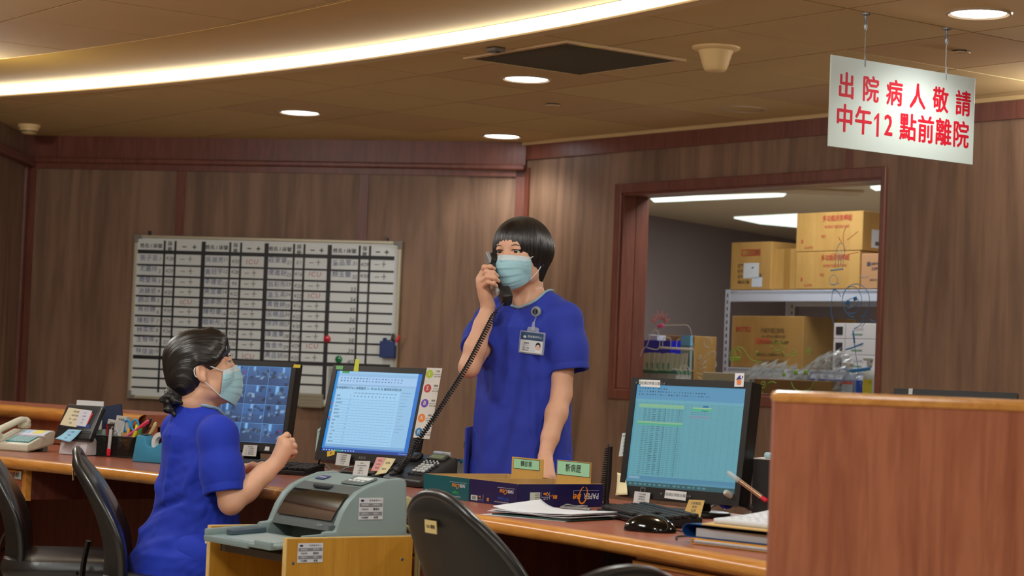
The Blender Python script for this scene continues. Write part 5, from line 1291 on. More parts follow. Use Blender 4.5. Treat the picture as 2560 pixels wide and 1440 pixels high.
# ---------------- the seated nurse
def seated():
    BS[0] = 0.914; zf = HC * (1 - 1 / BS[0])
    org = (-0.9, 6.06, 0.0)
    root = thing('person', 'seated person in blue scrubs with black hair in a low bun, one fist raised', 'person', Matrix.Translation(org))
    Y0 = 6.62
    H = HeadFrame(P(503, 926, Y0), (math.cos(R(16)), math.sin(R(16))), R(11), 0, 0.985)
    a = R(36); F = A3((math.cos(a), math.sin(a), 0)); X = A3((math.sin(a), -math.cos(a), 0)); U = A3((0, 0, 1.0))
    hc = P(478, 1400, Y0); C = A3((hc[0], hc[1], 0))
    ln = lambda z: (z - 0.5) * 0.06          # the trunk leans a little forward
    TP = lambda x, y, z: C + X * x + F * (y + ln(z)) + U * z
    shR, elR, wrR = P(545, 1090, 6.47), P(577, 1256, 6.43), P(692, 1157, 6.53)
    shL = TP(-0.155, 0.0, 0.895)
    wrL = P(604, 1178, 7.06); elL = shL * 0.45 + wrL * 0.55 + A3((-0.05, 0.02, -0.085))
    v = Vol((-1.3, 6.22, zf - 0.01), (-0.55, 7.24, 1.26), 0.003)
    add_head(v, H)
    nb = P(500, 1022, 6.64); nb2 = P(492, 1062, 6.64)
    v.chain([H(0, -0.022, -0.045), H(0, -0.034, -0.09), nb, nb2], [0.05, 0.047, 0.05, 0.07], 0.025)
    v.cone(H(0.042, -0.03, -0.07), nb + F * 0.045 + X * 0.012, 0.013, 0.009, 0.012)
    zs = [0.44, 0.52, 0.62, 0.74, 0.84, 0.90, 0.935]
    f0 = [ln(z) for z in zs]
    v.loft(C, X, F, U, zs, [0] * 7, f0, [0.165, 0.165, 0.135, 0.13, 0.142, 0.12, 0.07], [0.125, 0.12, 0.1, 0.098, 0.098, 0.075, 0.05], 2.1, 0.02)
    for s, q in ((shR, 1), (shL, -1)): v.cone(TP(q * 0.05, -0.01, 0.91), s, 0.045, 0.044, 0.03)
    for s, e, w in ((shR, elR, wrR), (shL, elL, wrL)):
        v.chain([s, s * 0.5 + e * 0.5, e], [0.046, 0.043, 0.037], 0.02); v.chain([e, e * 0.68 + w * 0.32, e * 0.3 + w * 0.7, w], [0.036, 0.0385, 0.03, 0.0245], 0.015)
    # raised fist, back of the hand to the viewer
    kn = [P(702, 1098, 6.545), P(711, 1106, 6.53), P(718, 1117, 6.525), P(722, 1131, 6.53)]
    tips = [[P(717, 1087, 6.565), P(722, 1097, 6.59), P(715, 1106, 6.59)], [P(730, 1102, 6.555), P(730, 1114, 6.585), P(720, 1119, 6.585)],
            [P(736, 1115, 6.553), P(733, 1127, 6.58), P(722, 1130, 6.58)], [P(737, 1130, 6.556), P(732, 1140, 6.58), P(723, 1142, 6.578)]]
    add_hand(v, wrR, kn, tips, thumb=[P(695, 1135, 6.56), P(702, 1116, 6.59), P(711, 1098, 6.605), P(722, 1090, 6.605)], sc=1.02)
    # far hand lying on the desk
    kn = [P(636, 1166, 7.0), P(640, 1172, 7.03), P(641, 1177, 7.06), P(638, 1181, 7.085)]
    tips = [[P(656, 1160, 6.99), P(666, 1170, 7.0), P(663, 1180, 7.0)], [P(660, 1166, 7.03), P(668, 1176, 7.03), P(662, 1184, 7.03)], [P(660, 1173, 7.06), P(664, 1182, 7.06), P(656, 1187, 7.06)], [P(654, 1179, 7.085), P(657, 1186, 7.085), P(649, 1189, 7.085)]]
    add_hand(v, wrL, kn, tips, thumb=[P(615, 1170, 7.0), P(632, 1163, 6.96), P(648, 1168, 6.95), P(658, 1175, 6.955)], sc=0.95)
    # legs, knees under the desk
    for q in (-1, 1):
        hp, kn_, an = TP(q * 0.085, 0.02, 0.505), TP(q * 0.095, 0.42, 0.47), TP(q * 0.09, 0.40, zf + 0.08)
        v.chain([hp, hp * 0.5 + kn_ * 0.5, kn_], [0.085, 0.072, 0.055], 0.03); v.chain([kn_, kn_ * 0.65 + an * 0.35 - F * 0.012, an], [0.054, 0.05, 0.036], 0.03); v.cone(an + A3((0, 0, -0.035)), an + F * 0.15 + A3((0, 0, -0.045)), 0.033, 0.028, 0.02)
    fd = field_of(v); v.build('body', SKIN, root, org, smooth=2)
    eyes_and_brows(H, root, org, look=(-0.15, 0.12))
    # hair drawn back into a low bun
    v = Vol(H.o - 0.2, H.o + 0.19, 0.0026); A = H.A
    E = lambda c, r, k=0.02, op='+': v.ell(H(*c), np.array(r) * H.sc, A, k, op)
    E((0, -0.010, 0.046), (0.086, 0.106, 0.087)); E((0, -0.052, -0.012), (0.074, 0.064, 0.07), 0.03); E((0, 0.05, 0.072), (0.066, 0.044, 0.046), 0.03)
    E((0, 0.155, -0.05), (0.095, 0.1, 0.118), 0.01, '-'); E((0.0, 0.075, -0.085), (0.14, 0.08, 0.092), 0.01, '-')
    for q in (-1, 1):
        v.ell(H(q * 0.085, -0.002, -0.012), (0.022, 0.026, 0.034), A, 0.01, '-')
        v.chain([H(q * 0.01, 0.05, 0.116), H(q * 0.042, 0.076, 0.088), H(q * 0.064, 0.064, 0.055), H(q * 0.074, 0.042, 0.034), H(q * 0.078, 0.015, 0.03), H(q * 0.078, -0.015, 0.036)], [0.012, 0.012, 0.011, 0.011, 0.012, 0.013], 0.018)
    def st0(q): return np.arctan2(q[0], (q[2] + 0.075) * 0.8 + (q[1] + 0.11) * 0.6)
    def strands(x, y, z):
        th = st0(H.inv(x, y, z)); return 0.0011 * (np.sin(th * 40 + 2 * np.sin(th * 7)) + 0.6 * np.sin(th * 71 + 1.7))
    v.put(strands, H.o - 0.18, H.o + 0.18, 0.0, 'd')
    hr = v.build('hair', HAIRM, root, org, smooth=1)
    Mi = np.linalg.inv(np.array(SM() @ H.M())); og = A3(org)
    def st(co):
        q = (co + og) @ Mi[:3, :3].T + Mi[:3, 3]; return st0(q.T) * 48 + 2 * np.sin(q[:, 1] * 20)
    strand_attr(hr, st)
    bo = P(440, 985, 6.6)
    v = Vol(bo - 0.1, bo + 0.1, 0.0026)
    v.ell(bo, (0.036, 0.034, 0.036), None, 0.01); v.cone(bo + A3((0.03, 0.01, 0.02)), bo, 0.03, 0.03, 0.01)
    rg = random.Random(4)
    for k in range(9):
        t = rg.uniform(0, 6.28); u_ = rg.uniform(-1, 1); d = A3((math.cos(t) * math.sqrt(1 - u_ * u_), math.sin(t) * math.sqrt(1 - u_ * u_), u_)); e = A3((d[1], -d[0], 0.4))
        v.chain([bo + d * 0.032 - e * 0.022, bo + d * 0.04, bo + d * 0.032 + e * 0.022], [0.007, 0.010, 0.007], 0.004)
    v.chain([bo + A3((-0.015, -0.01, -0.02)), bo + A3((-0.02, -0.012, -0.045)), bo + A3((0.0, -0.015, -0.062))], [0.018, 0.015, 0.008], 0.008); v.chain([bo + A3((-0.01, -0.02, 0)), bo + A3((-0.04, -0.02, -0.018))], [0.016, 0.01], 0.006)
    def tw(x, y, z):
        q = np.sqrt((x - bo[0]) ** 2 + (y - bo[1]) ** 2 + (z - bo[2]) ** 2); th = np.arctan2(z - bo[2], x - bo[0]); return 0.0012 * np.sin(th * 9 + q * 260)
    v.put(tw, bo - 0.09, bo + 0.09, 0.0, 'd')
    bn = v.build('hair_bun', HAIRM, root, org, smooth=1)
    strand_attr(bn, lambda co: np.arctan2(co[:, 2] - (sp(bo)[2] - org[2]), co[:, 0] - (sp(bo)[0] - org[0])) * 9 + np.linalg.norm(co - (sp(bo) - og), axis=1) * 260)
    face_mask(H, root, org, fd, 0.012)
    # scrub top with heavy folds at the waist and a tail over the seat
    v = Vol((-1.42, 6.24, 0.40), (-0.62, 7.06, 1.0), 0.0036)
    fl = foldset([(TP(0.02, -0.12, 0.86), TP(0.0, -0.14, 0.6), 0.018, 0.006), (TP(0.10, -0.09, 0.80), TP(0.12, -0.08, 0.55), 0.016, 0.006), (TP(-0.1, -0.11, 0.74), TP(0.13, -0.07, 0.60), 0.016, 0.010), (TP(-0.14, -0.12, 0.62), TP(0.12, -0.1, 0.70), 0.013, -0.008),
                  (TP(-0.15, -0.15, 0.56), TP(0.14, -0.06, 0.66), 0.018, 0.014), (TP(-0.13, -0.16, 0.53), TP(0.15, -0.02, 0.60), 0.012, -0.008), (TP(-0.15, -0.15, 0.48), TP(0.1, -0.13, 0.57), 0.016, 0.013), (TP(0.0, -0.16, 0.44), TP(0.17, -0.05, 0.55), 0.018, 0.011), (TP(0.14, -0.05, 0.86), TP(0.10, -0.11, 0.72), 0.014, 0.006), (TP(0.06, -0.1, 0.9), TP(0.13, -0.09, 0.78), 0.012, -0.005)])
    ds = lambda x, y, z: fl(x, y, z) - 0.004 * wob(x, y, z, 22, 3) - 0.002 * wob(x, y, z, 55, 5)
    zs = [0.405, 0.46, 0.52, 0.565, 0.60, 0.66, 0.74, 0.82, 0.87, 0.91, 0.94, 0.965]
    f0 = [ln(z) for z in zs]; f0[0] -= 0.015; f0[1] -= 0.02; f0[2] -= 0.015
    v.loft(C, X, F, U, zs, [0] * 12, f0, [0.172, 0.19, 0.19, 0.178, 0.168, 0.157, 0.152, 0.156, 0.15, 0.128, 0.092, 0.05], [0.155, 0.165, 0.158, 0.146, 0.13, 0.118, 0.115, 0.11, 0.096, 0.078, 0.06, 0.04], 2.2, 0.012, '+', ds)
    # the shirt tail flaring out behind
    v.cone(P(420, 1300, 6.66), P(362, 1330, 6.72), 0.04, 0.022, 0.03); v.cone(P(400, 1395, 6.62), P(370, 1440, 6.62), 0.06, 0.04, 0.04)
    hemR = shR * 0.13 + elR * 0.87 + A3((-0.014, 0, 0.0)); hemL = shL * 0.25 + elL * 0.75
    main = v; v = v.like()
    for s, hm, q, r1 in ((shR, hemR, 1, 0.064), (shL, hemL, -1, 0.06)):
        v.cone(TP(q * 0.06, -0.006, 0.905), s, 0.052, 0.058, 0.04); v.chain([s, s * 0.4 + hm * 0.6, hm], [0.058, 0.063, r1], 0.03)
        ax = (hm - s) / np.linalg.norm(hm - s)
        def flat_cut(x, y, z, hm=hm, ax=ax):
            t = (x - hm[0]) * ax[0] + (y - hm[1]) * ax[1] + (z - hm[2]) * ax[2]
            rr = np.sqrt(np.maximum((x - hm[0]) ** 2 + (y - hm[1]) ** 2 + (z - hm[2]) ** 2 - t * t, 0)); return np.maximum(-t, rr - 0.085)
        v.put(flat_cut, hm - 0.08, hm + 0.11, 0.002, '-'); v.cone(hm + ax * 0.05, hm - ax * 0.05, r1 - 0.006, r1 - 0.016, 0.004, '-')
        def stitch(x, y, z, hm=hm, ax=ax):
            t = (x - hm[0]) * ax[0] + (y - hm[1]) * ax[1] + (z - hm[2]) * ax[2]; return 0.0015 * np.exp(-((t + 0.026) / 0.003) ** 2) - 0.0016 * wob(x, y, z, 60, 7)
        v.put(stitch, hm - 0.09, hm + 0.09, 0.0, 'd')
    main.join(v, 0.024); v = main
    NC = (nb + nb2) / 2; NC = A3((NC[0], NC[1], 0)) 
    v.cone(A3((NC[0], NC[1], 0.88)) - F * 0.012, A3((NC[0], NC[1], 0.955)) - F * 0.006, 0.10, 0.066, 0.03)
    v.cone(A3((NC[0], NC[1], 0.9)) - F * 0.02, A3((NC[0], NC[1], 0.972)) - F * 0.02, 0.07, 0.048, 0.03)
    ring = []
    rx_, rf_, rb_ = 0.068, 0.085, 0.058
    for i in range(48):
        t = 2 * math.pi * i / 48; p = NC + X * rx_ * math.sin(t) + F * ((rf_ if math.cos(t) > 0 else rb_) * math.cos(t)); ring.append(A3((p[0], p[1], top_hit(v, p[0], p[1], 1.0))))
    def neck(x, y, z):
        px, py = x - NC[0], y - NC[1]; u = px * X[0] + py * X[1]; w = px * F[0] + py * F[1]
        bb = np.where(w > 0, rf_, rb_); r = (np.sqrt((u / rx_) ** 2 + (w / bb) ** 2) - 1) * 0.065; return np.maximum(r, 0.88 + 0.5 * np.maximum(0, -w) - z)
    v.put(neck, NC + A3((-0.12, -0.12, 0.84)), NC + A3((0.12, 0.12, 1.02)), 0.002, '-')
    # keyhole slit at the nape and the seam below it
    kt = surf_hit(v, 433, 1036); kb = surf_hit(v, 427, 1058); v.cone(kt, kb, 0.003, 0.0055, 0.003, '-')
    sb = [surf_hit(v, 427, 1062), surf_hit(v, 424, 1100), surf_hit(v, 422, 1160), surf_hit(v, 421, 1230)]
    v.chain(sb, [0.0018] * 4, 0.004, '-')
    v.build('scrub_top', SCRUB, root, org, smooth=2)
    b = MB(); b.tube([tuple(sp(r) - A3(org) + A3((0, 0, 0.001))) for r in ring + ring[:2]], [(0.0065, 0.004)] * 50, 8, caps=False); b.build('collar_piping', PIPE, root, smooth=True, ang=180)
    v = Vol((-1.3, 6.25, zf + 0.02), (-0.3, 7.25, 0.66), 0.006)
    for q in (-1, 1):
        hp, kn_, an = TP(q * 0.09, -0.03, 0.52), TP(q * 0.1, 0.42, 0.475), TP(q * 0.092, 0.40, zf + 0.09)
        v.chain([hp, hp * 0.5 + kn_ * 0.5, kn_], [0.1, 0.09, 0.075], 0.03); v.chain([kn_, an], [0.075, 0.062], 0.03)
    v.build('scrub_trousers', SCRUB, root, org, smooth=2)
    for q in (-1, 1):
        an = TP(q * 0.092, 0.40, zf); v = Vol(an - A3((0.2, 0.2, 0.005)), an + A3((0.25, 0.25, 0.12)), 0.004)
        v.cone(an - F * 0.04 + U * 0.042, an + F * 0.16 + U * 0.034, 0.042, 0.038, 0.01); v.put(lambda x, y, z: z - zf - 0.003 + 0 * x + 0 * y, v.lo, v.lo + v.n * v.h, 0.002, '-')
        v.build('shoe', mat('shoe_white', (206, 206, 204), 0.5), root, org, smooth=1)
seated()
BS[0] = 1.0
# ------------------------------------------------------------------ monitors and the notes stuck to them
def plane(c, psi, tau):
    r = Vector((math.cos(psi), -math.sin(psi), 0)); u = Vector((math.sin(tau) * math.sin(psi), math.sin(tau) * math.cos(psi), math.cos(tau)))
    return frame(c, r, u, r.cross(u))
def on(m, px, py, off=0.0):
    """pixel -> local xy on the plane of frame m lifted by off"""
    n = m.to_3x3().col[2]; p = onpl(px, py, m.translation + n * off, n); q = m.inverted() @ p; return q.x, q.y
BEZ = mat('monitor_black', (22, 22, 22), 0.38)
def monitor(label, c, psi, tau, sw=0.338, sh=0.27, group='computer monitors on the desk', bez=BEZ, brand=True):
    m = plane(c, psi, tau); t = thing('computer_monitor', label, 'monitor', m, group)
    bs, bt, bb, d = 0.017, 0.018, 0.03, 0.045
    x0, x1, y0, y1 = -sw / 2 - bs, sw / 2 + bs, -sh / 2 - bb, sh / 2 + bt
    b = MB()
    for a0, a1, c0, c1 in ((x0, -sw / 2, y0, y1), (sw / 2, x1, y0, y1), (-sw / 2, sw / 2, sh / 2, y1), (-sw / 2, sw / 2, y0, -sh / 2)): b.box(((a0 + a1) / 2, (c0 + c1) / 2, 0.001), (a1 - a0, c1 - c0, 0.01))
    b.box(((x0 + x1) / 2, (y0 + y1) / 2, -d / 2 - 0.002), (x1 - x0, y1 - y0, d - 0.006)); b.prism(rrect((x1 - x0) * 0.7, (y1 - y0) * 0.72, 0.03), -d - 0.025, -d + 0.001)
    b.build('casing', bez, t)
    rv = (Z - Vector((0, 0, 0)))
    # stand: neck straight down in the world, foot flat on the desk
    inv = m.inverted(); W_ = lambda p: inv @ Vector(p)
    back = m @ Vector((0, -0.03, -d - 0.02)); foot = Vector((back.x, back.y, DZ))
    nh = Vector((math.sin(psi), math.cos(psi), 0))
    b = MB(); b.tube([W_(foot + Z * 0.008 + nh * 0.02), W_(foot + Z * 0.06 + nh * 0.02), W_(back + nh * 0.012 - Z * 0.0)], [(0.035, 0.014), (0.03, 0.012), (0.03, 0.012)], 10, up=W_(foot + nh) - W_(foot)); b.build('neck', BEZ, t, smooth=True)
    b = MB(); fm = inv @ frame(foot - nh * 0.03 + Z * 0.0005, Vector((math.cos(psi), -math.sin(psi), 0)), nh, Z)
    b.prism([(0.115 * math.cos(R(12 * i)), 0.085 * math.sin(R(12 * i))) for i in range(30)], 0, 0.013, fm, bev=0.004); b.build('foot', BEZ, t, smooth=True)
    if brand:
        b = MB(); b.text('ASUS', 0.011, T((0, -sh / 2 - bb * 0.5, 0.0063)), bold=0.02, space=1.1); b.build('maker_name', mat('brand_grey', (120, 122, 124), 0.4), t, recalc=False)
    return t, m
SCR = colattr('screen_picture', 0.92)
rs = np.random.RandomState(11)
def cctv():
    H_, W_ = 44, 56; out = np.zeros((4 * H_ + 5, 4 * W_ + 5, 3)); out[:] = (96, 150, 206)
    for r in range(4):
        for c in range(4):
            k = r * 4 + c; a = np.zeros((H_, W_, 3)); yy, xx = np.mgrid[0:H_, 0:W_]
            base = np.array((54, 100, 160)) * (0.8 + 0.25 * rs.rand()); a[:] = base
            a += ((xx / W_ - 0.5) * rs.uniform(-30, 30) + (0.5 - yy / H_) * 20)[..., None]
            fl = yy > H_ * (0.45 + 0.25 * np.abs(xx / W_ - rs.uniform(.3, .7))); a[fl] = a[fl] * 0.72 + np.array((30, 28, 40)) * 0.5
            wx = rs.randint(4, 38); a[0:rs.randint(10, 22), wx:wx + rs.randint(5, 11)] = (120, 180, 232)
            for q in range(rs.randint(4, 8)):
                cx, cy = rs.randint(5, W_ - 5), rs.randint(12, H_ - 6); w_, h_ = rs.randint(3, 8), rs.randint(2, 5); tilt = rs.uniform(-1, 1)
                msk = (np.abs((xx - cx) + tilt * (yy - cy)) < w_) & (np.abs(yy - cy) < h_); a[msk] = np.array((140, 178, 216)) * rs.uniform(0.6, 1.0)
                msk = (np.abs((xx - cx - w_) + tilt * (yy - cy)) < 1.6) & (np.abs(yy - cy - 1) < h_); a[msk] = (30, 52, 92)
            for q in range(4):
                cx, cy = rs.randint(0, W_), rs.randint(0, H_); a[max(0, cy - 4):cy + rs.randint(1, 6), max(0, cx - 4):cx + rs.randint(1, 8)] *= 0.6
            if k in (1, 15): a[12:18, 44:49] = (150, 40, 96)
            for q in range(2):
                p_ = np.pad(a, ((1, 1), (1, 1), (0, 0)), 'edge'); a = sum(p_[i:i + H_, j:j + W_] for i in range(3) for j in range(3)) / 9
            a[::2] *= 0.96
            out[1 + r * (H_ + 1):1 + r * (H_ + 1) + H_, 1 + c * (W_ + 1):1 + c * (W_ + 1) + W_] = a
    return np.clip(out, 0, 255)
ml, mL = monitor('monitor showing a grid of blue security camera pictures beside the seated person', (-0.921, 7.365, 0.977), R(21), R(11.5), brand=False)
picture('screen', cctv(), 0.338, 0.27, T((0, 0, 0.002)), SCR, ml)
# middle monitor: a duty roster in a window
def roster():
    H_, W_ = 150, 190; a = np.zeros((H_, W_, 3)); a[:] = (26, 110, 200); a[:, :10] = (40, 140, 214)
    a[:, 6:180] = (150, 196, 232); a[4:9, 6:180] = (138, 184, 226); a[10:24, 6:180] = (160, 200, 238); a[24:27, 6:180] = (140, 180, 220)
    for r in (12, 17): 
        for x in range(12, 150, 7): a[r:r + 2, x:x + rs.randint(2, 5)] = (96, 130, 180)
    a[28:136, 8:148] = (158, 206, 240)
    for y in range(52, 134, 5): a[y, 20:146] = (128, 182, 224)
    for x in range(44, 146, 8): a[50:134, x] = (146, 196, 232)
    for y in range(44, 134, 5):
        a[y, 40:42] = (80, 116, 170)
    for x in range(48, 144, 8): a[39:41, x:x + 5:2] = (80, 116, 168); a[45:47, x:x + 2] = (70, 104, 158)
    a[28:136, 148:180] = (146, 194, 230)
    for y in range(36, 110, 6): a[y:y + 1, 152:152 + rs.randint(6, 22):2] = (90, 124, 176)
    a[136:141, 6:180] = (124, 172, 216); a[144:, :] = (20, 66, 150); a[141:144, 6:180] = (70, 130, 200)
    for x in range(4, 74, 6): a[146:148, x:x + 3] = (150, 196, 230)
    a[146:149, 30:46] = (40, 150, 120); a[0:4, 12:28] = (60, 150, 90); a[146:148, 170:186:3] = (190, 214, 236)
    for y, c in ((60, (190, 60, 70)), (72, (220, 150, 60)), (86, (190, 60, 60)), (90, (40, 60, 90))): a[y:y + 3, 1:4] = c
    return a
mm_, mM = monitor('monitor with a pale blue duty roster and a strip of coloured letter discs', (-0.433, 6.768, 0.976), R(31.3), R(15.2))
picture('screen', roster(), 0.338, 0.27, T((0, 0, 0.002)), SCR, mm_)
b = MB(); tm = T((-0.03, 0.078, 0.0032)); b.text('奇美醫學財團法人柳營醫院 111 年 05 月 份 護理排班預定表', 0.0098, tm, bold=0.01)
for k, s in enumerate(['職稱', '護理長', '副護理長', '組長一', '護理師', '護理師', '一般病房', '專責', '護佐', '班別', '上夜班', '休假', '支援', '輪調表']):
    b.text(s, 0.0066, T((-0.15, 0.052 - 0.0118 * k, 0.0032)), align='LEFT')
b.build('screen_text', mat('screen_ink', (40, 74, 128), 0.6), mm_, recalc=False)
def sheet():
    H_, W_ = 170, 200; a = np.zeros((H_, W_, 3)); a[:] = (84, 148, 166)
    a[:24, :] = (82, 142, 178); a[24:28] = (96, 160, 180)
    for r, n_ in ((5, 60), (10, 130), (15, 140)):
        for x in range(5, n_, 5): a[r:r + 2, x:x + rs.randint(1, 4)] = (40, 84, 116)
    a[28:152, 3:] = (94, 158, 170)
    for y in range(30, 152, 3): a[y, 3:] = (86, 149, 163)
    for x in range(10, 196, 12): a[28:152, x] = (84, 146, 162)
    for y0, y1, hd in ((32, 61, (120, 176, 140)), (61, 150, (70, 164, 130))):
        a[y0:y0 + 3, 8:92] = (128, 176, 140); a[y0 + 3:y0 + 6, 8:92] = hd
        for y in range(y0 + 8, y1, 3):
            for x in (18, 26, 34, 44, 54): a[y, x:x + rs.randint(4, 7)] = (62, 112, 122)
            if rs.rand() < 0.8: a[y, 36:41] = (42, 78, 92); a[y, 46:51] = (46, 84, 98)
            for x in (62, 70, 78, 86): a[y, x:x + 5] = (74, 130, 142)
        a[y0 + 6:y1, 58] = (60, 112, 126); a[y0 + 6:y1, 84] = (60, 112, 126)
    a[31:34, 126:136] = (20, 100, 160); a[34:36, 108:142] = (150, 180, 150); a[36:40, 106:144] = (70, 170, 130)
    for y in (42, 45): a[y, 108:140:3] = (50, 90, 100)
    a[48:52, 104:142] = (112, 140, 160); a[39, 124:136] = (30, 50, 60)
    a[152:158] = (74, 130, 160); a[158:162] = (80, 138, 164); a[153:157, 3:24] = (120, 160, 178); a[162:] = (40, 84, 90)
    for x in range(6, 150, 9): a[164:167, x:x + rs.randint(3, 7)] = (80, 126, 134)
    return a
mr, mR = monitor('monitor with a teal spreadsheet of small tables at the right of the desk', (0.466, 5.48, 0.972), R(38), R(8), brand=False)
picture('screen', sheet(), 0.338, 0.27, T((0, 0, 0.002)), SCR, mr)
# the far monitor whose top edge shows above the partition
pf = atz(2380, 1130, 0.98)
fm, mF = monitor('monitor behind the partition of which only the top edge shows', (1.36, 6.42, 0.968), R(20), R(5), brand=False)
b = MB(); b.quad(-0.169, -0.135, 0.169, 0.135, 0.002); b.build('screen', mat('screen_off', (12, 14, 18), 0.15, spec=0.8), fm)
t = thing('side_desk', 'low desk hidden behind the partition panel', 'desk', T((1.45, 6.5, 0), R(-20)))
b = MB(); b.box((0, 0, DZ - 0.018), (0.9, 0.55, 0.036), bev=0.006); b.build('top', LAM, t)
for x in (-0.43, 0.43):
    b = MB(); b.box((x, 0, (DZ - 0.037) / 2), (0.03, 0.5, DZ - 0.037)); b.build('leg', DARKW, t)

def note(name, label, cat, m, corners, c, off=0.0065, text=None, group=None, tsize=0.0, tcol=None, thick=0.0006, curl=0.0, base=True, lines=None, rough=0.65):
    """a paper shape given by its corners in the photo, lying on plane m"""
    q = [Vector((*on(m, px, py, off), 0)) for px, py in corners]
    cen = sum(q, Vector()) / len(q); fr = m @ T((cen.x, cen.y, off))
    t = thing(name, label, cat, fr, group)
    b = MB(); q = [p - cen for p in q]
    if curl and len(q) == 4:
        b.grid(lambda u, v: tuple((q[3].lerp(q[2], u)).lerp(q[0].lerp(q[1], u), v) + Vector((0, 0, curl * (1 - v) ** 2))), 4, 8); pa = b.build('sheet', mat('paper_%d_%d_%d' % c, c, rough), t, smooth=True, solid=thick)
    else:
        b.prism([(p.x, p.y) for p in q][::-1], 0, thick); pa = b.build('sheet', mat('paper_%d_%d_%d' % c, c, rough), t)
    if text:
        b = MB(); rows = text.split('|'); h = max(p.y for p in q) - min(p.y for p in q); w = max(p.x for p in q) - min(p.x for p in q); n_ = len(rows)
        xm = sum(p.x for p in q) / 4; sk = ((q[0].x + q[1].x) - (q[3].x + q[2].x)) / 2 / max(h, 1e-6); rt = math.atan2(q[1].y - q[0].y, q[1].x - q[0].x)
        for k, s in enumerate(rows):
            y = h * (0.5 - (k + 0.75) / (n_ + 0.5)) * 0.9; v_ = (y + h / 2) / h
            b.text(s, (tsize or min(h / (n_ + 1) * 0.75, w / max(2, len(s)) * 1.2)) * (0.85 if n_ > 1 else 1), T((xm + sk * y, y, thick + 0.0004 + (curl * (1 - v_) ** 2 if curl else 0)), rt))
        b.build('writing', tcol or mat('note_ink', (84, 86, 94), 0.6), pa, recalc=False)
    return t, fr, cen
G1 = 'notes stuck on the monitors'
# left monitor
note('sticky_tab', 'small grey and yellow tab on the top right corner of the camera picture monitor', 'sticky note', mL, [(735, 911), (752, 912), (750, 920), (733, 919)], (226, 204, 60), group=G1)
note('note_card', 'white card of typed lines hanging under the camera picture monitor', 'note', mL, [(610, 1112), (644, 1113), (640, 1141), (605, 1139)], (206, 208, 204), 0.012, '注意事項|一、交班確認|二、病人安全|三、感染管制|四、緊急聯絡', G1, 0.0062)
note('sticky_tab', 'small white tag on the lower frame of the camera picture monitor', 'sticky note', mL, [(664, 1116), (674, 1117), (673, 1127), (661, 1126)], (226, 228, 226), group=G1)
note('sticky_note', 'pale pink note peeking out beside the seated person under the camera picture monitor', 'sticky note', mL, [(588, 1108), (597, 1110), (594, 1124), (589, 1128)], (232, 190, 184), 0.012, group=G1)
# middle monitor
note('sticky_tab', 'white and green tab on the top left corner of the duty roster monitor', 'sticky note', mM, [(841, 914), (859, 915), (857, 924), (840, 923)], (120, 190, 120), group=G1)
note('sticky_tab', 'tall fluorescent yellow tab standing up from the top of the duty roster monitor', 'sticky note', mM, [(889, 898), (899, 899), (896, 929), (884, 928)], (214, 224, 70), group=G1)
note('sticky_note', 'orange yellow tab at the lower left corner of the duty roster monitor', 'sticky note', mM, [(818, 1129), (838, 1125), (836, 1137), (818, 1142)], (238, 196, 60), text='急', group=G1, tsize=0.01)
note('note_card', 'white card of typed lines hanging under the left half of the duty roster monitor', 'note', mM, [(843, 1132), (878, 1136), (872, 1166), (838, 1162)], (210, 211, 206), 0.014, '下班前確認|1.關機登出|2.病歷歸位|3.交班完成|4.上鎖', G1, 0.006)
note('note_card', 'white card with printed lines standing below the maker name of the duty roster monitor', 'note', mM, [(889, 1152), (926, 1153), (918, 1190), (881, 1188)], (216, 218, 214), 0.02, '健保卡|讀卡機使用說明|請插卡|感謝配合|分機 1234', G1, 0.0058)
note('sticky_note', 'pink sticky note hanging under the right half of the duty roster monitor', 'sticky note', mM, [(942, 1143), (964, 1144), (952, 1180), (929, 1178)], (238, 170, 164), 0.015, '代班|0930|電話', G1, 0.009, curl=0.006)
note('sticky_note', 'cream sticky note overlapping the pink one under the duty roster monitor', 'sticky note', mM, [(965, 1144), (989, 1147), (970, 1185), (942, 1190)], (236, 224, 172), 0.02, '記得|補單', G1, 0.01, curl=0.012)
note('side_tab', 'pale green tab with tiny writing at the left edge of the roster monitor', 'sticky note', mM, [(794, 1074), (809, 1063), (803, 1123), (788, 1129)], (168, 206, 196), -0.01, '聯絡電話|分機|護理|值班', G1, 0.006)
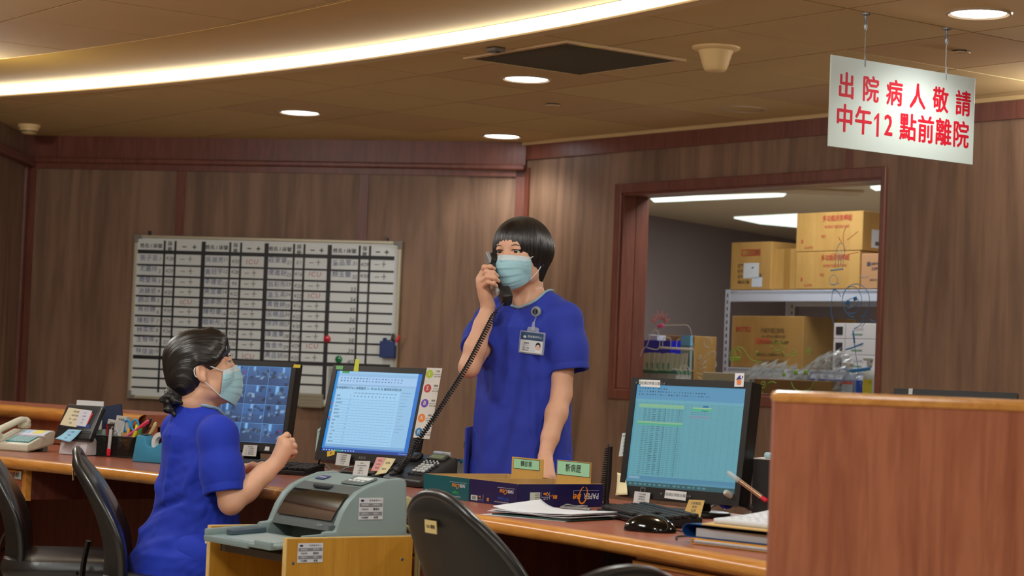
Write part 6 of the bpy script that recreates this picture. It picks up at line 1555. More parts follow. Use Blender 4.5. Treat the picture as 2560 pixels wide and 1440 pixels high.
# strip with coloured letter discs
st_, fr, cen = note('letter_strip', 'white strip with five coloured discs lettered I S B A R on the roster monitor', 'card', mM, [(1068, 919), (1106, 921), (1074, 1098), (1033, 1094)], (224, 220, 210), 0.0075, thick=0.0008)
inv = fr.inverted()
for px, py, c, ch, s in ((1074, 935, (176, 196, 30), 'I', '介紹'), (1069, 971, (196, 60, 60), 'S', '情境'), (1062, 1008, (106, 62, 176), 'B', '背景'), (1054, 1045, (238, 128, 36), 'A', '評估'), (1047, 1080, (34, 122, 178), 'R', '建議')):
    x, y = on(mM, px, py, 0.0085); x -= cen.x; y -= cen.y
    b = MB(); k_ = 0.0135; ln_ = [(x + k_ * math.cos(R(15 * i)), y + k_ * 1.02 * math.sin(R(15 * i))) for i in range(24)]
    b.prism(ln_, 0.0009, 0.0015, mi=0); b.text(ch, 0.019, T((x, y, 0.0021)), mi=1, bold=0.01)
    b.text(s, 0.0075, T((x + 0.03, y + 0.009, 0.0013)), mi=2, bold=0.02); b.text({'I': 'Introduction', 'S': 'Situation', 'B': 'Background', 'A': 'Assessment', 'R': 'Recommend'}[ch], 0.0058, T((x + 0.031, y, 0.0013)), mi=2); b.text('自我介紹與', 0.0055, T((x + 0.031, y - 0.008, 0.0013)), mi=2)
    b.build('disc', [mat('disc_%s' % ch, c, 0.4), mat('disc_letter', (226, 226, 220), 0.5), mat('disc_print', (96, 96, 96), 0.6)], st_, recalc=False)
# right monitor
n1, f1, c1 = note('name_strip', 'white strip of black characters on the top left corner of the teal spreadsheet monitor', 'label', mR, [(1603, 949), (1651, 951), (1650, 969), (1601, 966)], (222, 224, 222), 0.0075, '◆下班請記得登出電腦◆', G1, 0.0088)
note('sticky_tab', 'small white square with a green mark at the corner of the spreadsheet monitor', 'sticky note', mR, [(1598, 949), (1603, 949), (1601, 960), (1597, 960)], (190, 214, 190), group=G1)
sk, fk, ck = note('sticker', 'small white sticker with a blue and orange cartoon head on the teal spreadsheet monitor', 'sticker', mR, [(1838, 933), (1861, 933), (1859, 967), (1836, 967)], (222, 222, 226), 0.0075, group=G1)
b = MB(); b.prism([(-0.006, -0.012), (0.006, -0.012), (0.007, -0.002), (0, 0.002), (-0.007, -0.002)], 0.0008, 0.0013, mi=0); b.prism([(-0.009, 0.0), (0.008, 0.003), (0.003, 0.006), (0.002, 0.013), (-0.004, 0.008)], 0.001, 0.0016, mi=1); b.box((0.009, 0.008, 0.001), (0.003, 0.006, 0.0005), mi=1); b.build('drawing', [mat('sticker_orange', (222, 128, 66), 0.5), mat('sticker_blue', (42, 44, 120), 0.5)], sk, recalc=False)
note('side_card', 'clear pocket with a typed list at the left edge of the spreadsheet monitor', 'note', mR, [(1556, 1083), (1574, 1081), (1570, 1140), (1547, 1141)], (196, 206, 206), -0.012, '常用分機|內科|外科|急診|加護|檢驗', G1, 0.0055)
note('sticky_note', 'curled cream paper tab at the lower left corner of the teal spreadsheet monitor', 'sticky note', mR, [(1543, 1181), (1562, 1186), (1574, 1238), (1544, 1239)], (232, 222, 176), 0.004, group=G1, curl=0.01)
nb_, fb_, cb_ = note('note_card', 'white typed card in a clear clip hanging under the teal spreadsheet monitor', 'note', mR, [(1587, 1228), (1626, 1232), (1621, 1270), (1582, 1265)], (206, 208, 208), 0.014, '下班前確認|1.關機登出|2.病歷歸位|3.交班完成|4.上鎖', G1, 0.0058)
b = MB(); b.tube([(-0.006, 0.02, 0.001), (-0.006, 0.03, 0.0), (0.008, 0.03, 0.0), (0.008, 0.02, 0.001)], 0.0012, 6); b.build('clip', GREYM, nb_)
note('name_strip', 'white strip of black characters on the lower frame of the teal spreadsheet monitor', 'label', mR, [(1664, 1225), (1717, 1230), (1714, 1252), (1661, 1245)], (222, 224, 222), 0.0085, '◆下班請記得登出電腦◆', G1, 0.0088)
note('sticky_note', 'tan paper note taped below the teal spreadsheet monitor in front of its foot', 'sticky note', mR, [(1723, 1249), (1762, 1251), (1750, 1297), (1706, 1293)], (214, 182, 104), 0.03, '公務電腦|請勿|私用|謝謝', G1, 0.009)
note('sticker', 'small white sticker on the top left corner of the monitor behind the partition', 'sticker', mF, [(2272, 971), (2282, 971), (2281, 986), (2271, 986)], (214, 216, 216), 0.0075, group=G1)
# ------------------------------------------------------------------ things on the desk
def D(px, py, z=DZ): return atz(px, py, z)
def mat4(p, a, s=1.0): return T((p[0], p[1], p[2]), a) @ Matrix.Scale(s, 4)
CAB = mat('cardboard', (188, 152, 96), 0.75, var=0.06, vs=20)
CLEARP = mat('frosted_plastic', (214, 222, 222), 0.3, alpha=0.42, spec=0.6)

# ---- beige telephone at the far left
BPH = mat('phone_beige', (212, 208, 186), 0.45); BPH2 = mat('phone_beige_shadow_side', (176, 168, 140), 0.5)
p = D(68, 1131); m = mat4(p, ADX + R(28), 0.9)
t = thing('telephone', 'beige desk telephone with a teal button card at the left end of the desk', 'telephone', m)
prof = [(0, 0.004), (0.17, 0.032), (0.175, 0.082), (0.16, 0.084), (0.02, 0.036), (0, 0.03)]
b = MB(); b.prism(prof[1:] + prof[:1], -0.2, 0, frame((0, 0, 0), Vector((0, 1, 0)), Z, Vector((1, 0, 0))), bev=0.004); b.build('body', BPH, t, smooth=True)
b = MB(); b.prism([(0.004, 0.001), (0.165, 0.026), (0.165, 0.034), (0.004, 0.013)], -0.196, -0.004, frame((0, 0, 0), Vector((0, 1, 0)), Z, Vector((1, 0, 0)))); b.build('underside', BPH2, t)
b = MB(); b.box((-0.1, 0.135, 0.014), (0.17, 0.03, 0.028), bev=0.003); b.build('foot', mat('phone_foot', (120, 120, 112), 0.5), t)
sl = math.atan2(0.048, 0.14); tf = frame((-0.075, 0.085, 0.0585), Vector((1, 0, 0)), Vector((0, math.cos(sl), math.sin(sl))), Vector((0, -math.sin(sl), math.cos(sl))))
b = MB(); b.box((0.004, -0.034, 0.002), (0.115, 0.062, 0.003), tf, 0)
for r in range(5):
    for c in range(9): b.box((-0.046 + 0.0125 * c, -0.056 + 0.0115 * r, 0.004), (0.0085, 0.006, 0.0015), tf, 1)
b.build('button_card', [mat('teal_card', (46, 134, 140), 0.5), mat('card_pale', (176, 206, 206), 0.5)], t)
b = MB(); b.box((0.012, 0.036, 0.003), (0.13, 0.06, 0.0012), tf, 0); b.box((0.03, 0.048, 0.0038), (0.05, 0.036, 0.0008), tf, 1); b.box((-0.03, 0.048, 0.0038), (0.04, 0.03, 0.0008), tf, 2); b.box((0.02, 0.004, 0.004), (0.14, 0.012, 0.001), tf, 3)
for k in range(16): b.box((-0.044 + 0.0085 * k, 0.004, 0.0048), (0.005, 0.006, 0.0004), tf, 4)
b.build('number_slip', [mat('slip_lilac', (206, 210, 226), 0.5), mat('slip_yellow', (226, 214, 66), 0.5), mat('slip_sky', (150, 190, 220), 0.5), mat('slip_pinkish', (222, 206, 222), 0.5), mat('slip_ink', (120, 84, 130), 0.5)], t, recalc=False)
b = MB(); pts = [(-0.165, 0.0, 0.062), (-0.165, 0.03, 0.082), (-0.165, 0.1, 0.104), (-0.165, 0.165, 0.122), (-0.165, 0.195, 0.112)]
b.tube(cat_rom(pts, 6), [(0.024, 0.017)] * 4 + [(0.018, 0.0125)] * 17 + [(0.024, 0.017)] * 4, 14, up=(0, 0, 1)); b.box((-0.165, 0.185, 0.1), (0.046, 0.046, 0.034), bev=0.014); b.box((-0.165, 0.008, 0.058), (0.046, 0.046, 0.03), bev=0.012); b.build('handset', BPH, t, smooth=True)

# ---- screen phone on a white wedge with notes over it
pb = aty(180, 1098, 8.27 * KS); pm = plane(pb, R(32), R(27)); inv = pm.inverted()
q = [on(pm, *c) for c in ((165, 1010), (256, 1014), (226, 1101), (136, 1095))]
x0 = (q[0][0] + q[3][0]) / 2; x1 = (q[1][0] + q[2][0]) / 2; y1 = (q[0][1] + q[1][1]) / 2; y0 = (q[2][1] + q[3][1]) / 2
t = thing('screen_phone', 'black tablet shaped phone leaning on a white stand with notes stuck across it', 'phone', pm)
b = MB(); b.prism(rrect(x1 - x0, y1 - y0, 0.008, cx=(x0 + x1) / 2, cy=(y0 + y1) / 2), -0.022, 0, bev=0.004); b.build('casing', black(), t, smooth=True)
b = MB(); b.quad(x0 + 0.018, y0 + 0.045, x1 - 0.018, y1 - 0.018, 0.0006); b.build('screen', mat('dead_screen', (52, 62, 68), 0.15, spec=0.7), t)
b = MB()
for k in range(5): b.box(((x0 + x1) / 2, y0 + 0.008 + 0.006 * k, 0.0004), (x1 - x0 - 0.012, 0.003, 0.001))
b.build('speaker_slots', mat('slot_black', (12, 12, 13), 0.6), t)
b = MB(); ps = D(178, 1138); fm = inv @ T((ps.x, ps.y, DZ), R(-30)); b.prism([(0, 0.001), (0.11, 0.001), (0.045, 0.075), (0.012, 0.06)], -0.062, 0.062, fm @ frame((0, 0, 0), Vector((0, 1, 0)), Z, Vector((1, 0, 0))), bev=0.006); b.build('stand', mat('stand_white', (206, 202, 204), 0.45), t, smooth=True)
G2 = 'notes on the tablet shaped phone'
note('note_card', 'cream printed card with a small black lighthouse drawing on the tablet shaped phone', 'note', pm, [(172, 1019), (230, 1027), (190, 1068), (150, 1062)], (228, 218, 182), 0.002, '護理會客門禁|請按對講機|週一～週五|分機', G2, 0.0088)
note('note_card', 'white handwritten note overlapping the cream card on the tablet shaped phone', 'note', pm, [(201, 1024), (231, 1027), (214, 1067), (189, 1063)], (216, 218, 226), 0.0035, '內科|王醫師|分機|外科', G2, 0.0068, mat('note_blue', (96, 110, 170), 0.6))
note('note_card', 'red edged slip behind the white note on the tablet shaped phone', 'note', pm, [(228, 1030), (233, 1034), (219, 1060), (215, 1064)], (214, 52, 60), 0.0028, group=G2)
note('note_card', 'blue slip under the white note on the tablet shaped phone', 'note', pm, [(190, 1062), (224, 1062), (222, 1070), (188, 1067)], (34, 72, 160), 0.0012, group=G2)
note('sticky_note', 'pale blue sticky note hanging off the bottom of the tablet shaped phone', 'sticky note', pm, [(171, 1073), (204, 1075), (179, 1109), (143, 1100)], (150, 206, 236), 0.006, '公務|請轉|總機', G2, 0.009, mat('note_blue', (96, 110, 170), 0.6), curl=0.012)
pw = aty(225, 1012, 8.45 * KS); wm = plane(pw, R(20), R(8))
note('leaning_card', 'blank white card standing behind the tablet shaped phone', 'card', wm, [(193, 1000), (260, 1004), (254, 1075), (186, 1072)], (226, 228, 226), 0, thick=0.002)
pn = aty(285, 1050, 8.42 * KS); wn = plane(pn, R(10), R(4))
note('folder', 'navy blue folder standing upright behind the mesh organizer', 'folder', wn, [(256, 1018), (305, 1010), (312, 1095), (262, 1105)], (24, 40, 72), 0, thick=0.012)

# ---- black mesh organizer and what it holds
p = D(217, 1138); om = mat4(p, R(-32), 0.93); OW, OD, OH = 0.235, 0.12, 0.078
t = thing('mesh_organizer', 'black wire mesh desk organizer packed with boxes, pens and scissors', 'organizer', om)
MESH = bpy.data.materials.new('wire_mesh'); MESH.use_nodes = True; nt = MESH.node_tree; bs = nt.nodes['Principled BSDF']; bs.inputs['Base Color'].default_value = (0.008, 0.008, 0.008, 1); bs.inputs['Roughness'].default_value = 0.4
b = MB()
def mesh_wall(o, ux, L, Hh):
    s = 0.0048; nx = int(L / s); nz = int(Hh / s); ux = Vector(ux); n_ = ux.cross(Z)
    for i in range(nx + 1): b.box((L * i / nx, 0, Hh / 2), (0.0022, 0.0014, Hh), frame(o, ux, n_, Z))
    for k in range(nz + 1): b.box((L / 2, 0, Hh * k / nz), (L, 0.0014, 0.0022), frame(o, ux, n_, Z))
mesh_wall((0, 0, 0), (1, 0, 0), OW, OH); mesh_wall((0, OD, 0), (1, 0, 0), OW, OH); mesh_wall((0, 0, 0), (0, 1, 0), OD, OH); mesh_wall((OW, 0, 0), (0, 1, 0), OD, OH); mesh_wall((OW * 0.52, 0, 0), (0, 1, 0), OD, OH)
b.build('mesh_sides', MESH, t)
b = MB(); b.tube([(0, 0, OH), (OW, 0, OH), (OW, OD, OH), (0, OD, OH), (0, 0, OH)], 0.003, 8); b.tube([(0, 0, 0.003), (OW, 0, 0.003), (OW, OD, 0.003), (0, OD, 0.003), (0, 0, 0.003)], 0.003, 8); b.box((OW / 2, OD / 2, 0.001), (OW, OD, 0.002)); b.build('rim_and_base', MESH, t, smooth=True)
def in_org(name, label, cat, x, y, z, rz=0, rx=0, ry=0, group='things in the mesh organizer'): return thing(name, label, cat, om @ T((x, y, z), rz, rx, ry), group)
def carton(name, label, x, y, w, d, h, c, rz, rx, ry, txt=None, band=None, z=0.004):
    t = in_org(name, label, 'box', x, y, z, rz, rx, ry)
    b = MB(); b.box((0, 0, h / 2), (w, d, h), bev=0.0008); b.build('carton', mat('carton_%d_%d_%d' % c, c, 0.6), t)
    b = MB(); mi = frame((0, -d / 2 - 0.0003, 0), Vector((1, 0, 0)), Z, Vector((0, -1, 0)))
    if band: b.quad(-w / 2, h * 0.05, -w / 2 + w * band[0], h * 0.98, 0.0002, mi, 1)
    for k in range(4): b.text((txt or '藥品說明')[k % 4] * 3, w * 0.2, mi @ T((0.002, h * (0.9 - 0.1 * k), 0.0005)), mi=0)
    b.build('print', [mat('carton_ink', (110, 106, 100), 0.6), mat('carton_band_%d' % (band[1][0] if band else 0), band[1] if band else (0, 0, 0), 0.5)], t, recalc=False)
carton('medicine_box', 'pale medicine box leaning at the left of the mesh organizer', 0.05, 0.06, 0.045, 0.02, 0.135, (206, 200, 190), R(4), R(-6), R(6))
carton('medicine_box', 'taller pale medicine box with open flaps at the back of the mesh organizer', 0.082, 0.085, 0.05, 0.026, 0.15, (196, 192, 182), R(2), R(-4), R(4))
carton('medicine_box', 'narrow dark box with a red edge in the mesh organizer', 0.083, 0.038, 0.026, 0.02, 0.12, (70, 52, 48), R(4), R(-2), R(-3), None, (0.3, (196, 40, 40)))
t = in_org('envelope', 'grey folded envelope standing in the mesh organizer', 'envelope', 0.112, 0.03, 0.004, R(3), R(-8), R(3))
b = MB(); b.box((0, 0, 0.066), (0.046, 0.003, 0.132)); b.build('sheet', mat('envelope_grey', (196, 196, 194), 0.65), t)
b = MB(); b.prism([(-0.023, 0.132), (0.023, 0.132), (0.004, 0.088)], 0.0016, 0.0022, frame((0, 0, 0), Vector((1, 0, 0)), Z, Vector((0, -1, 0)))); b.build('flap', mat('envelope_flap', (182, 182, 182), 0.65), t)
t = in_org('paper_pad', 'pale green paper pad sticking out of the left of the mesh organizer', 'paper', 0.026, 0.025, 0.004, R(3), 0, 0)
b = MB(); b.prism([(-0.018, 0), (0.036, 0), (0.036, 0.098), (0.012, 0.094), (-0.018, 0.082)], -0.004, 0.004, frame((0, 0, 0), Vector((1, 0, 0)), Z, Vector((0, -1, 0)))); b.build('sheets', mat('pale_green_paper', (176, 204, 190), 0.6), t)
t = in_org('cardboard_divider', 'brown cardboard divider in the right half of the mesh organizer', 'divider', 0.18, 0.04, 0.004)
b = MB(); b.box((0, 0, 0.044), (0.095, 0.003, 0.09)); b.box((0, 0.05, 0.04), (0.095, 0.003, 0.08)); b.build('card', CAB, t)
# cutter hooked over the front
t = in_org('utility_knife', 'white utility knife with a red end hooked over the front of the mesh organizer', 'utility knife', 0.118, -0.0065, 0.03, 0, 0, R(4))
b = MB(); b.box((0, 0, 0.032), (0.014, 0.007, 0.085), bev=0.003); b.build('body', mat('knife_white', (196, 196, 196), 0.35), t, smooth=True)
b = MB(); b.box((0, 0, -0.012), (0.0165, 0.0085, 0.028), bev=0.003); b.build('end_cap', mat('knife_red', (214, 28, 54), 0.35), t, smooth=True)
b = MB(); b.tube([(0.0, 0, 0.074), (0.0, 0.006, 0.084), (0.0, 0.012, 0.082)], 0.002, 8); b.build('hook', GREYM, t, smooth=True)
t = in_org('binder_clip', 'chrome bulldog clip on the rim of the mesh organizer', 'clip', 0.132, 0.006, 0.082, 0, 0, 0)
b = MB(); b.tube([(-0.006, 0, 0), (-0.009, 0.002, 0.012), (0, 0.003, 0.019), (0.009, 0.002, 0.012), (0.006, 0, 0)], 0.0018, 8); b.box((0, 0.003, -0.004), (0.022, 0.014, 0.014), bev=0.004); b.build('clip_body', GREYM, t, smooth=True)
def scissors(m, label, c, group, c2=None):
    t = thing('scissors', label, 'scissors', m, group)
    for k, (sx, cc) in enumerate(((-1, c), (1, c2 or c))):
        b = MB(); pts = [(sx * 0.018 + 0.0145 * math.cos(a), 0, 0.11 + 0.021 * math.sin(a)) for a in [R(15 * i) for i in range(25)]]
        b.tube(pts, (0.0045), 8, up=(0, 1, 0), caps=False); b.tube([(sx * 0.012, 0, 0.09), (sx * 0.004, 0, 0.068)], 0.0042, 8); h = b.build('finger_loop', mat('loop_%d_%d_%d' % cc, cc, 0.35), t, smooth=True, ang=180)
        b = MB(); b.prism([(sx * 0.007, 0.07), (-sx * 0.001, 0.07), (-sx * 0.003, 0.0), (sx * 0.001, 0.0)], -0.001 + 0.0015 * k, 0.0005 + 0.0015 * k, frame((0, 0, 0), Vector((1, 0, 0)), Z, Vector((0, -1, 0)))); b.build('blade', GREYM, t)
    return t
scissors(om @ T((0.172, 0.05, 0.012), R(10), R(-6), R(-4)), 'scissors with sky blue handles standing in the mesh organizer', (40, 150, 210), 'things in the mesh organizer')
def pen(m, label, c, cap, L=0.135, r=0.0048, group=None, clear=False, tip=None, cat='pen'):
    t = thing('pen', label, cat, m, group)
    b = MB(); b.tube([(0, 0, 0), (0, 0, 0.012), (0, 0, L * 0.66)], [0.0015, r, r], 12); b.build('barrel', CLEARP if clear else mat('pen_%d_%d_%d' % c, c, 0.35), t, smooth=True)
    if clear:
        b = MB(); b.cyl((0, 0, 0.006), (0, 0, L * 0.6), 0.0022, n=8); b.build('refill', mat('pen_%d_%d_%d' % c, c, 0.35), t, smooth=True)
    b = MB(); b.tube([(0, 0, L * 0.64), (0, 0, L * 0.97), (0, 0, L)], [r * 1.12, r * 1.08, r * 0.7], 12); b.box((r * 1.35, 0, L * 0.84), (0.002, 0.003, L * 0.24)); b.build('cap', mat('pencap_%d_%d_%d' % cap, cap, 0.35), t, smooth=True)
    return t
for x, y, ry, rx, c, cap, L, lb in ((0.15, 0.06, -0.12, -0.05, (190, 190, 186), (214, 210, 200), .135, 'white capped pen beside the blue scissors'), (0.19, 0.06, 0.1, -0.1, (60, 160, 90), (70, 190, 110), .118, 'green pen between the blue scissors handles'), (0.2, 0.03, 0.12, -0.05, (30, 30, 30), (206, 226, 50), .12, 'black and lime highlighter right of the blue scissors'),
                                    (0.19, 0.025, 0.25, -0.05, (40, 40, 40), (236, 220, 40), .115, 'short black pen with a yellow cap in the mesh organizer'), (0.2, 0.04, 0.42, -0.1, (26, 26, 28), (30, 30, 34), .16, 'long slanting black pen at the right of the mesh organizer'), (0.212, 0.05, 0.5, -0.1, (210, 200, 190), (214, 206, 150), .15, 'slanting cream pen at the right of the mesh organizer'),
                                    (0.165, 0.02, 0.95, -0.15, (226, 90, 150), (232, 60, 96), .13, 'pink highlighter lying across the mesh organizer'), (0.16, 0.035, 0.05, -0.1, (222, 150, 40), (226, 160, 50), .105, 'orange pen behind the blue scissors')):
    pen(om @ T((x, y, 0.008 if abs(ry) < 0.8 else 0.07), 0, rx, ry), lb, c, cap, L, 0.0052, 'things in the mesh organizer')
# ---- tape dispenser
p = D(329, 1154); tm = mat4(p, R(-33), 0.92); SKY = mat('dispenser_blue', (58, 142, 178), 0.45, var=0.1, vs=40)
t = thing('tape_dispenser', 'blue tape dispenser with a white roll between the mesh organizer and the seated person', 'tape dispenser', tm)
pf_ = [(0, 0.001), (0.195, 0.001), (0.2, 0.03), (0.185, 0.075), (0.165, 0.092), (0.15, 0.085), (0.105, 0.058), (0.09, 0.055), (0.07, 0.062), (0.058, 0.096), (0.022, 0.1), (0.018, 0.096)]
b = MB(); b.prism(pf_, -0.06, 0, frame((0, 0, 0), Vector((1, 0, 0)), Z, Vector((0, -1, 0))), bev=0.004); b.build('body', SKY, t, smooth=True)
b = MB(); b.box((0.036, 0.03, 0.102), (0.032, 0.03, 0.004), bev=0.001); b.build('cutter', mat('cutter_grey', (92, 100, 96), 0.4, metal=0.4), t)
b = MB(); ro = [(0.026, -0.011), (0.042, -0.011), (0.042, 0.011), (0.026, 0.011), (0.026, -0.011)]; b.lathe(ro, 32, frame((0.118, 0.03, 0.072), Vector((1, 0, 0)), Z, Vector((0, -1, 0)))); b.build('tape_roll', mat('tape_white', (222, 220, 212), 0.4), t, smooth=True)

# ---- keyboards and mouse
KEYB = mat('keyboard_black', (20, 20, 21), 0.4); KEYC = mat('keycap_black', (30, 30, 31), 0.45)
def keyboard(m, label, W_=0.44, Dp=0.135):
    t = thing('keyboard', label, 'keyboard', m, 'black computer keyboards')
    b = MB(); b.prism([(0, 0.002), (Dp, 0.006), (Dp, 0.026), (Dp - 0.01, 0.027), (0, 0.014)], -W_ / 2, W_ / 2, frame((0, -Dp / 2, 0), Vector((0, 1, 0)), Z, Vector((1, 0, 0))), bev=0.002); b.build('case', KEYB, t, smooth=True)
    b = MB(); km = frame((0, -Dp / 2 + 0.008, 0.0155), Vector((1, 0, 0)), Vector((0, 1, 0.105)).normalized(), Vector((0, -0.105, 1)).normalized())
    for x0, nx in ((-W_ / 2 + 0.012, 15), (0.085, 3), (0.145, 4)):
        for r in range(6):
            y = 0.008 + r * 0.0192 + (0.004 if r == 5 else 0)
            if nx == 3 and r == 2: continue
            if r == 0 and nx == 15:
                for w_, x in ((0.02, 0.0), (0.02, 0.022), (0.02, 0.044), (0.105, 0.066), (0.02, 0.173), (0.02, 0.195), (0.02, 0.217), (0.02, 0.239)): b.box((x0 + x + w_ / 2, y, 0.004), (w_ - 0.003, 0.0155, 0.008), km, 0, 0.0015)
                continue
            for c in range(nx): b.box((x0 + 0.0185 * c + 0.009 + (0.003 * (r % 3) if nx == 15 else 0), y, 0.004), (0.0155, 0.0155, 0.008), km, 0, 0.0015)
    b.build('keys', KEYC, t, smooth=True)
    return t
def along(px0, py0, px1, py1, z=DZ + 0.01):
    a, c = atz(px0, py0, z), atz(px1, py1, z); d = c - a; return math.atan2(d.y, d.x), (a + c) / 2
kbA, kbB = atz(1492, 1282, DZ + 0.005), atz(1690, 1333, DZ + 0.005); kd = kbB - kbA; ka = math.atan2(kd.y, kd.x); kd.normalize(); kn = Vector((-kd.y, kd.x, 0))
kc = kbA + kd * 0.2 + kn * 0.07
keyboard(mat4((kc.x, kc.y, DZ + 0.001), ka), 'black computer keyboard in front of the teal spreadsheet monitor', 0.42)
kl = Vector((-0.80, 6.83, 0))
keyboard(mat4((kl.x, kl.y, DZ + 0.001), R(-24)), 'black computer keyboard mostly hidden behind the forearms of the seated person', 0.42)
def rot_mouse(m, label):
    t = thing('computer_mouse', label, 'mouse', m)
    v = Vol((-0.05, -0.08, -0.01), (0.05, 0.08, 0.06), 0.002)
    v.ell((0, -0.005, 0.0), (0.034, 0.058, 0.04), None, 0.004); v.ell((0, 0.02, 0.0), (0.031, 0.042, 0.028), None, 0.02)
    v.put(lambda x, y, z: z - 0.001 + 0 * x + 0 * y, v.lo, v.lo + v.n * v.h, 0.002, '-')
    v.build('shell', mat('glossy_black', (8, 8, 9), 0.1, spec=0.45), t)
    b = MB(); b.cyl((-0.003, 0.035, 0.0255), (0.003, 0.035, 0.0255), 0.007, n=16); b.build('wheel', KEYB, t, smooth=True)
    b = MB(); b.tube(cat_rom([(0, 0.058, 0.008), (0.01, 0.1, 0.003), (0.06, 0.13, 0.003), (0.12, 0.1, 0.003), (0.2, 0.12, 0.003)], 6), 0.002, 6); b.build('lead', KEYB, t, smooth=True)
pm_ = D(1626, 1331); rot_mouse(mat4((pm_.x, pm_.y + 0.02, DZ), R(-90 - 20)), 'glossy black computer mouse at the front of the desk beside the keyboard')

# ---- black desk telephone, its handset in the standing person's hand, the coiled cord
PBK = mat('telephone_black', (30, 32, 33), 0.42); KEYW = mat('telephone_key', (206, 210, 208), 0.4)
pA, pB = D(962, 1203), D(1047, 1221)
pd = (pB - pA); pa = ADX; PWd = 0.2; pm_ = mat4((pB - DX * PWd / 2)[:], pa) @ Matrix.Diagonal((1, 0.72, 0.95, 1))
tel = thing('telephone', 'black desk telephone with pale keys and an empty cradle below the duty roster monitor', 'telephone', pm_)
PDp_ = 0.19
prf = [(0, 0.002), (PDp_, 0.002), (PDp_ + 0.004, 0.092), (PDp_ - 0.012, 0.097), (0.03, 0.034), (0.006, 0.026), (0, 0.018)]
b = MB(); b.prism(prf, -PWd / 2, PWd / 2, frame((0, 0, 0), Vector((0, 1, 0)), Z, Vector((1, 0, 0))), bev=0.004); b.build('body', PBK, tel, smooth=True)
sl = math.atan2(0.063, PDp_ - 0.042); kf = frame((0, 0.03, 0.0345), Vector((1, 0, 0)), Vector((0, math.cos(sl), math.sin(sl))), Vector((0, -math.sin(sl), math.cos(sl))))
cx0 = -PWd / 2 + 0.03
b = MB()
b.prism([(cx0 + 0.024 * math.cos(R(15 * i)), 0.015 + 0.03 * math.sin(R(15 * i))) for i in range(24)], -0.001, 0.006, kf, bev=0.002); b.box((cx0, 0.12, 0.008), (0.05, 0.045, 0.016), kf, bev=0.006); b.box((cx0 - 0.026, 0.07, 0.004), (0.006, 0.14, 0.014), kf, bev=0.002); b.build('cradle', mat('cradle_black', (20, 21, 22), 0.4), tel, smooth=True)
b = MB(); gx = PWd * 0.16
for r in range(4):
    for c in range(3): b.box((gx + (c - 1) * 0.0235, 0.034 + r * 0.0155, 0.0035), (0.017, 0.0105, 0.006), kf, bev=0.002)
for c in range(5): b.box((gx - 0.036 + c * 0.0185, 0.1, 0.003), (0.0075, 0.006, 0.005), kf, bev=0.002)
for c in range(4): b.box((gx - 0.034 + c * 0.0185, 0.112, 0.003), (0.0075, 0.006, 0.005), kf, bev=0.002)
kk = b.build('number_keys', KEYW, tel, smooth=True)
b = MB()
for c in range(4): b.box((gx - 0.03 + c * 0.02, 0.012, 0.003), (0.014, 0.0065, 0.006), kf, bev=0.002)
for r in range(4): b.box((gx + 0.045, 0.036 + r * 0.016, 0.003), (0.012, 0.009, 0.006), kf, bev=0.002)
b.build('function_keys', mat('function_key', (44, 48, 50), 0.4), tel, smooth=True)
b = MB(); b.box((gx, 0.138, 0.004), (0.09, 0.034, 0.008), kf, 0, 0.002); b.box((gx, 0.137, 0.0085), (0.07, 0.024, 0.001), kf, 1); b.build('display', [mat('display_frame', (46, 48, 48), 0.35), mat('display_olive', (116, 124, 62), 0.25)], tel)
b = MB(); b.box((gx, 0.162, 0.008), (0.085, 0.012, 0.012), kf, bev=0.003); b.build('label_window', mat('label_window', (176, 186, 190), 0.15, spec=0.8), tel)
# handset: shaped along its spine, seen in the raised hand
NS_ = 0.92
HA, HB = Vector(P(1226, 650, 7.085 * NS_)), Vector(P(1260, 742, 6.975 * NS_))
ax = (HB - HA).normalized(); fac = Vector((0.80, 0.3, 0.25)); fac = (fac - ax * fac.dot(ax)).normalized()      # earpiece side, towards the head
hm = frame((HA + HB) / 2, ax, fac.cross(ax) * -1, fac); 
if hm.determinant() < 0: hm = frame((HA + HB) / 2, ax, fac.cross(ax), fac)
hs = thing('telephone_handset', 'black telephone handset with a silver stripe held to the ear by the standing person', 'telephone handset', hm)
HL = (HB - HA).length + 0.03
b = MB(); b.tube(cat_rom([(-HL / 2, 0, 0.012), (-HL / 2 + 0.02, 0, 0.008), (-HL * 0.22, 0, -0.004), (HL * 0.1, 0, -0.005), (HL / 2 - 0.03, 0, 0.002), (HL / 2, 0, 0.006)], 6), [(0.019, 0.011)] * 5 + [(0.018, 0.0115)] * 20 + [(0.023, 0.0155)] * 6, 14, up=(0, 0, 1)); b.box((-HL / 2 + 0.02, 0, 0.012), (0.042, 0.042, 0.024), bev=0.01); b.box((HL / 2 - 0.018, 0, 0.006), (0.05, 0.048, 0.036), bev=0.01); b.build('grip', PBK, hs, smooth=True)
b = MB(); b.box((-HL * 0.40, 0, -0.0035), (0.06, 0.03, 0.012), bev=0.004); b.prism([(-0.01, -0.012), (0.038, -0.016), (0.042, 0.0), (0.03, 0.004), (0.024, 0.014), (-0.004, 0.012)], -0.0, 0.009, T((HL * 0.16, 0, -0.0205)), bev=0.001); b.build('silver_trim', mat('silver_plastic', (196, 204, 210), 0.2, metal=0.5), hs, smooth=True)
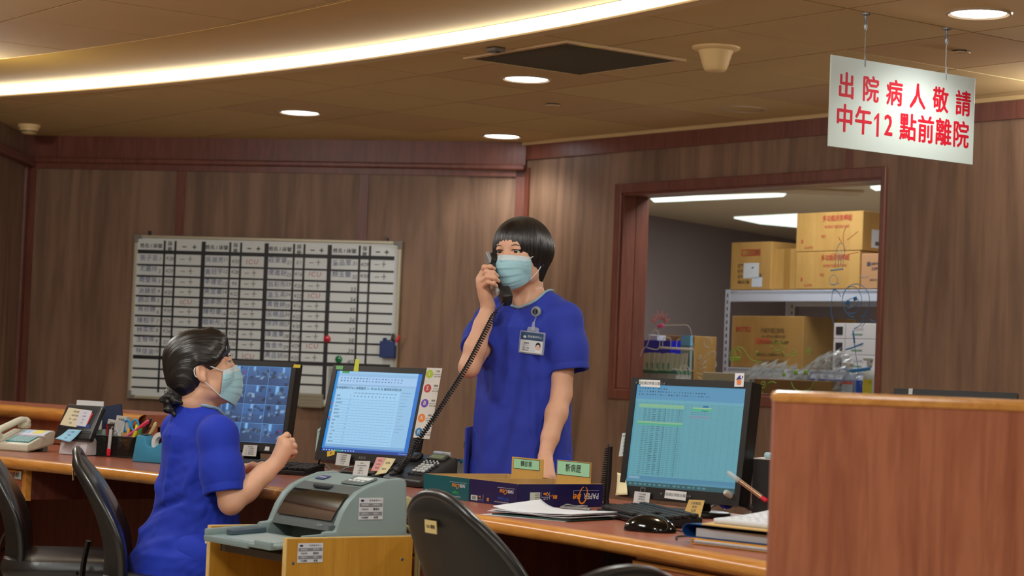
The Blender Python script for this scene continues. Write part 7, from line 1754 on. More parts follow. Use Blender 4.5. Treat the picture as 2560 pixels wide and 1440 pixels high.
# coiled cord from the mouth end down to the cradle side
ce = pm_ @ Vector((cx0 - 0.012, 0.045, 0.05))
c0 = HB + ax * 0.012 + Vector((0, 0, -0.006))
path = cat_rom([c0, Vector(P(1256, 762, 6.4)), Vector(P(1236, 785, 6.39)), Vector(P(1205, 845, 6.37)), Vector(P(1165, 920, 6.35)), Vector(P(1120, 990, 6.33)), Vector(P(1080, 1052, 6.32)), Vector(P(1046, 1100, 6.32)), Vector(P(1022, 1142, 6.33)), Vector(P(1001, 1172, 6.36)), ce], 30)
b = MB(); cum = [0.0]
for i in range(1, len(path)): cum.append(cum[-1] + (path[i] - path[i - 1]).length)
tot = cum[-1]; turns = 88; NP = turns * 10; pts = []
for k in range(NP + 1):
    s = tot * k / NP; i = max(1, min(len(path) - 1, int(np.searchsorted(cum, s)))); f = (s - cum[i - 1]) / max(1e-9, cum[i] - cum[i - 1]); c = path[i - 1].lerp(path[i], f); tg = (path[i] - path[i - 1]).normalized()
    n1 = tg.cross(Vector((0, 1, 0))).normalized(); n2 = tg.cross(n1); an = 2 * math.pi * turns * k / NP
    fr_ = min(1, max(0, (s - 0.03) / 0.03), max(0, (tot - s) / 0.02)); rr_ = 0.0068 * fr_
    pts.append(c + n1 * (rr_ * math.cos(an)) + n2 * (rr_ * math.sin(an)))
b.tube(pts, 0.0023, 6); o = b.build('coiled_cord', PBK, smooth=True, ang=180); tag(o, 'black coiled telephone cord running from the raised handset down to the telephone', 'telephone cord')

# ---- paper trays made from copier paper boxes
near = D(1293, 1269); TW_, TL_, TH_ = 0.222, 0.285, 0.062
BDX = math.atan2((D(1060, 1222) - near).y * -1, (D(1060, 1222) - near).x * -1); ta = ADX + R(-1)
tx = Vector((math.cos(ta), math.sin(ta), 0)); ty_ = Vector((-tx.y, tx.x, 0))
def tray(k, label, c, cap, c2=None):
    o = near - tx * ((TW_ + 0.003) * k); m = frame(o, tx, ty_, Z)      # x from -TW to 0, y from 0 to TL
    t = thing('paper_tray', label, 'paper tray', m, 'trays cut from copier paper boxes')
    b = MB(); h = 0.003
    b.box((-TW_ / 2, TL_ / 2, h / 2 + 0.001), (TW_, TL_, h))
    for cx, cy, w, d in ((-TW_ / 2, 0.0015, TW_, h), (-TW_ / 2, TL_ - 0.0015, TW_, h), (-0.0015, TL_ / 2, h, TL_), (-TW_ + 0.0015, TL_ / 2, h, TL_)): b.box((cx, cy, TH_ / 2), (w, d, TH_))
    b.build('card_box', CAB, t)
    C1 = mat('print_%d_%d_%d' % c, c, 0.35); WH = mat('box_white', (214, 218, 226), 0.45); OR = mat('box_orange', (240, 152, 32), 0.45); AC = mat('box_accent_%d' % cap[0], cap, 0.45)
    def face(fm, w, big):
        b = MB(); b.prism(rrect(w, TH_ - 0.001, 0.004), 0.0002, 0.0009, fm, 0)
        up = fm @ Matrix.Rotation(math.pi, 4, 'Z')          # the print is upside down
        if big:
            b.text('PAPER', 0.0215, up @ T((-w * 0.36, 0.001, 0.0014)), mi=1, bold=0.02, sx=0.85); b.text('ne', 0.028, up @ T((-w * 0.195, 0.0045, 0.0016)), mi=2, bold=0.015, shear=0.35)
            ov = [(-w * 0.262 + 0.0135 * math.cos(R(a)) + 0.004 * math.sin(R(a)), -0.001 + 0.0225 * math.sin(R(a))) for a in range(-80, 255, 15)]
            b.tube([(x, y, 0.0016) for x, y in ov], [(0.0008 + 0.0016 * math.sin(math.pi * i / len(ov)), 0.0004) for i in range(len(ov))], 6, up, 2, up=(0, 0, 1))
            b.box((-w * 0.3, -0.0135, 0.0014), (w * 0.3, 0.0007, 0.0004), up, 1); b.box((-w * 0.148, -0.006, 0.0014), (0.0007, 0.015, 0.0004), up, 1)
            b.text('80', 0.014, up @ T((w * 0.07, 0.003, 0.0014)), mi=2, bold=0.03); b.text('g/m²', 0.006, up @ T((w * 0.115, 0.0005, 0.0014)), mi=2); b.box((w * 0.135, 0, 0.0014), (0.0006, 0.02, 0.0004), up, 1)
            b.text('Qto', 0.011, up @ T((w * 0.175, -0.004, 0.0014)), mi=2, bold=0.03); b.text('210x297mm', 0.005, up @ T((w * 0.18, 0.0045, 0.0014)), mi=1); b.text('5 x 500', 0.005, up @ T((w * 0.18, 0.0095, 0.0014)), mi=1); b.box((w * 0.235, 0, 0.0014), (0.0006, 0.02, 0.0004), up, 1)
            b.box((w * 0.305, 0.002, 0.0014), (w * 0.115, 0.0215, 0.0004), up, 3); 
            for q in range(4): b.box((w * 0.28, 0.009 - 0.0045 * q, 0.0018), (w * 0.05, 0.0012, 0.0002), up, 4)
        else:
            b.text('PAPER', 0.013, up @ T((-w * 0.36, -0.009, 0.0014)), mi=1, bold=0.02, sx=0.75); b.text('One', 0.0195, up @ T((-w * 0.225, -0.007, 0.0016)), mi=2, bold=0.012, shear=0.35); b.box((-w * 0.27, -0.0165, 0.0014), (w * 0.36, 0.0006, 0.0004), up, 1)
            b.text('Copier' if k == 1 else 'All Purpose', 0.012, up @ T((-w * 0.22, 0.0125, 0.0014)), mi=5, bold=0.015, sx=0.9); b.text('High Speed Premium Copy Paper', 0.0055, up @ T((-w * 0.18, 0.0225, 0.0014)), mi=1, sx=0.9)
            b.text('70' if k == 1 else '80', 0.0125, up @ T((w * 0.1, 0.019, 0.0014)), mi=2, bold=0.03, sx=0.8); b.box((w * 0.2, 0.018, 0.0014), (0.0006, 0.02, 0.0004), up, 1); b.text('Qto', 0.008, up @ T((w * 0.27, 0.015, 0.0014)), mi=2, bold=0.03, sx=0.8); b.text('210x297', 0.0048, up @ T((w * 0.27, 0.0225, 0.0014)), mi=1)
            b.prism(rrect(w * 0.14, 0.014, 0.002, cx=w * 0.39, cy=0.019), 0.001, 0.0014, up, 3)
            for q in range(4): b.box((w * (0.36 + 0.02 * q), 0.019, 0.0018), (w * 0.008, 0.009, 0.0002), up, 4)
        return b.build('printed_side', [C1, WH, OR, mat('box_label', (196, 210, 196), 0.5), mat('box_label_ink', (52, 56, 66), 0.5), AC], t, recalc=False)
    face(frame((-TW_ / 2, 0, TH_ / 2), Vector((1, 0, 0)), Z, Vector((0, -1, 0))), TW_, False)
    if k == 0: face(frame((0, TL_ / 2, TH_ / 2), Vector((0, 1, 0)), Z, Vector((1, 0, 0))), TL_, True)
    else:
        b = MB(); b.box((0.0006, TL_ / 2, TH_ / 2), (0.001, TL_, TH_ - 0.001)); b.build('printed_end', C1, t)
    return t
tray(0, 'dark blue paper box tray with an upside down orange and white logo nearest the clipboard', (24, 24, 78), (34, 82, 190))
tray(1, 'teal green paper box tray with an upside down logo beside the black telephone', (8, 92, 98), (70, 180, 70))
def divider_card(c4, y, lab4, txt, label, tsz):
    """cardboard divider with a pale green name card; corners from the photo on an upright plane"""
    c0 = aty((c4[0][0] + c4[1][0]) / 2, c4[0][1], y); n_ = Vector((tx.y, -tx.x, 0)); m = frame(c0, tx, Z, n_)
    q = [on(m, *c) for c in c4]; t = thing('divider_card', label, 'divider', m, 'cardboard dividers in the paper trays')
    xl_, xr_ = min(v[0] for v in q), max(v[0] for v in q); zt = max(v[1] for v in q); zb = DZ + 0.006 - c0.z
    b = MB(); b.box(((xl_ + xr_) / 2, (zt + zb) / 2, -0.002), (xr_ - xl_, zt - zb, 0.004)); b.build('card', mat('yellow_card', (206, 164, 84), 0.7, var=0.06, vs=60), t)
    q = [on(m, *c, 0.001) for c in lab4]; ax0 = (q[0][0] + q[3][0]) / 2; ax1 = (q[1][0] + q[2][0]) / 2; ay1 = (q[0][1] + q[1][1]) / 2; ay0 = (q[2][1] + q[3][1]) / 2; w, h = ax1 - ax0, ay1 - ay0
    lm = T(((ax0 + ax1) / 2, (ay0 + ay1) / 2, 0.0004))
    b = MB(); b.box((0, 0, 0), (w, h, 0.0006), lm, 1); b.box((0, 0, 0.0003), (w - 0.0025, h - 0.0025, 0.0006), lm, 0); b.text(txt, h * tsz, lm @ T((0, 0, 0.0011)), mi=1, bold=0.004, space=1.05)
    b.build('name_card', [mat('mint_card', (168, 228, 190), 0.5), ink()], t, recalc=False)
divider_card([(1282, 1144), (1357, 1149), (1352, 1200), (1278, 1196)], 5.955, [(1285, 1146), (1350, 1151), (1347, 1176), (1283, 1172)], '轉診單', 'cardboard divider with a mint name card beside the hand of the standing person', 0.62)
divider_card([(1393, 1150), (1476, 1157), (1472, 1212), (1391, 1208)], 5.78, [(1394, 1151), (1476, 1158), (1473, 1193), (1392, 1187)], '新病歷', 'cardboard divider with a larger mint card at the right end of the dark tray', 0.6)

# ---- clipboard and papers in front of the trays
cb = atz(1385, 1283, DZ + 0.01); ca = R(-37); cm = mat4((cb.x, cb.y, DZ), ca)
t = thing('clipboard', 'dark green clipboard under loose white papers in front of the dark blue tray', 'clipboard', cm)
b = MB(); b.box((0, 0, 0.003), (0.235, 0.2, 0.004), bev=0.001); b.build('board', mat('clipboard_green', (30, 70, 62), 0.5), t)
b = MB(); b.tube(cat_rom([(-0.03, 0.08, 0.024), (-0.028, 0.098, 0.027), (0.0, 0.094, 0.025), (0.028, 0.1, 0.027), (0.036, 0.084, 0.024)], 6), 0.0018, 8); b.box((0, 0.094, 0.02), (0.09, 0.012, 0.006), bev=0.002); b.build('clip', GREYM, t, smooth=True)
rg = random.Random(9)
for k, (dx, dy, rz, lb) in enumerate(((-0.012, 0.0, 2, 'lowest sheet sticking out of the stack on the clipboard'), (0.006, 0.0, -2, 'second sheet of the stack on the clipboard'), (0.0, -0.004, 1, 'third sheet of the stack on the clipboard'), (0.004, 0.002, -1, 'curled top sheet of the stack on the clipboard'))):
    t = thing('paper_sheet', lb, 'paper', cm @ T((dx, dy, 0.0062 + 0.0022 * k), R(rz)), 'papers on the clipboard')
    amp = 0.018 if k == 3 else 0.003
    b = MB(); b.grid(lambda u, v: (-0.12 + 0.24 * u, -0.1 + 0.195 * v, amp * max(0, (0.22 - u) / 0.22) ** 2 * (0.35 + 0.65 * v) + 0.003 * math.sin(u * 5 + k) * u + 0.003), 24, 12); b.build('sheet', mat('paper_white', (222, 224, 228), 0.6), t, smooth=True, solid=0.0009 if k < 3 else 0.002)
t = thing('paper_sheet', 'single sheet lying on the desk beneath the clipboard', 'paper', cm @ T((-0.02, -0.012, 0.0003), R(3)), 'papers on the clipboard')
b = MB(); b.box((0, 0, 0.0004), (0.25, 0.2, 0.0006)); b.build('sheet', mat('paper_white', (222, 224, 228), 0.6), t)

# ---- clear pen box with green scissors, behind the trays
pq_ = atz(1188, 1200, DZ + 0.0); pbm = mat4((pq_.x, pq_.y, DZ + 0.001), R(-42))
t = thing('pen_box', 'frosted plastic pen box with a sloping side behind the teal tray', 'pen box', pbm)
b = MB(); fr_ = frame((0, 0, 0), Vector((1, 0, 0)), Z, Vector((0, -1, 0))); sd_ = [(-0.075, 0), (0.05, 0), (0.055, 0.112), (0.048, 0.112), (0.0, 0.065), (-0.075, 0.03)]
b.prism(sd_, 0.035, 0.0375, fr_); b.prism(sd_, -0.0375, -0.035, fr_); b.box((-0.012, 0, 0.0015), (0.125, 0.072, 0.003)); b.box((0.0515, 0, 0.055), (0.003, 0.072, 0.108)); b.box((0.006, 0, 0.032), (0.0025, 0.07, 0.062)); b.box((-0.0745, 0, 0.0155), (0.002, 0.07, 0.03)); b.build('box', CLEARP, t)
G3 = 'pens in the frosted pen box'
scissors(pbm @ T((0.002, 0.01, 0.006), R(8), R(-4), R(-16)), 'scissors with lime green handles standing in the frosted pen box', (160, 196, 40), G3)
for x, y, ry, c, cap, L, lb, cl in ((0.0, 0.02, -0.16, (40, 60, 190), (120, 80, 190), .150, 'clear pen with a violet top behind the lime scissors', True), (0.018, -0.012, -0.06, (40, 40, 42), (60, 60, 62), .135, 'grey and black ball pen beside the lime scissors', False), (0.022, 0.02, 0.02, (150, 150, 150), (210, 110, 130), .145, 'pen with a dull pink end in the frosted pen box', False), (0.03, -0.02, 0.03, (44, 130, 60), (60, 140, 70), .118, 'green pen in the frosted pen box', False),
                                    (0.036, 0.0, 0.06, (190, 200, 196), (176, 190, 186), .125, 'pale clear pen in the frosted pen box', True), (0.04, -0.018, 0.1, (20, 20, 20), (226, 232, 20), .155, 'black highlighter with a yellow end in the frosted pen box', False)):
    pen(pbm @ T((x, y, 0.006), 0, -0.05, ry), lb, c, cap, L, 0.0052, G3, cl)
t = thing('utility_knife', 'steel cutter with an orange end at the right of the frosted pen box', 'utility knife', pbm @ T((0.053, 0.02, 0.02), 0, 0, R(2)), G3)
b = MB(); b.box((0.006, 0, 0.07), (0.016, 0.006, 0.14), bev=0.002); b.build('blade_case', GREYM, t, smooth=True)
b = MB(); b.box((0.006, 0, 0.0), (0.018, 0.008, 0.03), bev=0.002); b.build('end_cap', mat('cutter_orange', (226, 74, 34), 0.4), t, smooth=True)
pc = atz(1142, 1196, DZ); ctm = mat4((pc.x, pc.y, DZ + 0.001), R(-48))
t = thing('correction_tape', 'white and blue correction tape standing behind the teal tray', 'correction tape', ctm @ T((0, 0, 0.03), 0, 0, R(-28)))
b = MB(); b.prism([(0.036 * math.cos(R(12 * i)) * (1.25 if 90 < 12 * i < 270 else 1), 0.03 * math.sin(R(12 * i))) for i in range(30)], -0.008, 0.008, frame((0, 0, 0), Vector((1, 0, 0)), Z, Vector((0, -1, 0))), bev=0.003); b.build('case', mat('tape_case_white', (228, 230, 232), 0.35), t, smooth=True)
b = MB(); b.prism([(0.0, 0.022), (0.03, 0.016), (0.048, -0.02), (0.038, -0.022), (0.026, 0.006)], -0.0085, 0.0085, frame((0, 0, 0.008), Vector((1, 0, 0)), Z, Vector((0, -1, 0))), bev=0.002); b.build('cover', mat('tape_cover_blue', (52, 150, 206), 0.35), t, smooth=True)

# ---- coil cord pen stand
pp = D(1512, 1264); t = thing('pen_stand', 'black pen stand with a coiled spring cord beside the teal spreadsheet monitor', 'pen stand', mat4(pp, R(-20)))
b = MB(); b.prism([(0.036 * math.cos(R(15 * i)), 0.026 * math.sin(R(15 * i))) for i in range(24)], 0, 0.006, bev=0.002); b.build('base', black(), t, smooth=True)
b = MB(); b.tube([(0.004, 0, 0.004), (0.004, 0, 0.02), (0.007, 0, 0.07), (0.009, 0, 0.15), (0.009, 0, 0.162)], [0.009, 0.007, 0.009, 0.007, 0.008], 12); b.build('pen_holder', black(), t, smooth=True)
b = MB(); pts = [(-0.010 + 0.008 * math.cos(2 * math.pi * 24 * k / 288) + 0.012 * (k / 288), 0.008 * math.sin(2 * math.pi * 24 * k / 288), 0.012 + 0.146 * k / 288) for k in range(289)]
b.tube(pts, 0.0014, 5); b.tube(cat_rom([pts[-1], (0.002, 0, 0.168), (0.009, 0, 0.166)], 4), 0.0014, 5); b.build('spring_cord', black(), t, smooth=True, ang=180)

# ---- upright file holder with pens at its side
pf0 = D(1878, 1302); fa = R(-24); FM = mat4(pf0, fa); FH = 0.158
t = thing('file_holder', 'black upright file holder with white edges beside the partition', 'file holder', FM)
b = MB(); b.box((0.1, -0.0005, FH / 2), (0.2, 0.003, FH)); b.box((0.1, 0.1, FH / 2), (0.2, 0.003, FH)); b.box((0.0, 0.05, FH / 2), (0.002, 0.098, FH)); b.box((0.1, 0.05, 0.0025), (0.2, 0.1, 0.003)); b.build('board_sides', mat('file_black', (26, 26, 28), 0.55), t)
b = MB(); b.box((0.1, 0.05, FH + 0.001), (0.204, 0.104, 0.003)); b.box((-0.002, 0.05, FH / 2), (0.003, 0.1, FH)); b.build('white_edges', mat('file_edge', (210, 208, 200), 0.5), t)
b = MB(); b.box((-0.012, 0.03, 0.05), (0.02, 0.045, 0.08)); b.build('side_pocket', CLEARP, t)
Y4 = pf0.y
G4 = 'things clipped to the side of the file holder'
def stick(p0, p1, y0, y1, label, kind, c, cap, r, name='pen', cat='pen'):
    a, c_ = Vector(P(*p0, y0)), Vector(P(*p1, y1)); d = (c_ - a); L = d.length
    t = thing(name, label, cat, T(a) @ d.to_track_quat('Z', 'Y').to_matrix().to_4x4(), G4)
    b = MB(); b.tube([(0, 0, L * 0.3), (0, 0, L * 0.86)], r, 14); b.build('barrel', c, t, smooth=True)
    b = MB(); b.tube([(0, 0, 0), (0, 0, 0.006), (0, 0, L * 0.3)], [r * 0.7, r * 1.05, r * 1.05], 14); b.build('front_cap', CLEARP, t, smooth=True)
    b = MB(); b.tube([(0, 0, L * 0.85), (0, 0, L)], [r * 1.1, r * 1.1], 14) if kind == 0 else b.box((0, 0, L * 0.93), (0.02, 0.009, L * 0.14), bev=0.003); b.build('end', cap, t, smooth=True)
stick((1822, 1145), (1872, 1182), Y4 + 0.02, Y4 + 0.06, 'clear capped black pen at the upper side of the file holder', 0, mat('pen_dark', (60, 62, 66), 0.35), mat('pen_dark2', (40, 40, 42), 0.35), 0.0052)
stick((1818, 1180), (1918, 1253), Y4 - 0.04, Y4 - 0.08, 'silver pen with a red wedge shaped end across the file holder', 1, mat('pen_silver', (190, 160, 134), 0.2, metal=0.7), mat('red_wedge', (216, 34, 60), 0.35), 0.0065, 'marker_pen', 'marker pen')
t = thing('card_stub', 'green and tan card stub behind the clear pen at the file holder', 'card', FM @ T((-0.012, 0.03, 0.13), 0, 0, R(-35)), G4)
b = MB(); b.box((0, 0, 0.012), (0.014, 0.002, 0.04)); b.build('card', mat('stub_green', (110, 150, 50), 0.5), t)
sp0, sp1 = Vector(P(1808, 1232, Y4)), Vector(P(1872, 1258, Y4 + 0.03)); d = (sp0 - sp1).normalized(); sidev = Vector((0, 0, 1)); sidev = (sidev - d * sidev.dot(d)).normalized()
scissors(frame(sp0 - d * 0.125, sidev, d.cross(sidev), d), 'scissors with one blue and one teal handle hanging at the file holder', (24, 44, 190), G4, (16, 108, 118))
t = thing('marker_pen', 'thick grey marker lying through the blue and teal scissors', 'marker pen', T(P(1812, 1230, Y4 - 0.04)) @ (Vector(P(1872, 1266, Y4)) - Vector(P(1812, 1230, Y4 - 0.04))).to_track_quat('Z', 'Y').to_matrix().to_4x4(), G4)
b = MB(); b.tube([(0, 0, 0), (0, 0, 0.004), (0, 0, 0.075)], [0.006, 0.0085, 0.0085], 14); b.build('barrel', mat('marker_grey', (170, 172, 164), 0.3), t, smooth=True)
b = MB(); b.tube([(0, 0, 0.074), (0, 0, 0.1)], [0.0088, 0.008], 14); b.build('cap', mat('marker_dark', (60, 62, 60), 0.4), t, smooth=True)
t = thing('eraser', 'pale blue sleeved eraser lying on top of the file holder', 'eraser', FM @ T((0.055, 0.02, FH + 0.0105), R(6)))
b = MB(); b.box((-0.018, 0, 0), (0.026, 0.02, 0.015), bev=0.005); b.build('rubber', mat('eraser_pale', (176, 214, 226), 0.5), t, smooth=True)
b = MB(); b.box((0.016, 0, 0), (0.045, 0.021, 0.016), bev=0.002); b.build('sleeve', mat('eraser_blue', (70, 150, 206), 0.45), t)

# ---- binders and forms at the right end
pb0 = D(1722, 1356); bm_ = mat4((pb0.x, pb0.y, DZ), R(-46))
def stack(dx, dy, z, w, d, h, rz): return bm_ @ T((dx, dy, z), R(rz))
t = thing('folder', 'orange yellow folder lying under the blue binder at the right end of the desk', 'folder', stack(0.03, -0.012, 0.001, 0, 0, 0, -3))
b = MB(); b.box((0.14, 0.1, 0.001), (0.28, 0.23, 0.002)); b.box((0.14, 0.1, 0.0105), (0.28, 0.23, 0.002)); b.box((0.001, 0.1, 0.0055), (0.002, 0.23, 0.011)); b.build('cover', mat('folder_orange', (226, 158, 36), 0.5), t)
b = MB()
for k in range(4): b.box((0.145 + 0.003 * (k % 2), 0.096 - 0.002 * (k % 3), 0.003 + 0.002 * k), (0.27, 0.225, 0.0012))
b.build('papers', mat('paper_white', (222, 224, 228), 0.6), t)
t = thing('binder', 'blue ring binder at the right end of the desk beside the partition', 'binder', stack(0.0, 0.008, 0.0128, 0, 0, 0, 0) @ Matrix.Diagonal((1, 1, 0.72, 1)))
b = MB(); BL = mat('binder_blue', (24, 70, 132), 0.4)
b.box((0.15, 0.11, 0.0012), (0.29, 0.25, 0.0024)); b.box((0.15, 0.11, 0.0395), (0.29, 0.25, 0.0024), T((0, 0, 0))); b.prism([(0.006 + 0.021 * math.cos(R(a)), 0.0205 + 0.0205 * math.sin(R(a))) for a in range(90, 271, 15)] + [(0.006 + 0.0185 * math.cos(R(a)), 0.0205 + 0.018 * math.sin(R(a))) for a in range(270, 89, -15)], -0.235, 0.015, frame((0, 0, 0), Vector((1, 0, 0)), Z, Vector((0, -1, 0)))); b.build('cover', BL, t, smooth=True)
b = MB(); b.box((0.15, 0.11, 0.016), (0.26, 0.236, 0.025)); b.build('pages', mat('binder_pages', (186, 190, 196), 0.7), t)
t = thing('form_folder', 'tan folder with a pad of white printed forms lying on the blue binder', 'folder', stack(0.05, -0.002, 0.0435, 0, 0, 0, -2) @ Matrix.Rotation(R(3), 4, 'X'))
b = MB(); b.box((0.13, 0.11, 0.0015), (0.26, 0.25, 0.003)); b.build('cover', mat('folder_tan', (222, 186, 116), 0.6), t)
b = MB(); b.grid(lambda u, v: (0.018 + 0.24 * u, 0.004 + 0.235 * v, 0.0088 + 0.012 * v ** 3 * (1 - u)), 10, 12); fpad = b.build('forms', mat('paper_white', (222, 224, 228), 0.6), t, smooth=True, solid=0.011)
b = MB()
for r in range(9):
    for c in range(9):
        u, v = 0.06 + 0.1 * c, 0.08 + 0.095 * r
        if r % 3 == 2: b.box((0.018 + 0.24 * (u + 0.02), 0.004 + 0.235 * v, 0.0156 + 0.012 * v ** 3 * (1 - u)), (0.018, 0.0012, 0.0003))
        else: b.text('姓名床號檢驗項目'[(r * 5 + c) % 8], 0.0105, T((0.018 + 0.24 * u, 0.004 + 0.235 * v, 0.0158 + 0.012 * v ** 3 * (1 - u))))
b.build('printing', mat('form_ink', (112, 116, 130), 0.6), fpad, recalc=False)

# ---- cables between the monitors
for k, (pts, r, c, lb) in enumerate((([(800, 1147), (797, 1165), (810, 1180), (860, 1187), (905, 1190)], 0.003, black(), 'thin black cable curving down from the lower left of the roster monitor'),
                                  ([(803, 1150), (825, 1172), (838, 1188), (868, 1194)], 0.0025, GC, 'thin grey cable crossing the desk by the roster monitor'),
                                  ([(845, 1186), (860, 1172), (892, 1166), (940, 1168), (985, 1178)], 0.004, black(), 'thick black cable looping behind the white card under the roster monitor'),
                                  ([(716, 1174), (745, 1172), (772, 1178), (800, 1182)], 0.003, black(), 'black cable lying along the desk beyond the raised fist'),
                                  ([(1752, 1288), (1782, 1266), (1800, 1262), (1812, 1278)], 0.003, black(), 'black cable looping behind the tan note below the teal spreadsheet monitor'))):
    W_ = [D(px, py, DZ + 0.006) for px, py in pts]
    if k == 0: W_[0] = P(800, 1147, 6.75); W_[1] = P(797, 1165, 6.8)
    cable('cable', [Vector(w) for w in W_], r, c, lb, 'cable', 'cables on the desk')
# ------------------------------------------------------------------ store room contents and drawings on the pane
def sq(off): return WB + RN * off
def on_s(px, py, off): 
    p = onpl(px, py, sq(off), RN); return (p - WB).dot(RD), p.z
CT = wood('kraft_carton', (176, 132, 66), (196, 152, 84), scale=(9, 9, 2), rough=0.7, dist=0.5)
CT2 = wood('kraft_carton_brown', (150, 112, 56), (170, 128, 68), scale=(9, 9, 2), rough=0.7, dist=0.5)
RAW = mat('rack_white', (196, 200, 212), 0.4)
RO, RDp = 1.0, 0.5
xl0, zt0 = on_s(1815, 724, RO); xr0 = xl0 + 1.55
z2_ = on_s(1885, 920, RO)[1]
rack = thing('storage_rack', 'white slotted steel storage rack behind the window', 'rack', FR @ T((xl0, RO, 0)))
for y in (0, RDp):
    for x in (0.016, 1.54):
        b = MB(); b.box((x, y, zt0 / 2), (0.036, 0.003, zt0)); b.box((x - 0.0165, y + (0.016 if y == 0 else -0.016), zt0 / 2), (0.003, 0.034, zt0)); po = b.build('post', RAW, rack)
        b = MB(); 
        for k in range(int(zt0 / 0.036)): b.box((x, y - 0.0018, 0.03 + 0.036 * k), (0.008, 0.0012, 0.018))
        b.build('slots', mat('slot_dark', (36, 36, 40), 0.6), po)
for z in (zt0 - 0.005, z2_, 0.45):
    b = MB(); b.box((0.78, 0.25, z - 0.012), (1.52, 0.5, 0.016)); b.box((0.78, 0.006, z - 0.03), (1.5, 0.012, 0.06), bev=0.003); b.box((0.78, 0.494, z - 0.03), (1.5, 0.012, 0.06)); b.build('shelf', RAW, rack)
def rbox(label, x0, x1, z0, h, y0, d, m, prints=(), tape=None, side_prints=(), open_=False, name='cardboard_box', grp='cardboard boxes in the store room', rz=0.0):
    """front face towards the window; x along the wall"""
    w = x1 - x0; t = thing(name, label, 'box', FR @ T(((x0 + x1) / 2, y0, z0), rz), grp)
    b = MB()
    if open_:
        for c, s_ in (((0, 0.002, h / 2), (w, 0.004, h)), ((0, d - 0.002, h / 2), (w, 0.004, h)), ((-w / 2 + 0.002, d / 2, h / 2), (0.004, d, h)), ((w / 2 - 0.002, d / 2, h / 2), (0.004, d, h)), ((0, d / 2, 0.003), (w, d, 0.005))): b.box(c, s_)
    else: b.box((0, d / 2, h / 2), (w, d, h), bev=0.004)
    b.build('carton', m, t)
    if open_:
        b = MB(); b.box((0, 0, 0.05), (w * 0.8, 0.004, 0.1), T((0.02, d * 0.5, h + 0.0), 0, R(12)) @ T((0, 0, 0), 0, 0, R(0))); b.add([(-w * 0.1, 0.06, h), (w * 0.45, 0.06, h), (w * 0.16, 0.1, h + 0.085)], [(0, 1, 2)]); b.build('flap', m, t)
    if tape:
        b = MB(); b.box((tape[0] * w, -0.0006, h / 2), (tape[1], 0.001, h * 0.99)); b.build('parcel_tape', mat('parcel_tape', (170, 126, 62), 0.25, spec=0.6), t)
    b = MB(); fm = frame((0, -0.0012, h / 2), Vector((1, 0, 0)), Z, Vector((0, -1, 0))); mats = []; 
    for kind, x, z, a, c, col in prints:
        if col not in mats: mats.append(col)
        mi = mats.index(col)
        if kind == 'box': b.quad(x * w - a * w / 2, z * h - c * h / 2, x * w + a * w / 2, z * h + c * h / 2, 0, fm, mi)
        else: b.text(kind, a * h, fm @ T((x * w, z * h, 0.0006)), mi=mi, bold=0.012, sx=c)
    if prints: b.build('print', [mat('ctn_%d_%d_%d' % q, q, 0.6) for q in mats], t, recalc=False)
    if side_prints:
        b = MB(); sm = frame((w / 2 + 0.0012, d / 2, h / 2), Vector((0, 1, 0)), Z, Vector((1, 0, 0))); mats = []
        for kind, x, z, a, c, col in side_prints:
            if col not in mats: mats.append(col)
            mi = mats.index(col)
            if kind == 'box': b.quad(x * d - a * d / 2, z * h - c * h / 2, x * d + a * d / 2, z * h + c * h / 2, 0, sm, mi)
            else: b.text(kind, a * h, sm @ T((x * d, z * h, 0.0006)), mi=mi, bold=0.012, sx=c)
        b.build('side_print', [mat('ctn_%d_%d_%d' % q, q, 0.6) for q in mats], t, recalc=False)
    return t
RDc, GRc, WHc, DBc = (186, 74, 52), (74, 66, 50), (214, 218, 222), (60, 62, 74)
def bx(px0, px1, py0, py1, off):
    a = on_s(px0, (py0 + py1) / 2, off); c = on_s(px1, (py0 + py1) / 2, off); return a[0], c[0], on_s(px0, py1, off)[1], on_s(px0, py0, off)[1] - on_s(px0, py1, off)[1]
x0, x1, z0, h = bx(1827, 1928, 598, 716, RO + 0.03)
rbox('tall yellow carton with two white labels at the left end of the rack top', x0, x1, zt0, h, RO + 0.03, 0.3, CT, [('box', 0.0, 0.28, 0.46, 0.14, RDc), ('box', -0.1, 0.28, 0.2, 0.1, (200, 150, 80)), ('box', 0.13, 0.28, 0.16, 0.1, (200, 150, 80)), ("Q'TY", -0.24, 0.0, 0.1, 0.8, GRc), ('N.W.', -0.24, -0.11, 0.1, 0.8, GRc), ('G.W.', -0.24, -0.22, 0.1, 0.8, GRc), ('MEAS CM', -0.16, -0.34, 0.1, 0.8, GRc), ('box', 0.02, -0.1, 0.38, 0.32, WHc), ('box', 0.17, -0.34, 0.26, 0.2, (208, 214, 222)), ('box', 0.05, -0.04, 0.05, 0.03, DBc), ('box', 0.25, -0.2, 0.05, 0.07, (96, 90, 76))])
x0b, x1b, _, h = bx(1936, 1995, 614, 716, RO + 0.06)
rbox('open carton with raised flaps squeezed between the taller cartons on the rack top', x0b, x1b + 0.06, zt0, h, RO + 0.06, 0.32, CT, tape=(-0.1, 0.045), open_=True)
x0d, x1d, _, hd_ = bx(1990, 2149, 624, 716, RO + 0.01)
pr_ = lambda o=0: [('多功能床旁櫃組', 0.12, 0.33, 0.17, 0.85, RDc), ('PATIENT BEDSIDE UNIT', 0.12, 0.12, 0.1, 0.8, (196, 96, 66)), ('GO', -0.08, -0.12, 0.1, 1.0, RDc), ('小心輕放', -0.3, -0.4, 0.08, 1.0, (190, 90, 60)), ('8', -0.4, -0.24, 0.15, 1.0, RDc)]
rbox('wide carton with faded red lettering lying directly on the rack top', x0d, x1d - 0.0, zt0, hd_, RO + 0.01, 0.3, CT, pr_())
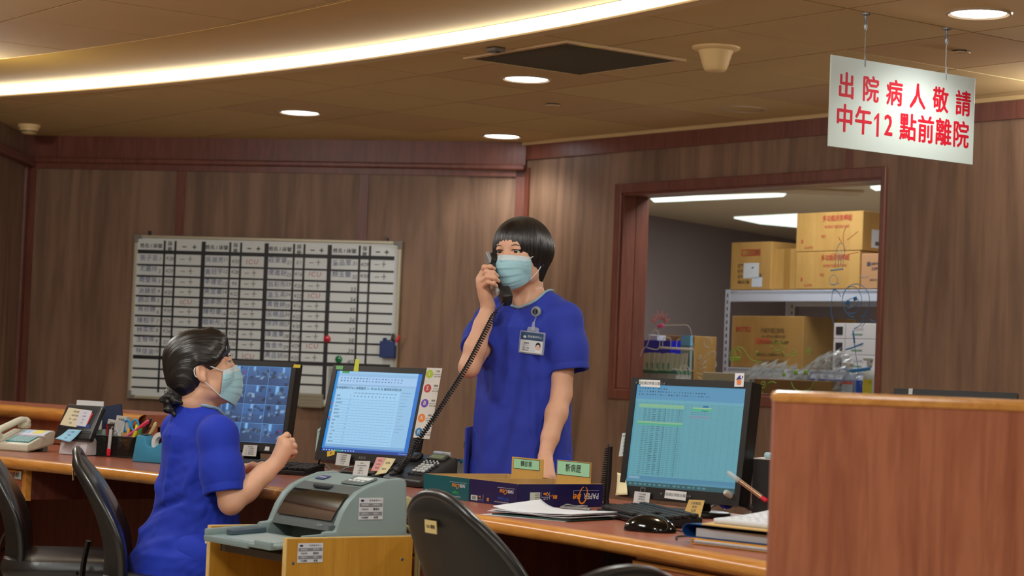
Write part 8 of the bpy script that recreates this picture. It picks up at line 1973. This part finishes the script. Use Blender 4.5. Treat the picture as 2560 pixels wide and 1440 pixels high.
x0c, x1c, _, hc_ = bx(1991, 2157, 526, 622, RO + 0.01)
rbox('wide carton with faded red lettering stacked on top of its twin', x0c, x1c, zt0 + hd_ + 0.002, hc_, RO + 0.01, 0.3, CT, pr_(), side_prints=[('box', -0.08, -0.18, 0.4, 0.46, WHc), ('box', -0.06, -0.3, 0.25, 0.1, (90, 92, 100))])
x0e, x1e, _, he = bx(2151, 2215, 628, 716, RO + 0.02)
rbox('brown carton with dark blue print at the right end of the rack top', x0e + 0.004, x1e + 0.2, zt0, he, RO + 0.02, 0.3, mat('carton_pinkish', (182, 134, 92), 0.7), [('AIRWAY', -0.22, 0.2, 0.12, 0.9, DBc), ('SUPPLY', -0.22, 0.06, 0.12, 0.9, DBc), ('MADE IN TAIWAN', -0.2, -0.25, 0.08, 0.8, DBc), ('box', -0.36, 0.2, 0.06, 0.12, DBc)])
x0f, x1f, _, hf = bx(1822, 2008, 780, 908, RO + 0.02)
rbox('big brown carton with a red maker name on the middle shelf of the rack', x0f + 0.02, x1f, z2_ + 0.001, hf, RO + 0.02, 0.4, CT2, [('BIOTEQ', -0.33, 0.24, 0.12, 0.95, (176, 40, 40)), ('六級牙醫口腔包', 0.08, 0.22, 0.1, 0.9, (106, 84, 46)), ('A.V. FISTULA NEEDLE SET', 0.1, 0.11, 0.065, 0.85, (90, 72, 44)), ('WITH BACK EYE & CLAMP', 0.1, 0.0, 0.075, 0.9, (90, 72, 44)), ('MEDICAL COMPANY LTD', 0.06, -0.24, 0.075, 0.85, (96, 78, 50)), ('NO.10 TAIPEI TAIWAN', 0.06, -0.37, 0.075, 0.9, (96, 78, 50)), ('box', -0.05, 0.02, 0.2, 0.1, (190, 88, 52))])
for k in range(3):
    x0, x1, _, h = bx(2085, 2300, 787, 826, RO + 0.03)
    lb = ['lowest', 'middle one', 'topmost'][k] + ' of three white cartons with square hand holes on the rack'
    t = thing('white_carton', lb, 'box', FR @ T((x0, RO + 0.03, z2_ + 0.002 + k * (h + 0.001))), 'white cartons on the rack')
    w = 0.42
    b = MB(); b.box((w / 2, 0.15, h / 2), (w, 0.3, h), bev=0.003); b.build('carton', mat('carton_white', (206, 198, 196), 0.6), t)
    b = MB(); b.box((0.04, -0.001, h * 0.52), (0.045, 0.004, h * 0.5)); b.build('hand_hole', mat('hole_dark', (30, 26, 30), 0.8), t)
    b = MB(); b.box((0.081, -0.0008, h / 2), (0.002, 0.001, h)); b.box((0.16, -0.001, h * 0.3), (0.07, 0.001, 0.008), mi=1); b.text('GLOVES', 0.018, frame((0.17, -0.0014, h * 0.62), Vector((1, 0, 0)), Z, Vector((0, -1, 0))), mi=2); b.build('print', [mat('carton_seam', (150, 140, 140), 0.6), mat('carton_green', (120, 150, 120), 0.6), mat('carton_pale_ink', (150, 150, 156), 0.6)], t, recalc=False)
# counter under the window on the store room side
CZ = wz0 - 0.03
t = thing('store_counter', 'dark low counter along the store room side of the window', 'counter', FR @ T((1.9, WT + 0.02, 0)))
b = MB(); b.box((0.4, 0.28, CZ - 0.015), (4.2, 0.55, 0.03)); b.build('top', mat('counter_brown', (84, 58, 40), 0.5), t)
b = MB(); b.box((0.4, 0.5, (CZ - 0.03) / 2), (4.2, 0.03, CZ - 0.03)); b.build('panel', DARKW, t)
b = MB(); p = Vector((*S1, 0)); d = (Vector((*S2, 0)) - p).normalized(); b.box((1.75, -0.3, 0.55), (2.6, 0.4, 1.1)); 
low = b.build('low_cabinet', mat('cabinet_brown', (112, 72, 50), 0.55)); low.matrix_world = frame(p, d, Vector((-d.y, d.x, 0)), Z); tag(low, 'long low brown cabinet along the far wall of the store room', 'cabinet')
def cpos(px, off): return on_s(px, 900, off)[0]
# card box with tickets
o_ = 0.30; x0, x1 = on_s(1583, 940, o_)[0], on_s(1690, 940, o_)[0]; w = x1 - x0; zt_ = on_s(1600, 930, o_)[1]
t = thing('card_file', 'grey box with a green rim full of upright paper cards behind the window', 'card file', FR @ T((x0, o_, CZ + 0.001)))
h = zt_ - CZ
b = MB(); b.box((w / 2, 0.05, h / 2), (w, 0.1, h)); b.build('box', mat('card_box_grey', (170, 168, 158), 0.6), t)
b = MB(); b.box((w / 2, 0.05, h + 0.003), (w + 0.006, 0.106, 0.012)); b.build('rim', mat('card_box_green', (40, 116, 84), 0.5), t)
b = MB()
for k in range(9): b.box((0, 0.0, 0.035), (w * 0.26, 0.0012, 0.085 + 0.004 * (k % 3)), T((w * (0.17 + 0.083 * k), 0.02 + 0.008 * k, h + 0.02), 0, R(-8), R(-6 + 3 * (k % 4))))
cards = b.build('cards', mat('card_cream', (190, 180, 156), 0.65), t)
b = MB()
for k in range(6): b.box((w * (0.14 + 0.125 * k), 0.016, h + 0.035), (0.012, 0.001, 0.03))
b.build('print', mat('card_green_print', (110, 140, 110), 0.6), cards)
def simple(name, label, cat, px0, px1, py0, py1, off, d, m, grp=None, z0=None, bev=0.004):
    x0, x1 = on_s(px0, (py0 + py1) / 2, off)[0], on_s(px1, (py0 + py1) / 2, off)[0]; z1 = on_s(px0, py0, off)[1]; zb = z0 if z0 is not None else on_s(px0, py1, off)[1]
    t = thing(name, label, cat, FR @ T(((x0 + x1) / 2, off, zb)), grp); w, h = x1 - x0, z1 - zb
    return t, w, h
t, w, h = simple('storage_bin', 'bright blue plastic bin behind the left edge of the window', 'bin', 1600, 1668, 850, 945, 0.42, 0.12, None, z0=CZ + 0.001)
b = MB(); zc = h * 0.62; b.prism([(-w / 2, h), (-w / 2, 0.001), (w / 2 * 0.7, 0.001), (w / 2 * 0.82, zc), (w / 2, zc + 0.02), (w / 2, h)], -0.16, -0.02, frame((0, 0, 0), Vector((1, 0, 0)), Z, Vector((0, -1, 0)))); b.build('shell', mat('bin_blue', (24, 34, 186), 0.4), t)
t2, w2, h2 = simple('small_box', 'small white box standing on the blue plastic bin', 'box', 1616, 1640, 838, 851, 0.45, 0.05, None)
b = MB(); b.box((0, 0.04, h2 / 2 + 0.001), (w2, 0.06, h2), bev=0.002); b.box((-w2 * 0.5, 0.04, h2 * 0.8), (w2 * 0.25, 0.05, h2 * 0.7)); b.build('carton', mat('small_white', (206, 208, 212), 0.5), t2)
t, w, h = simple('cardboard_box', 'brown carton partly hidden by the blue and grey booklet behind the window', 'box', 1650, 1735, 838, 945, 0.52, 0.2, None, 'cardboard boxes in the store room', CZ + 0.001)
b = MB(); b.box((0, 0.08, h / 2), (w, 0.16, h), bev=0.004); b.build('carton', CT2, t)
t, w, h = simple('booklet', 'narrow booklet with a shiny blue top standing before the brown carton', 'booklet', 1700, 1724, 838, 945, 0.46, 0.02, None, None, CZ + 0.001)
b = MB(); b.box((0, 0.01, h * 0.42), (w, 0.016, h * 0.84)); b.box((0, 0.0015, h * 0.2), (w * 0.3, 0.001, h * 0.1), mi=2); b.box((0, 0.01, h * 0.91), (w, 0.016, h * 0.18), mi=1); b.build('cover', [mat('booklet_grey', (140, 160, 156), 0.35), mat('booklet_blue', (110, 180, 220), 0.25), mat('booklet_mark', (74, 96, 104), 0.5)], t)
t, w, h = simple('long_box', 'long shallow cream box lying behind the window above the spreadsheet monitor', 'box', 1757, 1838, 930, 958, 0.34, 0.1, None, None, CZ + 0.001)
b = MB(); b.box((0, 0.05, h / 2), (w, 0.1, h), bev=0.003); b.box((w * 0.1, -0.001, h * 0.6), (w * 0.4, 0.002, h * 0.3), mi=1); b.build('carton', [mat('long_box_cream', (186, 172, 136), 0.6), mat('long_box_print', (150, 158, 150), 0.6)], t)
t, w, h = simple('cardboard_box', 'low brown carton behind the window bottom right of the monitor', 'box', 1884, 2035, 946, 995, 0.3, 0.2, None, 'cardboard boxes in the store room', CZ + 0.001)
b = MB(); b.box((0, 0.1, max(h, 0.03) / 2), (w, 0.2, max(h, 0.03)), bev=0.003); b.build('carton', mat('carton_olive', (124, 86, 36), 0.7), t)
t, w, h = simple('storage_bin', 'deep blue tray lying under the clear plastic wrap behind the window', 'bin', 2010, 2132, 945, 995, 0.52, 0.2, None, None, CZ + 0.001)
b = MB(); b.box((0, 0.1, h / 2), (w, 0.18, h), bev=0.004); b.build('tray', mat('tray_blue', (34, 70, 160), 0.4), t)
# crumpled clear plastic wrap
pl = bpy.data.materials.new('clear_wrap'); pl.use_nodes = True; nt = pl.node_tree; nt.nodes.clear()
ou = nt.nodes.new('ShaderNodeOutputMaterial'); tr = nt.nodes.new('ShaderNodeBsdfTransparent'); gl = nt.nodes.new('ShaderNodeBsdfPrincipled'); mx = nt.nodes.new('ShaderNodeMixShader'); fr_ = nt.nodes.new('ShaderNodeLayerWeight'); fr_.inputs[0].default_value = 0.55; ma = nt.nodes.new('ShaderNodeMath'); ma.operation = 'MULTIPLY_ADD'; ma.inputs[1].default_value = 0.42; ma.inputs[2].default_value = 0.1
gl.inputs['Base Color'].default_value = (0.4, 0.4, 0.37, 1); gl.inputs['Roughness'].default_value = 0.12; gl.inputs['Specular IOR Level'].default_value = 1.0
nt.links.new(fr_.outputs['Facing'], ma.inputs[0]); nt.links.new(ma.outputs[0], mx.inputs[0]); nt.links.new(tr.outputs[0], mx.inputs[1]); nt.links.new(gl.outputs[0], mx.inputs[2]); nt.links.new(mx.outputs[0], ou.inputs[0])
rg = np.random.RandomState(7)
def wrap(label, px0, px1, pytop, pybot, off, d, seed, prof):
    x0, x1 = on_s(px0, 930, off)[0], on_s(px1, 930, off)[0]; zt, zb = on_s(px0, pytop, off)[1], CZ + 0.035
    t = thing('plastic_wrap', label, 'plastic wrap', FR @ T((x0, off, zb)), 'crumpled plastic behind the window'); w, h = x1 - x0, zt - zb
    b = MB()
    def f(u, v):
        hh = h * float(np.interp(u, *prof)); a = math.pi * v; r = 0.012 * (math.sin(u * 37 + v * 19 + seed) + math.sin(u * 61 - v * 43 + seed * 2) + 0.8 * math.sin(u * 97 + v * 71)) * min(1, hh / 0.06)
        return (w * u + r, d * 0.5 - d * 0.5 * math.cos(a) + r * 0.8, max(0.001, hh * math.sin(a) ** 0.7 + r))
    b.grid(f, 46, 22); o = b.build('film', pl, t, smooth=False); return t
wrap('low heap of crumpled clear plastic wrap left of the higher one behind the window', 1840, 1985, 905, 960, 0.36, 0.14, 1, ([0, 0.15, 0.5, 0.85, 1], [0.3, 0.9, 1, 0.85, 0.3]))
wrap('high billow of clear plastic wrap behind the window in front of the white cartons', 1960, 2100, 876, 960, 0.42, 0.16, 4, ([0, 0.2, 0.45, 0.75, 1], [0.25, 0.6, 0.9, 1.0, 0.5]))
# bottles at the right end of the sill
for k, (px, py, c, lb, rr) in enumerate(((2113, 905, (150, 158, 170), 'clear bottle with a red edged label and a face on it behind the window', 0.032), (2163, 893, (206, 206, 196), 'white bottle with a yellow label at the right edge behind the window', 0.028))):
    x, zt = on_s(px, py, 0.28); h = zt - CZ
    t = thing('bottle', lb, 'bottle', FR @ T((x + 0.01, 0.3, CZ + 0.001)), 'bottles behind the window')
    b = MB(); b.lathe([(0.0005, 0), (rr, 0.001), (rr, h * 0.6), (rr * 0.9, h * 0.7), (rr * 0.4, h * 0.78), (rr * 0.38, h * 0.84)], 24); b.build('body', mat('bottle_body_%d' % k, c, 0.2, alpha=0.45 if k == 0 else 1.0), t, smooth=True)
    b = MB(); b.tube([(0, 0, h * 0.83), (0, 0, h * 0.93)], rr * 0.5, 12); b.box((-rr * 0.3, 0, h * 0.96), (rr * 1.8, rr * 0.6, h * 0.06), bev=0.003); b.build('pump', mat('pump_white', (214, 210, 200), 0.4), t, smooth=True)
    b = MB(); b.lathe([(rr * 1.01, h * 0.2), (rr * 1.01, h * 0.55)], 24, None, 0, R(200), R(340)); b.lathe([(rr * 1.02, h * 0.5), (rr * 1.02, h * 0.56)], 24, None, 1, R(200), R(340)); b.build('label', [mat('bottle_label_%d' % k, ((170, 178, 186), (226, 206, 40))[k], 0.5), mat('bottle_band_%d' % k, ((196, 80, 70), (226, 206, 40))[k], 0.5)], t, recalc=False)
# fixtures on the store room ceiling and added lamps out of view
for k, (cs_, lb) in enumerate((([(1626, 497), (1965, 486), (1958, 492), (1636, 506)], 'long fluorescent fitting on the store room ceiling seen at the top of the window'), ([(1835, 546), (1996, 538), (1996, 569), (1900, 560)], 'square light panel on the store room ceiling behind the cartons'), ([(2176, 470), (2216, 466), (2216, 474), (2190, 477)], 'small light at the top right corner of the window'))):
    q = [atz(px, py, SZ - 0.012) for px, py in cs_]; c = sum(q, Vector()) / 4
    t = thing('store_room_light', lb, 'ceiling light', T(c), 'store room ceiling lights')
    b = MB(); b.prism([(p.x - c.x, p.y - c.y) for p in q], 0, 0.011); b.build('diffuser', mat('store_diffuser', (255, 255, 255), 0.5, emit=1.6, ecol=(236, 250, 240)), t)
for x, y in ((1.25, 10.4), (2.05, 9.45), (1.9, 13.4)):  # unseen lamps added to brighten the carton fronts and the far wall
    t = thing('store_room_light', 'added ceiling light in the store room hidden above the window', 'ceiling light', T((x, y, SZ - 0.005)), 'added store room lights out of view')
    b = MB(); b.box((0, 0, 0), (0.6, 0.3, 0.02)); b.build('fitting', RIM, t)
    la = bpy.data.lights.new('added_store_lamp', 'AREA'); la.shape = 'RECTANGLE'; la.size = 0.55; la.size_y = 0.28; la.energy = STORE_W * (14 if y > 12 else 1); la.color = (0.95, 0.98, 1.0); lo = bpy.data.objects.new('tube', la); COL.objects.link(lo); lo.parent = t; lo.location = (0, 0, -0.02)
# marker drawings on the pane
def gp(px, py): p = onpl(px, py, WB + RN * (GY - 0.0045), RN); return FR.inverted() @ p
def drawing(name, c, strokes, r=0.0022):
    b = MB()
    for s in strokes:
        w_ = r
        if isinstance(s, tuple): s, w_ = s
        b.tube(cat_rom([gp(*p) for p in s], 5) if len(s) > 2 else [gp(*p) for p in s], [(w_, 0.0008)] * (len(cat_rom(s_ := [gp(*p) for p in s], 5)) if len(s) > 2 else 2), 6, up=(0, 1, 0))
    return b.build(name, mat(name + '_ink', c, 0.6), pane, smooth=True, ang=180)
def ell(cx, cy, a, c, n=14, t0=0, t1=360): return [(cx + a * math.cos(R(t0 + (t1 - t0) * i / n)), cy + c * math.sin(R(t0 + (t1 - t0) * i / n))) for i in range(n + 1)]
drawing('white_drawing', (176, 166, 152), [[(1601, 892), (1606, 876), (1618, 862), (1626, 840), (1640, 820), (1660, 814), (1700, 813), (1719, 814), (1728, 830), (1732, 860), (1735, 885), (1735, 920), (1729, 928), (1722, 928)], [(1634, 828), (1644, 828), (1649, 850), (1648, 868), (1640, 874), (1617, 869)], [(1657, 866), (1657, 848), (1664, 844), (1674, 845), (1677, 852), (1676, 870)], [(1691, 870), (1693, 852), (1700, 847)], ([(1648, 869), (1734, 874)], 0.006),
    ell(1711, 932, 14.5, 17), ell(1711, 932, 6, 8, 8), [(1711, 924), (1711, 916)], [(1716, 928), (1724, 922)], [(1716, 938), (1723, 944)], [(1706, 938), (1699, 944)], [(1705, 928), (1698, 922)], [(1680, 922), (1696, 925)],
    ell(1770, 857, 9.5, 12, 12, 60, 380), [(1746, 914), (1764, 890), (1782, 879), (1789, 884), (1785, 896)], ([(1751, 917), (1766, 902)], 0.0035), ([(1745, 903), (1753, 888)], 0.003), ([(1789, 904), (1791, 914), (1786, 918)], 0.003), [(1752, 922), (1766, 918)], [(1742, 933), (1756, 936)], [(1744, 942), (1754, 950)]])
drawing('pink_drawing', (206, 60, 116), [([(1643, 817), (1659, 814)], 0.008), ([(1646, 813), (1657, 812)], 0.005)])
drawing('coral_drawing', (190, 92, 84), [[(1650 + 10 * math.cos(R(a)), 806 + 8 * math.sin(R(a))), (1650 + (26 if i % 2 else 20) * math.cos(R(a)), 806 + (30 if i % 2 else 22) * math.sin(R(a)))] for i, a in enumerate(range(180, 361, 15))])
drawing('green_drawing', (122, 160, 46), [ell(1832, 890, 8, 14), ell(1844, 888, 8, 14), ([(1824, 895), (1850, 894)], 0.0035), ([(1831, 902), (1832, 897)], 0.006), ([(1842, 902), (1842, 896)], 0.006), [(1823, 884), (1834, 872), (1848, 868), (1860, 874), (1870, 890), (1882, 902), (1905, 905)], ([(1892, 878), (1891, 884)], 0.007), [(1891, 884), (1888, 896)], ell(1983, 883, 4.5, 7, 10), ([(1983, 882), (1983, 886)], 0.005), ell(2022, 877, 5, 7, 10), ([(2022, 876), (2022, 880)], 0.006),
    ell(1945, 867, 9, 10, 12), *[[(1945 + 13 * math.cos(R(a)), 867 + 14 * math.sin(R(a))), (1945 + 19 * math.cos(R(a)), 867 + 20 * math.sin(R(a)))] for a in range(0, 360, 45)], ell(1908, 962, 5.5, 8, 12), ([(1908, 960), (1908, 964)], 0.005), ([(1985, 932), (1994, 930)], 0.011), ([(2010, 932), (2019, 929)], 0.011), ([(1957, 937), (1964, 936)], 0.009), [(1978, 955), (1986, 972), (2004, 978), (2026, 972), (2034, 956)], [(1886, 980), (1898, 975), (1906, 983)], [(1920, 958), (1930, 954), (1940, 958)], [(1958, 882), (1968, 890), (1974, 886)]])
drawing('blue_drawing', (36, 112, 166), [ell(2140, 752, 34, 42, 20, 100, 430), ell(2130, 750, 24, 34, 18, 150, 470), [(2112, 760), (2124, 748), (2140, 746), (2146, 752), (2138, 764), (2118, 772)], ([(2116, 755), (2124, 758)], 0.011), ([(2134, 748), (2142, 745)], 0.009), [(2085, 812), (2078, 780), (2080, 740), (2084, 726), (2094, 728), (2102, 742)], [(2084, 728), (2082, 720)], [(2090, 728), (2090, 720)], ([(2133, 826), (2136, 858)], 0.005), [(2136, 858), (2140, 890), (2146, 922)], ([(2114, 874), (2134, 868), (2158, 858)], 0.0035), ([(2124, 927), (2150, 925), (2176, 921)], 0.008), [(2160, 790), (2152, 812), (2134, 822)], [(2170, 780), (2166, 800), (2154, 818)], [(2098, 928), (2108, 922), (2122, 926)], [(2096, 960), (2100, 976), (2110, 984)], [(2176, 800), (2190, 806), (2196, 816)]], 0.0018)
drawing('grey_blue_drawing', (150, 178, 184), [[(2088, 664), (2092, 624), (2102, 608), (2112, 622), (2106, 668)], [(2098, 626), (2096, 664)], [(2104, 626), (2102, 664)], ([(2076, 676), (2108, 672)], 0.004), ell(2084, 700, 10, 13, 12), [(2076, 712), (2100, 708)], [(2150, 690), (2160, 694), (2172, 690)]], 0.0018)
drawing('orange_drawing', (240, 130, 70), [[(2112, 640), (2108, 590), (2116, 566)], [(2118, 600), (2146, 578)], [(2104, 606), (2096, 592)], [(2120, 636), (2146, 630)], [(2094, 640), (2080, 632)]], 0.0018)
